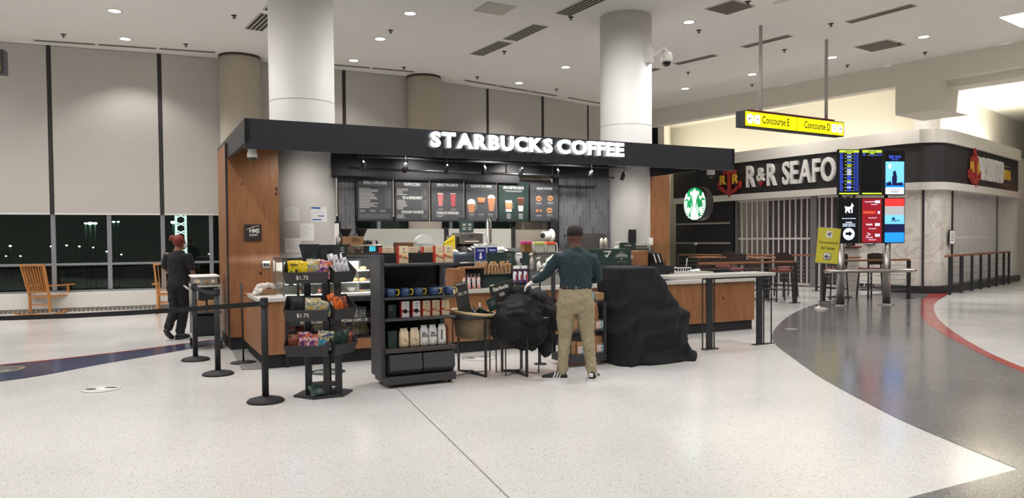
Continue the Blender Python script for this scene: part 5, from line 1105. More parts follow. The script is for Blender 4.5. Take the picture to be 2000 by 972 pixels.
# glass guard
t = kt('glass_guard', 'clear glass guard screen along the right counter', 'glass guard', 5.80, .55, .875)
MB(GLASS).box(0, 1.15, 0, .008, .02, .60).build('glass_front', parent=t); MB(GLASS).box(1.15, 1.158, 0, .55, .02, .60).build('glass_side', parent=t)
MB(CLEARP).box(1.13, 1.17, -.01, .02, .56, .6).build('clip', parent=t); MB(STEEL).box(0, 1.16, -.006, .014, 0, .02).build('base_rail', parent=t)
t = kt('counter_ledge', 'pale raised ledge on the counter inside the glass guard', 'ledge', 6.02, .12, .875); m = MB(SLAB); m.prism([(0, 0), (.95, 0), (.93, .12), (.02, .12)], 0, .55, 'y'); m.build('ledge', parent=t)
t = kt('steel_dispenser', 'tall tapered steel napkin canister behind the glass guard', 'canister', 6.10, .72, .995); m = MB(P('canister_steel', (150, 148, 144), .35, .7)); m.lathe([(.085, 0), (.07, .22), (.055, .27), (.02, .275)], n=20); m.build('canister', parent=t); MB(BLK2).box(.0, .01, -.087, -.06, 0, .22).build('seam', parent=t)
t = kt('milk_rack', 'white wire rack holding small bottles on the ledge', 'rack', 6.32, .25, .995)
m = MB(WHT); [m.tube([(0, 0, z), (.26, 0, z), (.26, .16, z), (0, .16, z)], .008, 6, close=True) for z in (.01, .07)]; [m.tube([(x, 0, 0), (x, 0, .075)], .006, 5) for x in (0, .05, .1, .15, .2, .26)]; m.build('wire_frame', parent=t)
m = MB(BLK2); [m.cyl((.03+i*.05, .06, .01), (.03+i*.05, .06, .085), .02, n=10) for i in range(5)]; m.build('bottle_insert', parent=t); m = MB(WHT); m.tube([(.22, .08, 0), (.25, .08, .2)], .007, 6); m.ell((.25, .08, .21), (.014, .014, .014)); m.build('handle', parent=t)
t = kt('crumpled_napkins', 'crumpled white napkins beside the wire rack', 'napkins', 6.62, .2, .995); m = MB(PAPER); m.ell((0, 0, .015), (.09, .05, .018)); m.ell((.08, .02, .02), (.05, .04, .02)); o = m.build('napkin', parent=t); remesh(o, .008, 2, .02, .03)
# white conference camera
t = kt('round_camera', 'white round camera on a black bracket left of the man', 'camera', 4.92, 2.3, 1.62); m = MB(BLK2); m.box(.2, .32, .05, .15, -.3, .3); m.build('bracket', parent=t)
m = MB(WHT); m.lathe([(.11, 0), (.12, .03), (.06, .06)], n=24); o = m.build('flange', parent=t, rot=(0, -PI/2, 0), loc=(.2, .0, 0)); m = MB(WHT); m.cyl((.16, 0, 0), (-.02, -.06, 0), .07, n=24); m.build('body', parent=t); m = MB(BLK2); m.cyl((-.02, -.06, 0), (-.04, -.067, 0), .05, n=20); m.build('lens', parent=t)
# baked snack display on the front counter
t = kt('snack_display_box', 'pine and black display box with small snacks on the front counter', 'display', 2.28, .08, .875)
MB(WOODH).box(.0, .17, 0, .3, 0, .28, .004).build('pine_end', parent=t); m = MB(BLK2); m.box(.17, .50, .1, .3, 0, .28); m.box(.17, .5, 0, .1, 0, .02); m.build('tray', parent=t); MB(WOODH).box(.17, .50, .0, .3, .28, .30).build('pine_top', parent=t)
t = kt('snack_rack', 'black stepped card rack full of kraft snack bars', 'display', 2.78, .18, .875); m = MB(GREEN); m.box(0, .46, 0, .3, .0, .17, .003); m.build('lower_tray', parent=t); m = MB(BLK2); m.box(-.04, .5, -.02, .3, .17, .19); m.build('shelf', parent=t)
kb = 0
PK = pouch_mat('pouch_kraft', [(178, 140, 96), (196, 160, 118), (110, 74, 52), (190, 150, 106)], 10)
for r_ in range(2):
    for i in range(9):
        kb += 1; q = pouch('snack_bar', 'kraft wrapped snack bar, %s from the left in the %s row of the stepped rack' % (['first', 'second', 'third', 'fourth', 'fifth', 'sixth', 'seventh', 'eighth', 'ninth'][i], ['front', 'back'][r_]), 'snack bar', K(2.76+i*.056, .22+r_*.08, 1.065+r_*.03), .045, .15, .03, PK, KA+random.uniform(-.1, .1), -.1, 'kraft snack bars', kb, None, random.uniform(-.25, .25))
for i in range(4):
    pouch('snack_bar', 'pink and white wrapped bar, %s from the left in front of the pine display box' % ['first', 'second', 'third', 'fourth'][i], 'snack bar', K(2.42+i*.072, .05, .88), .05, .16, .02, pouch_mat('pouch_pink%d' % i, [(225, 220, 215), (205, 120, 110), (225, 222, 218), (90, 60, 70)], 12), KA, -.2, 'pink and white bars', 60+i, None, .05)
for i in range(5):
    pouch('snack_bar', 'dark foil bar, %s from the left inside the pine display box' % ['first', 'second', 'third', 'fourth', 'fifth'][i], 'snack bar', K(2.46+i*.055, .13, .96), .05, .13, .025, pouch_mat('pouch_darkfoil%d' % i, [(90, 66, 78), (150, 130, 140), (50, 36, 44), (120, 80, 90)], 12), KA, -.3, 'dark foil bars', 70+i)
for i in range(3):
    pouch('snack_pack', 'white blue and red snack pack, %s of three hanging left of the gloved hand' % ['left', 'middle', 'right'][i], 'snack pack', K(3.24+i*.085, .10, .93), .075, .17, .03, pouch_mat('pouch_wbr%d' % i, [(228, 228, 232), (60, 60, 130), (190, 60, 50), (235, 235, 235)], 10), KA, -.15, 'white blue and red packs', 80+i)
t = kt('pack_stand', 'black stand with two small white cards holding the snack packs', 'stand', 3.22, .14, .875); m = MB(BLK2); m.box(0, .27, .0, .15, 0, .25); m.build('stand', parent=t); m = MB(PAPER); m.box(.02, .11, -.003, .04, .255, .30); m.box(.14, .23, -.003, .04, .255, .30); m.build('white_card', parent=t)
for i, (u, lab, mt) in enumerate(((2.80, 'yellow wrapped roll in front of the kraft rack', 'gold'), (2.90, 'gold wrapped roll right of the yellow one', 'gold'), (3.05, 'small white tub on the front counter', 'foil'), (3.14, 'flat cream packet under the white packs', 'bean'))):
    q = thing('small_snack', lab, 'snack', K(u, .03, .875), KA, 'small snacks on the front counter'); m = MB(BAGM[mt]); m.ell((.04, 0, .025), (.045, .04, .025), 12, 8); m.build('wrapper', parent=q)
# takeaway box and bag on the left counter
t = kt('takeaway_box', 'brown paper food box wrapped in a white bag on the left counter end', 'box', -.2, .62, .867); MB(KRAFT).box(0, .2, 0, .16, 0, .075, .006).build('carton', parent=t)
m = MB(P('bag_white', (222, 212, 206), .35, alpha=.9)); m.box(-.03, .19, -.01, .14, .08, .13, .02); m.box(-.03, .05, -.0, .12, .03, .1, .02); o = m.build('white_wrap', parent=t); remesh(o, .012, 3, .03, .05)
t = kt('plastic_bag', 'small crumpled clear bag left of the takeaway box', 'bag', -.24, .55, .867); m = MB(P('bag_white', (222, 212, 206), .35)); m.ell((0, 0, .045), (.055, .06, .045)); o = m.build('film', parent=t); remesh(o, .01, 2, .03, .04)
t = kt('price_card', 'dark green slanted card with a round white mark above the pastry case', 'price card', .28, .5, 1.345); m = MB(GREEN); m.prism([(0, .17), (.04, 0), (.26, 0), (.26, .17)], 0, .02, 'y'); m.use(CHALK); m.tube([(.09+.04*math.cos(a), -.002, .11+.04*math.sin(a)) for a in [2*PI*i/20 for i in range(20)]], .004, 5, close=True); m.box(.065, .115, -.003, 0, .10, .12); m.build('card', parent=t)
t = kt('price_card', 'dark green printed card behind the tall snack tower', 'price card', .56, .5, 1.345); m = MB(GREEN); m.box(0, .34, 0, .02, 0, .16); m.use(CHALK); [m.box(x, x+.07, -.002, 0, z, z+.01) for x in (.02, .13, .24) for z in (.05, .08, .11)]; m.prism([(.08, .15), (.12, .15), (.12, .05)], -.002, 0, 'y'); m.build('card', parent=t)
# ------------------------------------------------------------------ round lit sign
t = kt('round_sign', 'round double sided lit green and white emblem sign on the right', 'sign', 6.95, .58, 2.14, -PI/2)
SGRN = P('sign_green_lit', (0, 130, 72), .5, emit=.5, var=0); SWHT = P('sign_white_face', (240, 255, 250), .5, emit=.5, var=0)
m = MB(BLK); m.rings([[Vector((.29*math.cos(2*PI*i/48), y, .29*math.sin(2*PI*i/48))) for i in range(48)] for y in (0, .16)]); m.build('drum', parent=t)
m = MB(SGRN); m.cyl((0, -.002, 0), (0, .0, 0), .278, n=48); Y0, Y1 = -.006, -.002
m.use(SWHT)
m.prism([(-.04, .155), (-.105, .15), (-.115, .205), (-.09, .19), (-.09, .225), (-.06, .205), (-.035, .22), (-.045, .235), (-.02, .235), (0, .268), (.02, .235), (.045, .235), (.035, .22), (.06, .205), (.09, .225), (.09, .19), (.115, .205), (.105, .15), (.04, .155), (0, .16)], Y0, Y1, 'y')
m.prism([(.0+.072*math.cos(a), .10+.072*math.sin(a)) for a in [PI*i/14 for i in range(15)]]+[(-.072, .04), (-.08, -.03), (-.12, -.12), (-.13, -.24), (-.05, -.272), (.05, -.272), (.13, -.24), (.12, -.12), (.08, -.03), (.072, .04)], Y0, Y1, 'y')
for sg in (-1, 1):
    m.prism([(sg*.15, .06), (sg*.225, .14), (sg*.205, .1), (sg*.265, .06), (sg*.26, .08), (sg*.225, .17), (sg*.2, .19), (sg*.18, .12), (sg*.11, .13), (sg*.12, .10)], Y0, Y1, 'y')
    for k in range(8):
        z = .055-.037*k; o_ = (math.sqrt(max(0, .274**2-(z-.012)**2))); x_in = o_-.085+.004*k
        m.prism([(sg*x_in, z-.0), (sg*x_in, z-.024), (sg*o_, z-.035), (sg*o_, z-.01)], Y0, Y1, 'y')
    m.prism([(sg*.10, -.08), (sg*.17, -.05), (sg*.2, -.12), (sg*.16, -.17), (sg*.12, -.14)], Y0, Y1, 'y')
m.use(SGRN)
for sg in (-1, 1):
    for k, x in enumerate((.042, .062, .085)):
        pts = [(sg*(x+.012*math.sin(j*.9+k)+(.0 if j < 4 else (j-4)*.010)), Y0-.001, .12-.035*j) for j in range(11)]
        m.tube(pts, .0055, 5)
    m.box(sg*.03-.012, sg*.03+.012, Y0-.003, Y0, .083, .088); m.box(sg*.03-.01, sg*.03+.01, Y0-.003, Y0, .10, .104)
m.tube([(.0, Y0-.001, .09), (-.008, Y0-.001, .06), (.006, Y0-.001, .058)], .0025, 5); m.box(-.014, .014, Y0-.003, Y0, .03, .036); m.tube([(-.03, Y0-.001, .015), (0, Y0-.001, 0), (.03, Y0-.001, .015)], .003, 5)
m.build('emblem_face', parent=t)
m = MB(BLK); m.box(-.03, .03, .06, .10, .28, .82); m.build('hanger', parent=t)
# unseen fill lamps added under the canopy to brighten the kiosk
for i, (u, v) in enumerate(((.55, 1.0), (1.9, .9), (3.4, .9), (4.9, .9), (6.3, .9), (2.6, 1.75), (4.4, 1.75))):
    q = kt('canopy_fill_light', ['leftmost', 'second from left', 'third from left', 'fourth from left', 'rightmost', 'rear left', 'rear right'][i]+' unseen fill lamp added under the canopy', 'lamp', u, v, 2.953, group='fill lamps added under the canopy'); m = MB(BLK); m.lathe([(.05, 0), (.05, -.012)], n=18); m.build('ring', parent=q)
    l = bpy.data.lights.new('canopy_fill_spot', 'SPOT'); l.energy = (38, 70, 90, 90, 60, 60, 60)[i]; l.spot_size = 2.5; l.spot_blend = .6; l.shadow_soft_size = .05; l.color = (1, .95, .88); o = bpy.data.objects.new('canopy_fill_spot', l); COL.objects.link(o); o.parent = q; o.location = (0, 0, -.02); o.rotation_euler = (.30, 0, 0)
# ------------------------------------------------------------------ merchandise rack
t = kt('merchandise_rack', 'tall charcoal rolling rack with mugs, coffee bags and two front bins', 'rack', .74, -1.85)
RK = P('rack_charcoal', (58, 58, 61), .5, var=.08)
MB(RK).box(-.075, -.03, .04, .42, .10, 1.40, .004).build('side_panel', parent=t); MB(RK).box(.72, .78, .38, .5, .10, 1.30, .004).build('side_panel', parent=t)
m = MB(BLK2); m.box(-.02, .74, .44, .46, .35, 1.30); m.build('back_panel', parent=t)
MET = P('rack_mesh_silver', (150, 150, 154), .4, .3)  # silver wire of the rack mesh
m = MB(MET)
for i in range(15):
    for j in range(10):
        x = .02+i*.045; z = .97+j*.034; m.tube([(x, .435, z), (x+.0225, .43, z+.017), (x+.045, .435, z)], .0022, 4)
m.build('wire_mesh', parent=t)
for z, lab in ((1.285, 'top_shelf'), (.93, 'shelf'), (.705, 'shelf')): MB(RK).box(-.04, .76, -.0, .46, z, z+.025, .003).build('shelf', parent=t)
MB(P('rack_brown_shelf', (64, 56, 52), .5)).box(-.04, .76, -.02, .46, .37, .41, .003).build('shelf', parent=t)
m = MB(RK); m.box(-.03, .75, -.02, .44, .035, .12, .006); m.build('base', parent=t)
for i, x in enumerate((.0, .375)):
    m = MB(P('bin_charcoal', (66, 66, 70), .4)); m.prism([(-.01, .35), (.30, .36), (.30, .13), (.04, .13), (-.03, .19)], x+.0, x+.36, 'x'); m.build('bin', parent=t)
for x in (.03, .69):
    for y in (.03, .38):
        m = MB(BLK2); m.cyl((x-.015, y, .03), (x+.015, y, .03), .03, n=18); m.box(x-.012, x+.012, y-.012, y+.012, .03, .05); m.build('caster', parent=t)
def RKp(x, y, z): return K(.74+x, -1.85+y, z)
def carton(label, x, y, z, w_, h, d, kind, grp, a=0., f=RKp, mirror=False):
    q = thing('coffee_carton', label, 'carton', f(x, y, z), KA+a, grp)
    m = MB(CREAM if kind != 'white' else PAPER); m.box(0, w_, 0, d, 0, h, .002); m.build('box_body', parent=q)
    m = MB(RED); m.box(-.003, .0+.006, -.001, d, 0, h); m.build('red_side', parent=q)
    m = MB(BLK2); cx = w_*.55; s = w_/.1
    m.tube([(cx-.009*s, -.002, h*.78), (cx-.009*s, -.002, h*.84), (cx, -.002, h*.88), (cx+.009*s, -.002, h*.84), (cx+.009*s, -.002, h*.78)], .0018, 4)
    m.box(cx-.02*s, cx+.02*s, -.002, 0, h*.66, h*.67); m.box(cx-.015*s, cx+.015*s, -.002, 0, h*.62, h*.63)
    if kind == 'white':
        m.cyl((w_*.5, -.001, h*.38), (w_*.5, -.003, h*.38), .026*s, n=20); m.use(RED); m.box(.008, w_*.25, -.0015, 0, h*.3, h*.5); m.use(RED); m.box(w_*.8, w_-.005, -.0015, 0, h*.28, h*.4)
    else:
        m.use(P('print_gold', (205, 176, 120), .5)); m.cyl((w_*.55, -.001, h*.42), (w_*.55, -.003, h*.42), .026*s, n=20); m.use(P('print_red_soft', (205, 80, 66), .5)); m.prism([(.006, h*.48), (w_*.2, h*.5), (w_*.34, h*.46), (w_*.3, h*.36), (.006, h*.3)], -.002, 0, 'y'); m.cyl((w_*.85, -.001, h*.3), (w_*.85, -.003, h*.3), .011*s, n=12)
    m.build('print', parent=q); return q
for x, lab in ((.14, 'left cream and red coffee carton on top of the rack'), (.555, 'middle cream and red coffee carton on top of the rack'), (.655, 'right cream and red coffee carton on top of the rack')): carton(lab, x, .08, 1.312, .11, .185, .06, 'cream', 'cartons on top of the rack')
for x, lab in ((.02, 'low cream box lying at the top left back of the rack'), (.30, 'low cream box lying behind the left carton on top of the rack'), (.50, 'low cream and red box behind the middle carton on top of the rack')):
    q = thing('flat_carton', lab, 'carton', RKp(x, .30, 1.42), KA, 'low boxes at the back of the rack top'); m = MB(CREAM); m.box(0, .14, 0, .09, 0, .065, .002); m.use(RED); m.box(-.003, .008, -.001, .09, 0, .065); m.use(TXD); m.box(.05, .10, -.002, 0, .045, .05); m.box(.03, .12, -.002, 0, .02, .023); m.build('box_body', parent=q)
t2 = thing('flat_carton_riser', 'black riser behind the cartons on the rack top', 'riser', RKp(.0, .29, 1.312), KA); MB(BLK2).box(0, .72, 0, .12, 0, .106).build('block', parent=t2)
for x, kd, lab in ((.17, 'white', 'left white coffee carton on the third rack level'), (.295, 'white', 'right white coffee carton on the third rack level'), (.41, 'cream', 'left cream carton on the third rack level'), (.52, 'cream', 'middle cream carton on the third rack level'), (.63, 'cream', 'right cream carton on the third rack level')): carton(lab, x, .10, .732, .092, .17, .06, kd, 'cartons on the third rack level')
q = thing('dark_card', 'dark green card standing at the left of the third rack level', 'card', RKp(.03, .12, .732), KA); m = MB(GREEN); m.box(0, .09, 0, .03, 0, .14); m.use(TXD); [m.box(.02, .05, -.002, 0, z, z+.004) for z in (.12, .1, .09, .08)]; m.build('card', parent=q)
MUG = P('mug_blue_enamel', (42, 66, 104), .35, var=.25, scale=60); MUGH = P('mug_handle_yellow', (226, 196, 70), .4)
for i, (x, y) in enumerate(((.0, .08), (.155, .08), (.305, .08), (.48, .08), (.66, .08), (-.02, .2), (.59, .2))):
    lab = ['leftmost front blue mug with yellow handle on the rack', 'second front blue mug from the left on the rack', 'middle front blue mug on the rack', 'fourth front blue mug from the left on the rack', 'rightmost front blue mug on the rack', 'blue mug behind the leftmost mug', 'blue mug behind the gap before the rightmost mug'][i]
    q = thing('blue_mug', lab, 'mug', RKp(x+.05, y, .957), KA, 'blue mugs with yellow handles'); m = MB(MUG); m.lathe([(.044, 0), (.05, .01), (.05, .09), (.047, .09), (.046, .012), (.01, .012)], n=22); m.build('cup', parent=q)
    m = MB(MUGH); m.tube([(.05, -.01, .075), (.078, -.016, .077), (.084, -.018, .07), (.082, -.018, .028), (.072, -.015, .018), (.05, -.01, .02)], .006, 8); m.build('handle', parent=q)
def cbag(label, x, y, z, w_, h, mat, text, grp, a=0.):
    q = thing('coffee_bag', label, 'coffee bag', RKp(x, y, z), KA+a, grp); m = MB(BAGM[mat]); n = 10; rs = []
    for z_, wx, dy in ((0, .92, .05), (.02, 1, .06), (h*.5, 1, .062), (h*.78, .97, .05), (h*.9, .8, .02), (h*.93, .78, .012), (h, .8, .012)):
        rs.append([Vector((w_/2+wx*w_/2*(abs(math.cos(b))**.5)*(1 if math.cos(b) > 0 else -1), .03+dy/2*(abs(math.sin(b))**.5)*(1 if math.sin(b) > 0 else -1), z_)) for b in [2*PI*i/16 for i in range(16)]])
    m.rings(rs); m.build('bag_body', parent=q)
    m = MB(BLK2)
    if text == 'ESPRESSO': m.text(text, .026, Matrix.Translation((w_*.42, -.003, h*.5)) @ Matrix.Rotation(PI/2, 4, 'X') @ Matrix.Rotation(PI/2, 4, 'Z'), None, .0006, .001)
    elif text == 'PIKE PLACE': m.text('PIKE', .032, FR(w_*.42, -.003, h*.60), None, .0006, .001, .8); m.text('PLACE', .032, FR(w_*.55, -.003, h*.48), None, .0006, .001, .8)
    else: m.tube([(w_*.4, -.002, h*.5), (w_*.55, -.002, h*.38), (w_*.62, -.002, h*.42), (w_*.5, -.002, h*.3)], .002, 4); m.prism([(w_*.6, h*.3), (w_*.8, h*.3), (w_*.8, h*.32), (w_*.6, h*.32)], -.003, 0, 'y')
    m.tube([(w_*.65, -.003, .02), (w_*.65, -.003, .035), (w_*.72, -.003, .042), (w_*.79, -.003, .035), (w_*.79, -.003, .02)], .0015, 4); m.box(w_*.2, w_*.4, -.003, 0, .02, .024); m.build('print', parent=q)
for x, mat, tx, lab in ((.14, 'bean', '', 'left cream coffee bag on the lower rack shelf'), (.26, 'bean', '', 'right cream coffee bag on the lower rack shelf'), (.375, 'foil', 'PIKE PLACE', 'left white coffee bag with black lettering'), (.475, 'foil', 'PIKE PLACE', 'second white coffee bag with black lettering'), (.58, 'foil', 'ESPRESSO', 'white coffee bag with upright black lettering')): cbag(lab, x, .06, .412, .105 if mat == 'bean' else .092, .205 if mat == 'bean' else .225, mat, tx, 'coffee bags on the lower rack shelf', .05)
cbag('brown and white coffee bag at the right end of the lower rack shelf', .68, .12, .412, .07, .22, 'brown', '', 'coffee bags on the lower rack shelf', .5)
q = thing('dark_card', 'dark green carton at the left of the coffee bags', 'card', RKp(.02, .10, .412), KA); MB(GREEN).box(0, .1, 0, .06, 0, .18).build('card', parent=q)
# ------------------------------------------------------------------ hexagonal snack tower
t = kt('snack_tower', 'black hexagonal floor tower with chalk marked snack pockets', 'display stand', .06, -1.80)
m = MB(BLK); m.prism([(.30*math.cos(a), .26*math.sin(a)) for a in [PI/6*(2*i)+.0 for i in range(6)]], 0, .02); m.build('base', parent=t)
for i, (x, y) in enumerate(((-.155, -.02), (-.0, -.14), (.12, -.13), (.16, .0), (-.12, .12), (.08, .13))): m = MB(BLK); m.box(x-.03, x+.03, y-.012, y+.012, .02, 1.5 if y > -.05 or i == 0 else 1.46, .002); m.build('upright', parent=t)
m = MB(BLK); m.box(-.19, .12, -.032, -.02, 1.46, 1.52); m.box(-.19, -.12, -.03, -.02, 1.26, 1.5); m.box(.05, .12, -.03, -.02, 1.26, 1.5); m.box(-.06, -.0, -.03, -.02, 1.26, 1.5); m.build('header', parent=t)
for z in (.10, .55, .92): MB(BLK).prism([(.17*math.cos(a), .15*math.sin(a)) for a in [PI/3*i for i in range(6)]], z, z+.012).build('cross_plate', parent=t)
def pocket(z, a, L, label, txt, xo=0.):
    m = MB(P('pocket_dark', (46, 45, 46), .5)); M0 = Matrix.Rotation(a, 4, 'Z') @ Matrix.Translation((xo, 0, 0))
    m.M = M0
    z0, z1 = z, z+.115
    def wall(p, q): m.raw([p, q, (q[0]*.999, q[1]-.0, q[2]), p], [(0, 1, 2, 3)])
    # open faceted trough: bottom, front, two flared cheeks, back
    b0, b1, f0_, f1 = (-L/2+.05, -.13), (L/2-.05, -.13), (-L/2, -.26), (L/2, -.26)
    T = .004
    m.prism([(-L/2+.04, -.12), (L/2-.04, -.12), (L/2-.02, -.235), (-L/2+.02, -.235)], z0, z0+T)
    m.raw([(-L/2+.02, -.235, z0), (L/2-.02, -.235, z0), (L/2, -.275, z1), (-L/2, -.275, z1), (-L/2+.02, -.231, z0), (L/2-.02, -.231, z0), (L/2, -.271, z1), (-L/2, -.271, z1)], [(0, 1, 2, 3), (7, 6, 5, 4), (3, 2, 6, 7), (0, 3, 7, 4), (1, 5, 6, 2)])
    for s in (-1, 1):
        m.raw([(s*(L/2-.02), -.235, z0), (s*(L/2), -.275, z1), (s*(L/2+.005), -.12, z1+.13), (s*(L/2-.04), -.12, z0), (s*(L/2-.024), -.233, z0), (s*(L/2-.004), -.272, z1), (s*(L/2+.001), -.12, z1+.13), (s*(L/2-.044), -.12, z0)], [(0, 1, 2, 3), (7, 6, 5, 4), (1, 0, 4, 5), (2, 1, 5, 6), (3, 2, 6, 7), (0, 3, 7, 4)])
    m.prism([(-L/2, -.12), (L/2, -.12), (L/2, -.116), (-L/2, -.116)], z0, z1+.13)
    if txt: m.use(CHALK); m.text(txt, .055, Matrix.Translation((-.03, -.262, z+.06)) @ Matrix.Rotation(PI/2+.25, 4, 'X'), None, .0008, .001)
    m.M = Matrix(); m.build('pocket', parent=t, label=label, fixn=False)
PA = (-KA-.18, KA+.60)
for z, a, b in ((1.14, '$1.75', ''), (.77, '$1.75', ''), (.42, '', '')):
    pocket(z, -.45, .44, 'pocket facing left front', a, -.10); pocket(z, .62, .33, 'pocket facing right front', b, .05)
def TW(z, a, x, y): r_ = Matrix.Rotation(a, 3, 'Z') @ Vector((x, y, 0)); return K(.06+r_.x, -1.80+r_.y, z)
SNK = [(1.15, -.42, -.10, 'yellow', 'yellow snack pouch with dark lettering at the top left of the tower', .12, .16, -.1), (1.15, -.42, -.045, 'yellow', 'yellow snack pouch behind the lettered one', .10, .15, .2),
 (1.15, -.42, .03, 'gold', 'gold and blue snack pouch in the top left pocket', .12, .17, .1), (1.15, -.42, .10, 'purple', 'purple and orange snack pouch in the top left pocket', .12, .16, .5),
 (1.17, .62, -.07, 'white', 'leftmost white snack sleeve in the top right pocket', .07, .20, -.3), (1.17, .62, -.02, 'white', 'second white snack sleeve in the top right pocket', .07, .19, -.3), (1.17, .62, .03, 'white', 'third white snack sleeve in the top right pocket', .07, .2, -.35), (1.16, .62, .08, 'white', 'rightmost white snack sleeve in the top right pocket', .07, .17, -.4),
 (.79, -.42, -.09, 'black', 'black pouch with pale nuts in the middle left pocket', .13, .17, 0), (.78, -.42, .02, 'gold', 'gold pouch beside the black one in the middle left pocket', .13, .16, .1), (.78, -.42, .10, 'gold', 'gold pouch leaning right in the middle left pocket', .12, .13, .5),
 (.80, .62, -.06, 'orange', 'left orange sleeve in the middle right pocket', .09, .18, -.5), (.79, .62, .01, 'orange', 'middle orange sleeve in the middle right pocket', .09, .16, -.5), (.79, .62, .06, 'brown', 'brown sleeve in the middle right pocket', .1, .15, -.5),
 (.43, -.42, -.12, 'brown', 'dark nut pouch at the left of the bottom left pocket', .10, .15, -.1), (.43, -.42, -.04, 'purple', 'purple and orange pouch in the bottom left pocket', .11, .17, 0), (.43, -.42, .03, 'purple', 'second purple pouch in the bottom left pocket', .1, .15, .1), (.44, -.42, .10, 'blue', 'blue and gold pouch in the bottom left pocket', .13, .17, .3),
 (.44, .62, -.07, 'green', 'dark green pouch at the left of the bottom right pocket', .08, .17, -.2), (.44, .62, .0, 'green', 'dark green pouch in the middle of the bottom right pocket', .09, .17, -.1), (.44, .62, .06, 'green', 'dark green pouch at the right of the bottom right pocket', .08, .16, .1), (.44, .62, .10, 'brown', 'brown pouch at the right end of the bottom right pocket', .08, .13, .3)]
def yell(q, w_, h, d):
    m = MB(BLK2); m.text('PEANUTS' if False else 'HIPPEAS', .03, FR(0, -d/2-.004, h*.72), None, .0008, .001, .75); m.ell((.02, -d/2-.003, h*.4), (.014, .003, .018), 10, 6); m.build('print', parent=q); m = MB(P('print_leaf', (30, 120, 60), .5)); m.ell((-.03, -d/2-.002, h*.35), (.012, .003, .018), 10, 6); m.build('leaf_print', parent=q)
for i, (z, a, x, mat, lab, w_, h, ln) in enumerate(SNK):
    pouch('snack_pouch', lab, 'snack pouch', TW(z+.045, a, x*1.3+(-.09 if a < 0 else .05), -.195 if mat != 'white' else -.2), w_*1.25, h*1.1, .05, mat, KA+a, -.12, 'snack pouches in the tower', 100+i, yell if i == 0 else None, ln*.5)
pouch('snack_pouch', 'dark green pouch lying on the tower base', 'snack pouch', K(-.03, -1.98, .03), .17, .12, .05, 'green', KA+.3, -.7, None, 140)
# ------------------------------------------------------------------ basket on a metal stand
def ringleg(m, r, z, mm):
    pass
t = kt('basket_stand', 'charcoal metal hoop stand holding the round wicker basket', 'stand', 1.84, -1.50)
IR = P('iron_dark', (52, 50, 50), .5)
m = MB(IR)
RR = .265
m.rings([[Vector((q*math.cos(2*PI*i/36), q*math.sin(2*PI*i/36), z)) for i in range(36)] for q, z in ((RR, .66), (RR+.006, .66), (RR+.006, .71), (RR, .71))], True, close=True); m.build('hoop', parent=t)
for a, wd in ((-1.35, .05), (.22, .014), (1.79, .05), (3.36, .014)):
    x, y = RR*math.cos(a), RR*math.sin(a); m = MB(IR); m.tube([(x, y, .68), (x, y, .008), (0, 0, .02)], .01, rect=(wd, .012)); m.build('leg', parent=t)
WICK = None
def wicker():
    m, nt, b, tc = custom('woven_wicker', .75)
    wv = tex(nt, 'ShaderNodeTexWave', tc.outputs['Object'], 26, wave_type='BANDS', bands_direction='Z', Distortion=3.0, Detail=2)
    n = tex(nt, 'ShaderNodeTexNoise', tc.outputs['Object'], 45, Detail=2)
    c = ramp(nt, wv.outputs['Fac'], [(.1, s2l((150, 122, 86))), (.5, s2l((206, 178, 136))), (.9, s2l((230, 206, 168)))])
    nt.links.new(mixc(nt, 1., c, ramp(nt, n.outputs['Fac'], [(.3, (.75, .72, .68)), (.7, (1, 1, 1))]), 'MULTIPLY'), b.inputs['Base Color'])
    bp = nt.nodes.new('ShaderNodeBump'); bp.inputs['Strength'].default_value = 1; bp.inputs['Distance'].default_value = .02; nt.links.new(wv.outputs['Fac'], bp.inputs['Height']); nt.links.new(bp.outputs['Normal'], b.inputs['Normal']); return m
WICK = wicker()
t = kt('wicker_basket', 'round woven basket of snacks with a thick pale rim', 'basket', 1.84, -1.50, .42); t.rotation_euler = (.04, .10, KA)
m = MB(WICK); m.lathe([(.17, 0), (.19, .01), (.25, .27), (.24, .29), (.235, .27), (.175, .02), (.0, .02)], n=40); m.build('basket_body', parent=t)
m = MB(P('basket_rim', (196, 172, 134), .75, var=.25, scale=40)); m.tube([((.262+.006*math.sin(i*2.2))*math.cos(2*PI*i/60), (.262+.006*math.sin(i*2.2))*math.sin(2*PI*i/60), .30) for i in range(60)], .018, 7, close=True); m.build('rim', parent=t)
for i, (x, y, mat, lab, ln) in enumerate(((-.06, -.08, 'brown', 'brown snack pouch at the left in the wicker basket', -.6), (.04, -.10, 'black', 'black and silver snack pouch in the middle of the basket', .3), (.11, -.04, 'brown', 'reddish snack pouch at the right in the basket', .5), (-.0, .02, 'brown', 'brown snack pouch at the back of the basket', -.2), (.16, -.08, 'green', 'dark pouch at the basket rim, right side', .8))):
    pouch('basket_snack', lab, 'snack pouch', K(1.84+x, -1.5+y, .68), .12, .13, .04, mat, KA+i*.5, -.8, 'snack pouches in the basket', 150+i, None, ln)
q = kt('chalk_sign', 'tall slim chalkboard standing in the wicker basket', 'chalkboard', 1.70, -1.60, .68, .0); q.rotation_euler = (.05, -.17, KA)
CB = P('chalkboard', (48, 47, 46), .7); m = MB(CB); m.box(-.055, .10, -.006, .006, 0, .40, .002); m.use(CHALK); m.text('Starbucks Blend', .03, FR(.02, -.008, .385), None, .0002, .001, .7); m.text('$1.75', .045, FR(.03, -.008, .27, 90), None, .0004, .001); m.tube([(-.03, -.008, .34), (-.035, -.008, .25)], .002, 4); m.build('board', parent=q)
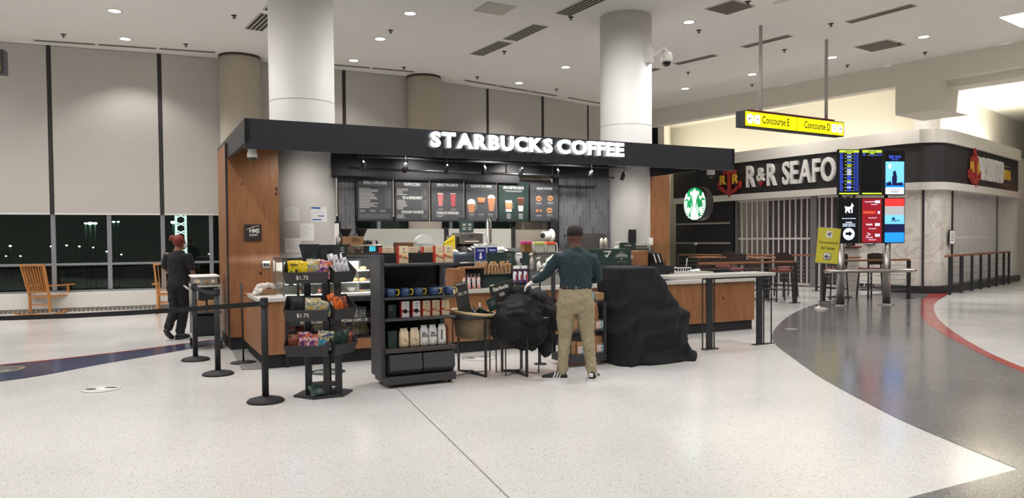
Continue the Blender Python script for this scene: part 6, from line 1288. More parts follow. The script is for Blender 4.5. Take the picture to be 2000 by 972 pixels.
q = kt('snack_stick', 'small white tipped stick snack standing up in the basket', 'snack', 1.92, -1.56, .70); m = MB(PAPER); m.box(-.012, .012, -.004, .004, 0, .13, .002); m.use(BLK2); m.box(-.013, .013, -.006, .004, .05, .08); m.build('wrapper', parent=q)
q = kt('coffee_chalk_card', 'chalkboard lettered in white leaning behind the black coat', 'chalkboard', 2.03, -1.70, .86); q.rotation_euler = (.05, -.25, KA)
m = MB(CB); m.box(-.02, .30, -.004, .004, -.04, .17); m.use(CHALK); m.text('Starbucks', .065, FR(.12, -.006, .12), None, .0018, .001, .8); m.text('VIA', .06, FR(.12, -.006, .04), None, .0012, .001, .8); m.build('board', parent=q)
q = kt('dark_card', 'small dark green card stuck in front of the white lettered chalkboard', 'card', 2.03, -1.74, .76); q.rotation_euler = (.1, -.42, KA); m = MB(GREEN); m.box(-.07, .06, -.004, .004, 0, .15, .002); m.use(TXD); [m.box(-.03, .03, -.006, -.003, z, z+.004) for z in (.06, .075, .09, .105)]; m.build('card', parent=q)
q = kt('coffee_chalk_card', 'chalkboard corner with white letters above the coat', 'chalkboard', 2.34, -1.52, .96); m = MB(CB); m.box(-.05, .12, -.004, .004, -.05, .09); m.use(CHALK); m.text('FV', .06, FR(.03, -.006, .04), None, .0008, .001); m.build('board', parent=q)
# ------------------------------------------------------------------ coat heaped over a second stand
t = kt('hoop_stand', 'charcoal metal stand under the heaped black coat', 'stand', 2.32, -1.72)
for a, wd in ((-1.6, .055), (-.55, .012), (-2.6, .012), (.9, .05), (1.9, .05), (2.5, .012)):
    x, y = .25*math.cos(a), .25*math.sin(a); m = MB(IR); m.tube([(x, y, .60), (x, y, .008), (0, 0, .02)], .01, rect=(wd, .012)); m.build('leg', parent=t)
m = MB(IR); m.lathe([(.25, .60), (.25, .62), (0, .62)], n=30, cap=False); m.build('top_plate', parent=t)
def fabric(name, rgb, rough=.85, b=.5, sc=90.):
    return P(name, rgb, rough, var=.15, scale=5., bump=b, bscale=sc)
COAT = fabric('coat_black', (17, 17, 20), .85)
t = kt('black_coat', 'black coat heaped over the hoop stand with one sleeve hanging', 'coat', 2.32, -1.75, 0)
m = MB(COAT)
for c, r in (((-.12, -.04, .60), (.22, .22, .20)), ((.02, -.05, .72), (.30, .24, .22)), ((.20, -.02, .70), (.22, .22, .24)), ((.02, 0, .86), (.12, .13, .12)), ((.16, -.02, .86), (.24, .18, .10)), ((.02, -.03, .95), (.10, .09, .07)), ((.1, -.05, .5), (.26, .2, .2)), ((.33, -.05, .62), (.12, .15, .30)), ((-.22, -.12, .66), (.13, .12, .12)), ((.34, -.1, .40), (.07, .07, .22)), ((.30, -.12, .30), (.075, .06, .14)), ((.05, .0, .42), (.24, .2, .1))): m.ell(c, r, 20, 12)
o = m.build('coat_fabric', parent=t); remesh(o, .011, 8, .05, .20)
for v in o.data.vertices:
    q_ = Vector((v.co.x*3.2+v.co.z*2.2, v.co.y*3, v.co.z*6-v.co.x*4)); r_ = 1-2*abs(noise.noise(q_)); v.co += v.normal*.020*r_**3
m = MB(PAPER); m.box(.19, .25, -.262, -.255, .66, .667); m.build('white_tag', parent=t)
o = bpy.data.objects
# ------------------------------------------------------------------ low shelf with boxed mugs
t = kt('mug_shelf', 'low charcoal shelf with boxed mugs behind the man', 'shelf', 3.02, -1.72)
MB(RK).box(0, .55, 0, .42, .05, .13, .004).build('base', parent=t)
for x in (-.0, .51): m = MB(RK); m.box(x, x+.04, 0, .035, .13, .80); m.box(x, x+.04, .38, .42, .13, 1.17); m.box(x, x+.04, .0, .4, .775, .80); m.build('side_frame', parent=t)
m = MB(RK); m.tube([(.05, .36, 1.16), (.5, .36, 1.16)], .015, 8); m.build('top_bar', parent=t)
for z in (.13, .42, .78): MB(RK).box(0, .55, .0, .40, z, z+.02).build('shelf', parent=t)
TEAL = P('box_teal', (98, 156, 172), .5)
def mugbox(label, x, y, z, mug=True, tall=.15, w_=.125):
    q = kt('mug_box', label, 'box', 3.02+x, -1.72+y, z, group='boxed mugs on the low shelf'); m = MB(KRAFT); m.box(0, w_, 0, .11, 0, tall, .002); m.build('carton', parent=q)
    if mug:
        m = MB(PAPER); m.box(.012, .072, -.003, 0, .015, .095); m.use(RED)
        rd = random.Random(x*100+z)
        for i in range(14): a, b = rd.uniform(.016, .062), rd.uniform(.02, .085); m.box(a, a+.008, -.005, -.002, b, b+.008)
        m.use(TEAL); m.box(.075, w_, -.002, 0, .0, .11); m.use(PAPER); m.tube([(.072, -.004, .085), (.1, -.004, .08), (.105, -.004, .055), (.1, -.004, .035), (.072, -.004, .025)], .005, 6); m.build('mug_window', parent=q)
for i, a in enumerate(((.40, .02, .44, True, .11), (.41, .02, .15, True, .115), (.13, .02, .15, True, .15), (.29, .03, .15, False, .22), (.42, .06, .265, False, .09), (.28, .06, .44, False, .2), (.02, .05, .15, False, .16), (.02, .04, .44, False, .14), (.40, .02, .80, False, .09), (.27, .03, .80, True, .1), (.28, .04, .37, False, .045))):
    mugbox(['mug box with spotted mug window on the middle level, right end', 'mug box with spotted mug window on the bottom level, right end', 'mug box seen between the legs of the man', 'plain kraft box behind the right trouser leg', 'plain kraft box stacked on the bottom right mug box', 'plain kraft box on the middle level', 'plain kraft box at the bottom left of the low shelf', 'plain kraft box on the middle level, left end', 'plain kraft box on the top level', 'teal mug box on the top level behind the hip of the man', 'flat kraft box lying on a bottom level box'][i], *a)
q = kt('poster_stand_rod', 'thin black rod standing between the coat and the man', 'rod', 2.86, -1.3); MB(BLK2).box(-.008, .008, -.008, .008, 0, 1.1).build('rod', parent=q); m = MB(BLK2); m.lathe([(.08, 0), (.08, .01)], n=16); m.build('foot', parent=q)
# ------------------------------------------------------------------ covered equipment
CLOTH = fabric('cover_black', (19, 19, 23), .9, .25, 60.)
t = kt('cloth_cover', 'tall object completely covered by a black cloth reaching the floor', 'covered object', 3.5, -1.95)
def covrings():
    rs = []; N = 96
    lv = []
    nz = 46
    for j in range(nz+1):
        z = 1.19*j/nz
        # right edge profile
        if z > .70: xr = .72+(1.19-z)/.49*.36
        elif z > .6: xr = 1.08+(.70-z)/.1*.16
        elif z > .5: xr = 1.24
        elif z > .15: xr = 1.24-.06*math.sin((.5-z)/.35*PI)
        else: xr = 1.24+.10*(1-z/.15)**.5 if z < .12 else 1.24
        xl = .13-.03*(1-z/1.19); yf = .0-.10*(1-z/1.19); yb = .62
        r_ = []
        for i in range(N):
            a = 2*PI*i/N; ca, sa = math.cos(a), math.sin(a); e = .35
            x = (xl+xr)/2+(xr-xl)/2*abs(ca)**e*(1 if ca > 0 else -1); y = (yf+yb)/2+(yb-yf)/2*abs(sa)**e*(1 if sa > 0 else -1)
            amp = .007+.034*(1-z/1.19)**1.0
            diag = x*9-z*5
            f_ = amp*(1-2*abs(math.sin(diag*1.25+1.2*math.sin(z*4+x*3)))**.6+.5*math.sin(diag*3.1+z*8))+.012*noise.noise(Vector((x*4, y*4, z*5)))
            n = Vector((ca*.4, sa, 0)); 
            if x > .8: f_ += .03*noise.noise(Vector((x*3, y*5+3, z*9)))
            r_.append(Vector((x, y, z))+n*f_)
        rs.append(r_)
    return rs
rs = covrings(); c = sum(rs[-1], Vector())/len(rs[-1])
rs.append([c+(p-c)*.93+Vector((0, 0, .012)) for p in rs[-1]]); rs.append([c+(p-c)*.5+Vector((0, 0, .018+.01*math.sin(i*.7))) for i, p in enumerate(rs[-2])])
m = MB(CLOTH); m.rings(rs); m.build('cover', parent=t)
t = kt('pickup_table', 'narrow standing height table with flat black legs at the right end', 'table', 4.7, -1.42)
MB(SLAB).box(.10, 2.03, -.02, .40, 1.00, 1.045, .004).build('table_top', parent=t)
for x in (.75, 1.69): MB(BLK).box(x, x+.10, .0, .03, .01, 1.0).build('leg', parent=t); m = MB(BLK); m.box(x-.06, x+.20, -.015, .06, 0, .012); m.build('foot_plate', parent=t)
for i, x in enumerate((.68, .89, 1.83, 1.98)): MB(BLK).box(x-.007, x+.007, .01, .024, .0, 1.0).build('rod', parent=t)
MB(BLK).box(.80, 2.05, .1, .14, .97, 1.0).build('under_rail', parent=t)
MB(BLK).box(1.65, 2.02, .0, .05, 0, .012).build('foot_plate', parent=t)
# ------------------------------------------------------------------ queue posts
def post(x, y, lab):
    t = thing('queue_post', lab, 'queue post', (x, y, 0), 0, 'black belt queue posts')
    m = MB(BLK2); m.lathe([(.175, 0), (.178, .012), (.16, .028), (.07, .05), (.035, .055)], n=36); m.build('base', parent=t)
    m = MB(BLK2); m.lathe([(.032, .05), (.032, .93)], n=18); m.build('pole', parent=t)
    m = MB(BLK2); m.lathe([(.036, .93), (.038, .94), (.038, 1.0), (.03, 1.015)], n=18); m.build('belt_head', parent=t)
    MB(P('belt_clip_dark', (60, 60, 64), .4)).box(-.012, .012, -.045, -.036, .95, .98).build('clip', parent=t)
    return t
PP = [(-2.409, 7.189), (-3.46, 8.675), (-4.176, 9.735)]
post(*PP[0], 'nearest black queue post beside the snack tower'); post(*PP[1], 'middle black queue post'); post(*PP[2], 'farthest black queue post beside the trolley')
def belt(name, lab, p, q, z0, z1, sag=.0):
    p, q = Vector(p), Vector(q); d = (q-p); n = Vector((-d.y, d.x, 0)).normalized()*.002; N = 14; m = MB(P('belt_webbing', (24, 24, 27), .8, bump=.3, bscale=200)); rs = []
    for i in range(N+1):
        t_ = i/N; c = p+d*t_; c.z = z0+(z1-z0)*t_-sag*4*t_*(1-t_)
        rs.append([c-n+Vector((0, 0, -.024)), c+n+Vector((0, 0, -.024)), c+n+Vector((0, 0, .024)), c-n+Vector((0, 0, .024))])
    m.rings(rs, False); return tag(m.build(name), lab, 'queue belt')
belt('queue_belt', 'short black belt between the middle and farthest queue posts', (-3.49, 8.72, 0), (-4.15, 9.69, 0), .955, .965, .02)
a_ = Vector((-2.43, 7.20, 0)); b_ = Vector((-12.5, 9.2, 0))
belt('queue_belt', 'long black belt running left from the nearest queue post across the picture', a_, b_, .955, .95, .22)
t = thing('thin_stand', 'thin black pole on a round base near the pine counter end', 'stand', K(-.41, .66, 0), 0)
m = MB(BLK2); m.lathe([(.16, 0), (.16, .01), (.02, .02)], n=30); m.build('base', parent=t); m = MB(BLK2); m.tube([(0, 0, .01), (-.01, 0, 1.03)], .012, 8); m.build('pole', parent=t)
# ------------------------------------------------------------------ trolley
CO = Vector((-4.58, 10.58, 0)); CR = Matrix.Rotation(KA, 3, 'Z')
t = thing('utility_cart', 'pale grey wheeled trolley loaded with boxes beside the partition', 'trolley', CO, KA)
CG = P('cart_grey', (168, 166, 164), .45)
W_, D_ = .40, .62
for z in (.16, .52, .90): m = MB(DARK if z == .52 else CG); m.box(0, W_, 0, D_, z, z+.03, .008); m.build('tray', parent=t)
for x in (.02, W_-.02):
    for y in (.02, D_-.02):
        m = MB(CG); m.tube([(x, y, .09), (x, y, .92)], .014, 8); m.build('upright', parent=t)
        m = MB(BLK2); m.cyl((x-.014, y, .045), (x+.014, y, .045), .045, n=18); m.box(x-.02, x+.02, y-.02, y+.02, .07, .11); m.build('caster', parent=t)
m = MB(CG); m.tube([(.0, .02, .86), (-.06, .02, .9), (-.06, D_-.02, .9), (0, D_-.02, .86)], .013, 8); m.build('handle', parent=t)
def oncart(name, lab, cat, x, y, z): 
    o = thing(name, lab, cat, CO+CR@Vector((x*.8, y, z)), KA); o.scale = (.8, 1.3, 1); return o
q = oncart('food_tub', 'clear white rimmed tub of wrapped food on the trolley top', 'tub', .0, .03, .932); m = MB(CLEARP); m.box(.02, .46, 0, .40, 0, .12, .02); m.build('tub', parent=q); m = MB(WHT); m.box(0, .48, -.02, .42, .11, .135, .01); m.build('rim', parent=q)
for i, (x, c, lab) in enumerate(((.04, 'bean', 'pale wrapped loaf at the left in the trolley tub'), (.17, 'brown', 'brown wrapped loaf in the middle of the trolley tub'), (.29, 'bean', 'tan wrapped loaf at the right in the trolley tub'))):
    qq = oncart('wrapped_loaf', lab, 'food', x+.03, .05, .936); m = MB(BAGM[c] if i != 1 else KRAFT); m.ell((.05, .1, .045), (.06, .14, .045)); m.build('loaf', parent=qq)
q = oncart('storage_crate', 'black storage crate in the lower part of the trolley', 'crate', .06, .04, .19); m = MB(BLK2); m.box(0, .38, 0, .42, 0, .30, .01); m.build('crate', parent=q)
for i, (x, z, lab) in enumerate(((.04, .552, 'bottom left kraft carton on the trolley middle tray'), (.04, .63, 'upper left kraft carton on the trolley middle tray'), (.27, .552, 'bottom right kraft carton on the trolley middle tray'), (.27, .64, 'upper right kraft carton on the trolley middle tray'))):
    q = oncart('cardboard_box', lab, 'box', x, .04, z); MB(KRAFT).box(0, .20, 0, .3, 0, .075, .003).build('carton', parent=q)
q = oncart('dark_box', 'black box under the tub on the trolley', 'box', .14, .06, .71); MB(BLK2).box(0, .32, 0, .3, 0, .18, .01).build('case', parent=q)
# ------------------------------------------------------------------ rocking chairs
OAK = P('rocking_chair_oak', (196, 132, 74), .4, var=.14, scale=7.)
def rocker(label, x, y, rz):
    t = thing('rocking_chair', label, 'rocking chair', (x, y, 0), rz, 'oak rocking chairs by the windows')
    # faces +y (towards the window), back towards the viewer
    m = MB(OAK); m.box(-.27, .27, -.04, .50, .38, .41, .01); m.build('seat', parent=t)
    for s in (-1, 1):
        m = MB(OAK); m.tube([(s*.25, -.02, .0+.06), (s*.25, -.03, .42), (s*.29, -.20, 1.10)], .02, rect=(.045, .035)); m.build('rear_post', parent=t)
        m = MB(OAK); m.tube([(s*.26, .47, .07), (s*.26, .47, .62)], .02, rect=(.045, .04)); m.build('front_leg', parent=t)
        m = MB(OAK); m.box(s*.31-.05, s*.31+.05, -.06, .56, .62, .645, .01); m.build('armrest', parent=t)
        m = MB(OAK); m.tube([(s*.255, -.42+.1*i, .012+.06*((i-4.2)/4.4)**2) for i in range(11)], .02, rect=(.035, .03)); m.build('rocker', parent=t)
    def bp(x, s): z = .46+s*.62; return (x, -.035-.165*(z-.42)/.68, z)
    m = MB(OAK); m.tube([bp(-.27, .98), bp(0, 1.01), bp(.27, .98)], .02, rect=(.085, .03)); m.build('top_rail', parent=t)
    m = MB(OAK); m.tube([bp(-.25, .06), bp(.25, .06)], .02, rect=(.05, .025)); m.build('lower_rail', parent=t)
    for i in range(7):
        x_ = -.195+i*.065; m = MB(OAK); m.tube([bp(x_, .06), bp(x_*1.05, .5), bp(x_*1.1, .96)], .01, rect=(.035, .012)); m.build('back_slat', parent=t)
    m = MB(OAK); m.tube([(-.26, .47, .2), (.26, .47, .2)], .012, 8); m.tube([(-.25, -.02, .22), (.25, -.02, .22)], .012, 8); m.build('stretcher', parent=t)
rocker('oak rocking chair standing alone before the left dark windows', -10.15, 15.95, -.22); rocker('oak rocking chair half hidden behind the worker in black', -7.50, 16.25, .35)
# ------------------------------------------------------------------ floor stickers and mat
def decal(label, x, y, r, mat, fn=None):
    t = thing('floor_sticker', label, 'floor sticker', (x, y, .0045)); m = MB(mat); m.lathe([(r, 0), (r, .0015)], n=40)
    if fn: fn(m, r)
    m.build('disc', parent=t)
def feet(m, r): m.use(BLK2); m.prism([(-.10+.06*math.cos(a), -.02+.035*math.sin(a)) for a in [2*PI*i/14 for i in range(14)]], .0015, .003); m.prism([(.07+.07*math.cos(a), .06+.03*math.sin(a)) for a in [2*PI*i/14 for i in range(14)]], .0015, .003); m.use(TXD); [m.box(-.1+.02*i, .12, -.09-.02*i, -.083-.02*i, .0015, .003) for i in range(2)]
decal('white round footprints sticker on the pale floor at the left', -4.38, 7.86, .19, P('sticker_white', (214, 212, 208), .4), feet)
decal('round yellow rimmed sticker on the blue floor band at the left edge', -6.3, 9.12, .24, P('sticker_olive', (150, 140, 96), .4), lambda m, r: (m.use(P('sticker_grey', (90, 88, 92), .4)), m.lathe([(r*.8, .0015), (r*.8, .003)], n=36)))
decal('dark round sticker on the grey floor right of the counter', 4.7, 12.5, .16, P('sticker_dark', (66, 66, 68), .4), lambda m, r: (m.use(TXD), m.lathe([(r*.7, .0015), (r*.7, .003)], n=30)))
decal('round dark green striped sticker on the floor behind the snack tower', -2.2, 8.78, .21, GREEN, lambda m, r: (m.use(CHALK), [m.box(-.15, .15, y, y+.012, .0015, .003) for y in (-.08, -.02, .04)]))
decal('faint round footprint sticker on the floor behind the basket stand', -.45, 9.72, .22, P('sticker_pale', (196, 192, 188), .4), feet)
m = MB(P('mat_grey', (120, 118, 116), .9, bump=.4)); m.prism([(-.5, .1), (-.18, .02), (-.2, 1.85), (-.42, 1.85)], .003, .008); o = m.build('floor_mat', loc=K(0, 0, 0), rot=(0, 0, KA)); tag(o, 'strip of grey floor mat along the pine counter side', 'mat')
# ------------------------------------------------------------------ people
def loft(m, secs, n=20, caps=True):
    """secs: (centre, rx, ry[, yaw, tilt]) ellipses joined into one closed surface"""
    rs = []
    for i, s in enumerate(secs):
        c = Vector(s[0]); rx, ry = s[1], s[2]; yaw = s[3] if len(s) > 3 else 0
        a = Vector(secs[max(0, i-1)][0]); b = Vector(secs[min(len(secs)-1, i+1)][0]); d = (b-a).normalized()
        ex = Matrix.Rotation(yaw, 3, 'Z') @ Vector((1, 0, 0)); ex = (ex-d*ex.dot(d)).normalized(); ey = d.cross(ex)
        rs.append([c+ex*rx*math.cos(2*PI*j/n)+ey*ry*math.sin(2*PI*j/n) for j in range(n)])
    # rounded ends
    if caps:
        def cap(r, c, s): return [c+(p-c)*s for p in r]
        c0 = sum(rs[0], Vector())/n; d0 = (Vector(secs[0][0])-Vector(secs[1][0])).normalized()*min(secs[0][1], secs[0][2])
        c1 = sum(rs[-1], Vector())/n; d1 = (Vector(secs[-1][0])-Vector(secs[-2][0])).normalized()*min(secs[-1][1], secs[-1][2])
        rs = [[p+d0*.45 for p in cap(rs[0], c0, .55)], [p+d0*.25 for p in cap(rs[0], c0, .85)]]+rs+[[p+d1*.25 for p in cap(rs[-1], c1, .85)], [p+d1*.45 for p in cap(rs[-1], c1, .55)]]
    m.rings(rs)
def limb(m, pts, rad, n=14): loft(m, [(p, r if not isinstance(r, tuple) else r[0], r if not isinstance(r, tuple) else r[1]) for p, r in zip(pts, rad)], n)
def headmesh(m, c, s=1., yaw=0.):
    c = Vector(c); R = Matrix.Rotation(yaw, 3, 'Z')
    q = lambda x, y, z: c+R@Vector((x, y, z))*s      # local: +y is the face
    m.ell(q(0, -.012, .02), (.074*s, .094*s, .098*s), 24, 16, Euler((0, 0, yaw))); m.ell(q(0, .022, -.05), (.056*s, .066*s, .066*s), 20, 12, Euler((0, 0, yaw)))
    m.ell(q(0, .098, -.015), (.014*s, .022*s, .028*s), 10, 8, Euler((0, 0, yaw))); m.ell(q(0, .075, .02), (.05*s, .022*s, .014*s), 12, 8, Euler((0, 0, yaw)))
    m.ell(q(0, .082, -.062), (.026*s, .014*s, .012*s), 10, 6, Euler((0, 0, yaw))); m.ell(q(0, .068, -.1), (.028*s, .024*s, .02*s), 10, 8, Euler((0, 0, yaw)))
    for sx_ in (-1, 1): m.ell(q(sx_*.077, -.008, -.012), (.010*s, .02*s, .032*s), 10, 8, Euler((0, 0, yaw)))
def hand(m, wrist, d, side, up, s=1., curl=.6):
    """palm and five fingers; d along the hand, side towards the thumb, up the back of the hand"""
    w = Vector(wrist); d = Vector(d).normalized(); up = Vector(up); up = (up-d*up.dot(d)).normalized(); sd = d.cross(up).normalized()
    if sd.dot(Vector(side)) < 0: sd = -sd
    pal = []
    for t_, a, b in ((0, .026, .020), (.03, .034, .018), (.06, .040, .015), (.085, .040, .013)):
        cc = w+d*t_*s; pal.append([cc+sd*a*s*math.cos(2*PI*j/12)+up*b*s*math.sin(2*PI*j/12) for j in range(12)])
    m.rings(pal)
    for k, (off, L) in enumerate(((.030, .070), (.010, .078), (-.010, .073), (-.029, .057))):
        p = w+d*.078*s+sd*off*s; dirv = d.copy(); pts = [p]; 
        for j, fr in enumerate((.45, .3, .25)):
            dirv = (dirv*math.cos(curl*.55)-up*math.sin(curl*.55)).normalized(); up2 = up; p = p+dirv*L*fr*s; pts.append(p)
            up = (up-dirv*up.dot(dirv)).normalized()
        up = up2 if False else up
        m.tube(pts, [.0092*s, .0088*s, .008*s, .0068*s], 8); up = (Vector(up)-d*Vector(up).dot(d)).normalized()
    p = w+d*.02*s+sd*.028*s; m.tube([p, p+(d*.5+sd*.8).normalized()*.035*s, p+(d*.8+sd*.55).normalized()*.062*s-up*.008, p+(d*.95+sd*.3).normalized()*.085*s-up*.018], [.013*s, .011*s, .0095*s, .0075*s], 8)
SKIN = P('skin_brown', (104, 66, 50), .55, var=.05); SKIN2 = P('skin_tan', (150, 104, 82), .55, var=.05)
GLOVE = P('glove_white', (222, 214, 212), .5, var=.03); GLOVEB = P('glove_blue', (120, 150, 190), .5)
SWEAT = fabric('sweater_green', (36, 54, 60), .9, .5, 160.); CHINO = fabric('chino_khaki', (158, 146, 118), .85, .4, 120.); BLACKF = fabric('workwear_black', (24, 24, 28), .85, .4, 100.)
# man: stands facing away, left arm reaching to the coat.  Origin at his feet.
MX, MY = .70, 8.2
t = thing('person', 'man in dark green sweater and khaki trousers reaching for the black coat, back turned', 'person', (MX, MY, 0))
hipz = .93
LH, RH = (-.10, .0, .90), (.10, 0, .90)
LK, RK_ = (-.115, .02, .49), (.125, .03, .49)
LA, RA_ = (-.16, .0, .10), (.175, -.02, .10)
SHL, SHR = (-.185, .0, 1.375), (.19, .02, 1.36)
EL, WL = (-.31, .06, 1.18), (-.46, .12, 1.085)
ER, WR = (.265, .08, 1.12), (.12, .27, 1.08)
# body, one continuous surface
m = MB(SKIN)
loft(m, [((0, .0, .86), .15, .10), ((0, 0, 1.0), .15, .105), ((0, .0, 1.15), .15, .105), ((0, .01, 1.3), .175, .11), ((0, .0, 1.38), .17, .09), ((0, .01, 1.42), .09, .07), ((.0, .02, 1.47), .058, .062), ((-.0, .03, 1.52), .056, .06)])
for a, k, b, hp in ((LH, LK, LA, 1), (RH, RK_, RA_, 1)): limb(m, [a, ((a[0]+k[0])/2, .01, .70), k, ((k[0]+b[0])/2, -.015, .34), b], [.085, .075, .052, .052, .036])
for a, e, w_ in ((SHL, EL, WL), (SHR, ER, WR)): limb(m, [a, tuple((Vector(a)+Vector(e))/2), e, tuple((Vector(e)+Vector(w_))/2), w_], [.055, .047, .038, .036, .026])
headmesh(m, (-.005, .04, 1.585), .98, .42)
hand(m, WL, Vector((-.10, .03, -.06)), Vector((0, 1, 0)), Vector((-.3, -.2, .9)), 1., .7); hand(m, WR, Vector((-.4, .9, -.1)), Vector((-.5, .1, .9)), Vector((.7, .3, .3)), 1., .8)
for sx_, b, dv in ((-1, LA, (-.98, .12, 0)), (1, RA_, (.25, .95, 0))): d_ = Vector(dv); limb(m, [Vector((b[0], b[1], .075))-d_*.03, Vector((b[0], b[1], .055))+d_*.06, Vector((b[0], b[1], .04))+d_*.14], [.04, .036, .03])
o = m.build('body', parent=t); remesh(o, .0085, 3)
m = MB(SWEAT)
loft(m, [((.005, .0, 1.015), .165, .12), ((.005, 0, 1.045), .18, .13), ((.005, .0, 1.10), .175, .128), ((.0, .0, 1.22), .185, .13), ((0, .01, 1.31), .205, .13), ((0, .01, 1.37), .20, .115), ((0, .012, 1.42), .14, .09), ((.0, .015, 1.445), .078, .078)], 28)
for a, e, w_ in ((SHL, EL, WL), (SHR, ER, WR)): limb(m, [tuple(Vector(a)*.96+Vector((0, 0, .05))), tuple(Vector(a)*.5+Vector(e)*.5), e, tuple(Vector(e)*.45+Vector(w_)*.55), tuple(Vector(e)*.04+Vector(w_)*.96)], [.062, .062, .056, .050, .036])
o = m.build('sweater', parent=t, label='dark green long sleeved sweater'); remesh(o, .0095, 5, .010, .06)
m = MB(CHINO)
loft(m, [((.0, .0, 1.03), .168, .118), ((0, -.005, .96), .188, .130), ((0, -.01, .87), .198, .135), ((0, -.0, .80), .188, .12)], 28)
loft(m, [((-.098, -.01, .86), .104, .122), ((-.108, .0, .74), .102, .108), ((-.114, .01, .60), .088, .092), ((-.115, .015, .49), .068, .074), ((-.13, -.0, .34), .066, .070), ((-.145, -.005, .20), .060, .064), ((-.155, .0, .085), .060, .066)], 22)
loft(m, [((.098, -.01, .86), .104, .122), ((.108, .0, .74), .102, .108), ((.120, .01, .60), .088, .092), ((.13, .02, .49), .068, .074), ((.148, .005, .34), .065, .070), ((.165, -.01, .20), .058, .064), ((.175, -.02, .085), .058, .066)], 22)
o = m.build('trousers', parent=t, label='khaki chino trousers'); remesh(o, .0095, 4, .014, .055)
m = MB(P('belt_black', (26, 26, 28), .5)); loft(m, [((.0, .0, 1.01), .178, .128), ((0, 0, 1.04), .176, .128)], 30, False); m.build('belt', parent=t)
m = MB(CHINO)
for a in (-2.2, -1.6, -1.0): m.box(.168*math.cos(a)-.006, .168*math.cos(a)+.006, .123*math.sin(a)-.005, .125*math.sin(a)+.003, .99, 1.045)
m.build('belt_loop', parent=t)
SH = P('trainer_black', (28, 28, 30), .6); SHW = P('trainer_white', (226, 224, 222), .5)
def shoe(c, yaw, nm, stripes):
    R = Matrix.Translation(c) @ Matrix.Rotation(yaw, 4, 'Z'); m = MB(SH); m.M = R       # toe towards +x
    m.rings([[Vector((x, w_*math.cos(2*PI*j/18), z+h*math.sin(2*PI*j/18) if math.sin(2*PI*j/18) > 0 else z+.012*math.sin(2*PI*j/18))) for j in range(18)] for x, w_, z, h in ((-.085, .022, .035, .03), (-.07, .034, .035, .065), (-.02, .038, .035, .075), (.04, .040, .035, .055), (.10, .044, .033, .038), (.15, .042, .03, .03), (.185, .030, .03, .022), (.20, .012, .03, .012))])
    o = m.build(nm, parent=t); m = MB(SHW); m.M = R
    m.prism([(-.09, -.02), (-.075, -.04), (.0, -.042), (.10, -.049), (.16, -.045), (.2, -.02), (.205, .01), (.17, .042), (.10, .049), (0, .042), (-.075, .04), (-.09, .02)], 0, .028)
    m.build('sole', parent=o); m = MB(SHW); m.M = R
    for k in range(3):
        x = .0+k*.032
        for s_ in (-1, 1): m.raw([(x, s_*.0435, .03), (x+.014, s_*.0435, .03), (x-.012, s_*.030, .092), (x-.026, s_*.030, .092), (x, s_*.03, .03), (x+.014, s_*.03, .03), (x-.012, s_*.02, .085), (x-.026, s_*.02, .085)], [(0, 1, 2, 3), (4, 7, 6, 5), (0, 4, 5, 1), (3, 2, 6, 7), (0, 3, 7, 4), (1, 5, 6, 2)])
    m.box(-.093, -.07, -.02, .02, .05, .09, .006); m.build('white_stripes', parent=o); return o
shoe((LA[0]-.02, LA[1]-.01, 0), PI-.10, 'left_shoe', 1); shoe((RA_[0]+.01, RA_[1]-.02, 0), PI/2-.35, 'right_shoe', 1)
m = MB(P('cap_black', (34, 26, 26), .8)); cy = .42
R = Matrix.Translation((-.005, .04, 1.60)) @ Matrix.Rotation(cy, 4, 'Z'); m.M = R
m.rings([[Vector((.083*k*math.cos(2*PI*j/30), -.008+.102*k*math.sin(2*PI*j/30), z)) for j in range(30)] for k, z in ((1.0, -.005), (1.03, .03), (.98, .065), (.82, .095), (.5, .113), (.15, .119))])
m.build('cap', parent=t); m = MB(P('cap_black', (34, 26, 26))); m.M = R; m.raw([(-.07, .075, .0), (.07, .075, .0), (.075, .12, -.002), (.04, .165, -.008), (-.04, .165, -.008), (-.075, .12, -.002), (-.07, .075, .006), (.07, .075, .006), (.075, .12, .004), (.04, .165, -.002), (-.04, .165, -.002), (-.075, .12, .004)], [(5, 4, 3, 2, 1, 0), (6, 7, 8, 9, 10, 11)]+[(i, (i+1) % 6, 6+(i+1) % 6, 6+i) for i in range(6)]); m.build('cap_peak', parent=t)
m = MB(P('lanyard_blue', (60, 84, 150), .6)); loft(m, [((.0, .018, 1.452), .070, .072), ((.0, .016, 1.462), .067, .070)], 24, False); m.build('lanyard', parent=t)
# gloved left hand shown white: glove as clothing over the hand
m = MB(GLOVE); hand(m, WL, Vector((-.10, .03, -.06)), Vector((0, 1, 0)), Vector((-.3, -.2, .9)), 1.10, .7)
o = m.build('glove', parent=t, label='white glove on the reaching hand'); remesh(o, .004, 1)
m = MB(P('glasses_dark', (30, 30, 32), .3)); m.M = Matrix.Translation((-.005, .04, 1.585)) @ Matrix.Rotation(cy, 4, 'Z')
m.tube([(-.078, -.01, .015), (-.076, .07, .015), (-.06, .10, .012), (0, .112, .012), (.06, .10, .012), (.076, .07, .015), (.078, -.01, .015)], .003, 6); m.build('glasses', parent=t)
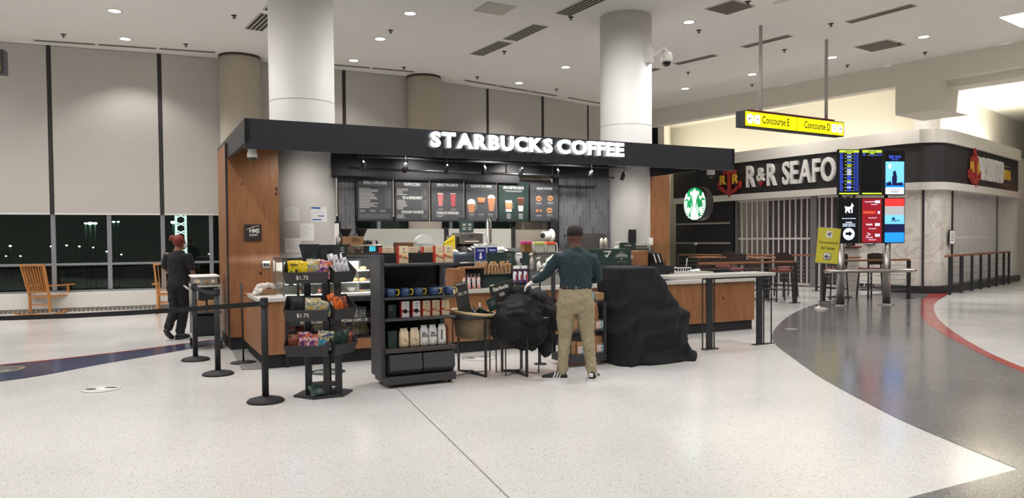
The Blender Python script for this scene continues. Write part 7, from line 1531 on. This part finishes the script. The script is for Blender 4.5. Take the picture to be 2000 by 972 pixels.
# woman in black walking away by the trolley
t = thing('person', 'woman with red tied up hair in black clothes walking away by the windows', 'person', (-5.33, 11.84, 0), -.15)
m = MB(SKIN2)
SL, SR_ = (-.17, .0, 1.36), (.17, .0, 1.35); el, wl = (-.235, .01, 1.12), (-.19, .16, 1.0); er, wr = (.225, .03, 1.09), (.245, .10, .90)
loft(m, [((0, 0, .85), .15, .10), ((0, 0, 1.0), .14, .1), ((0, 0, 1.12), .135, .1), ((0, .0, 1.28), .16, .1), ((0, 0, 1.35), .15, .08), ((0, 0, 1.39), .08, .06), ((.0, .01, 1.46), .05, .052)])
LH, LK, LA = (-.08, 0, .88), (-.06, -.02, .48), (-.10, -.16, .16); RH, RKn, RA2 = (.08, 0, .88), (.06, .05, .48), (.0, .02, .10)
for a, k, b in ((LH, LK, LA), (RH, RKn, RA2)): limb(m, [a, tuple((Vector(a)+Vector(k))/2), k, tuple((Vector(k)+Vector(b))/2), b], [.085, .075, .055, .05, .036])
for a, e, w_ in ((SL, el, wl), (SR_, er, wr)): limb(m, [a, tuple((Vector(a)+Vector(e))/2), e, tuple((Vector(e)+Vector(w_))/2), w_], [.05, .044, .037, .033, .025])
headmesh(m, (.02, .02, 1.54), .95, -.55)
hand(m, wl, Vector((.3, .9, -.2)), Vector((.3, 0, .9)), Vector((-.8, .2, .2)), .92, .6); hand(m, wr, Vector((.05, .1, -1)), Vector((-.2, .9, 0)), Vector((.9, -.1, .1)), .92, .4)
limb(m, [(-.10, -.17, .15), (-.10, -.13, .09), (-.10, -.05, .05)], [.036, .034, .028]); limb(m, [(.0, -.01, .08), (.02, .06, .05), (.04, .14, .035)], [.038, .034, .028])
o = m.build('body', parent=t); remesh(o, .0085, 3)
m = MB(BLACKF); loft(m, [((0, .0, .93), .168, .125), ((0, 0, 1.0), .162, .12), ((0, 0, 1.12), .155, .118), ((0, .0, 1.27), .178, .12), ((0, 0, 1.345), .17, .1), ((0, 0, 1.395), .085, .075)], 26)
for a, e in ((SL, el), (SR_, er)): limb(m, [tuple(Vector(a)*.95+Vector((0, 0, .05))), tuple((Vector(a)+Vector(e))/2), tuple(Vector(a)*.15+Vector(e)*.85)], [.07, .07, .068])
o = m.build('shirt', parent=t, label='black short sleeved shirt'); remesh(o, .0095, 4, .01, .06)
m = MB(BLACKF); loft(m, [((0, .0, .98), .155, .115), ((0, -.01, .9), .172, .13), ((0, -.01, .82), .17, .125)], 26)
loft(m, [((-.08, -.01, .85), .095, .115), ((-.07, -.01, .7), .092, .098), ((-.062, -.02, .5), .075, .080), ((-.08, -.08, .34), .070, .074), ((-.098, -.15, .19), .062, .066)], 20); loft(m, [((.08, -.0, .85), .095, .115), ((.07, .02, .7), .092, .098), ((.06, .05, .5), .075, .080), ((.03, .04, .3), .072, .078), ((.0, .02, .11), .066, .07)], 20)
o = m.build('trousers', parent=t, label='black work trousers'); remesh(o, .0095, 4, .012, .06)
BS = P('work_shoe_black', (24, 24, 26), .5)
m = MB(BS); limb(m, [(-.10, -.20, .17), (-.10, -.15, .10), (-.10, -.07, .045), (-.10, -.01, .03)], [.042, .045, .04, .028]); o = m.build('left_shoe', parent=t); remesh(o, .007, 2)
m = MB(BS); limb(m, [(-.01, -.04, .05), (.0, .03, .05), (.03, .12, .04), (.05, .18, .03)], [.045, .048, .042, .028]); m.box(-.05, .05, -.06, .2, 0, .02, .008); o = m.build('right_shoe', parent=t); remesh(o, .007, 2)
HAIR = P('hair_red', (120, 42, 26), .6, var=.3, scale=40., bump=.6, bscale=90.)
m = MB(HAIR); m.ell((.02, -.002, 1.575), (.087, .10, .098), 24, 14); m.ell((-.06, -.05, 1.625), (.04, .04, .04), 14, 10); m.ell((-.085, -.055, 1.60), (.025, .03, .03), 12, 8); o = m.build('hair', parent=t, label='red hair tied into a bun'); remesh(o, .007, 2, .006, .02)
m = MB(P('mask_white', (220, 220, 222), .7)); m.M = Matrix.Translation((.02, .02, 1.54)) @ Matrix.Rotation(-.55, 4, 'Z'); m.ell((0, .07, -.05), (.06, .05, .045), 16, 10); m.tube([(.05, .07, -.04), (.078, .0, -.01)], .003, 6); m.M = Matrix(); m.build('face_mask', parent=t)
m = MB(GLOVEB); hand(m, wr, Vector((.05, .1, -1)), Vector((-.2, .9, 0)), Vector((.9, -.1, .1)), 1.02, .4); o = m.build('glove', parent=t, label='pale blue glove'); remesh(o, .0042, 1)
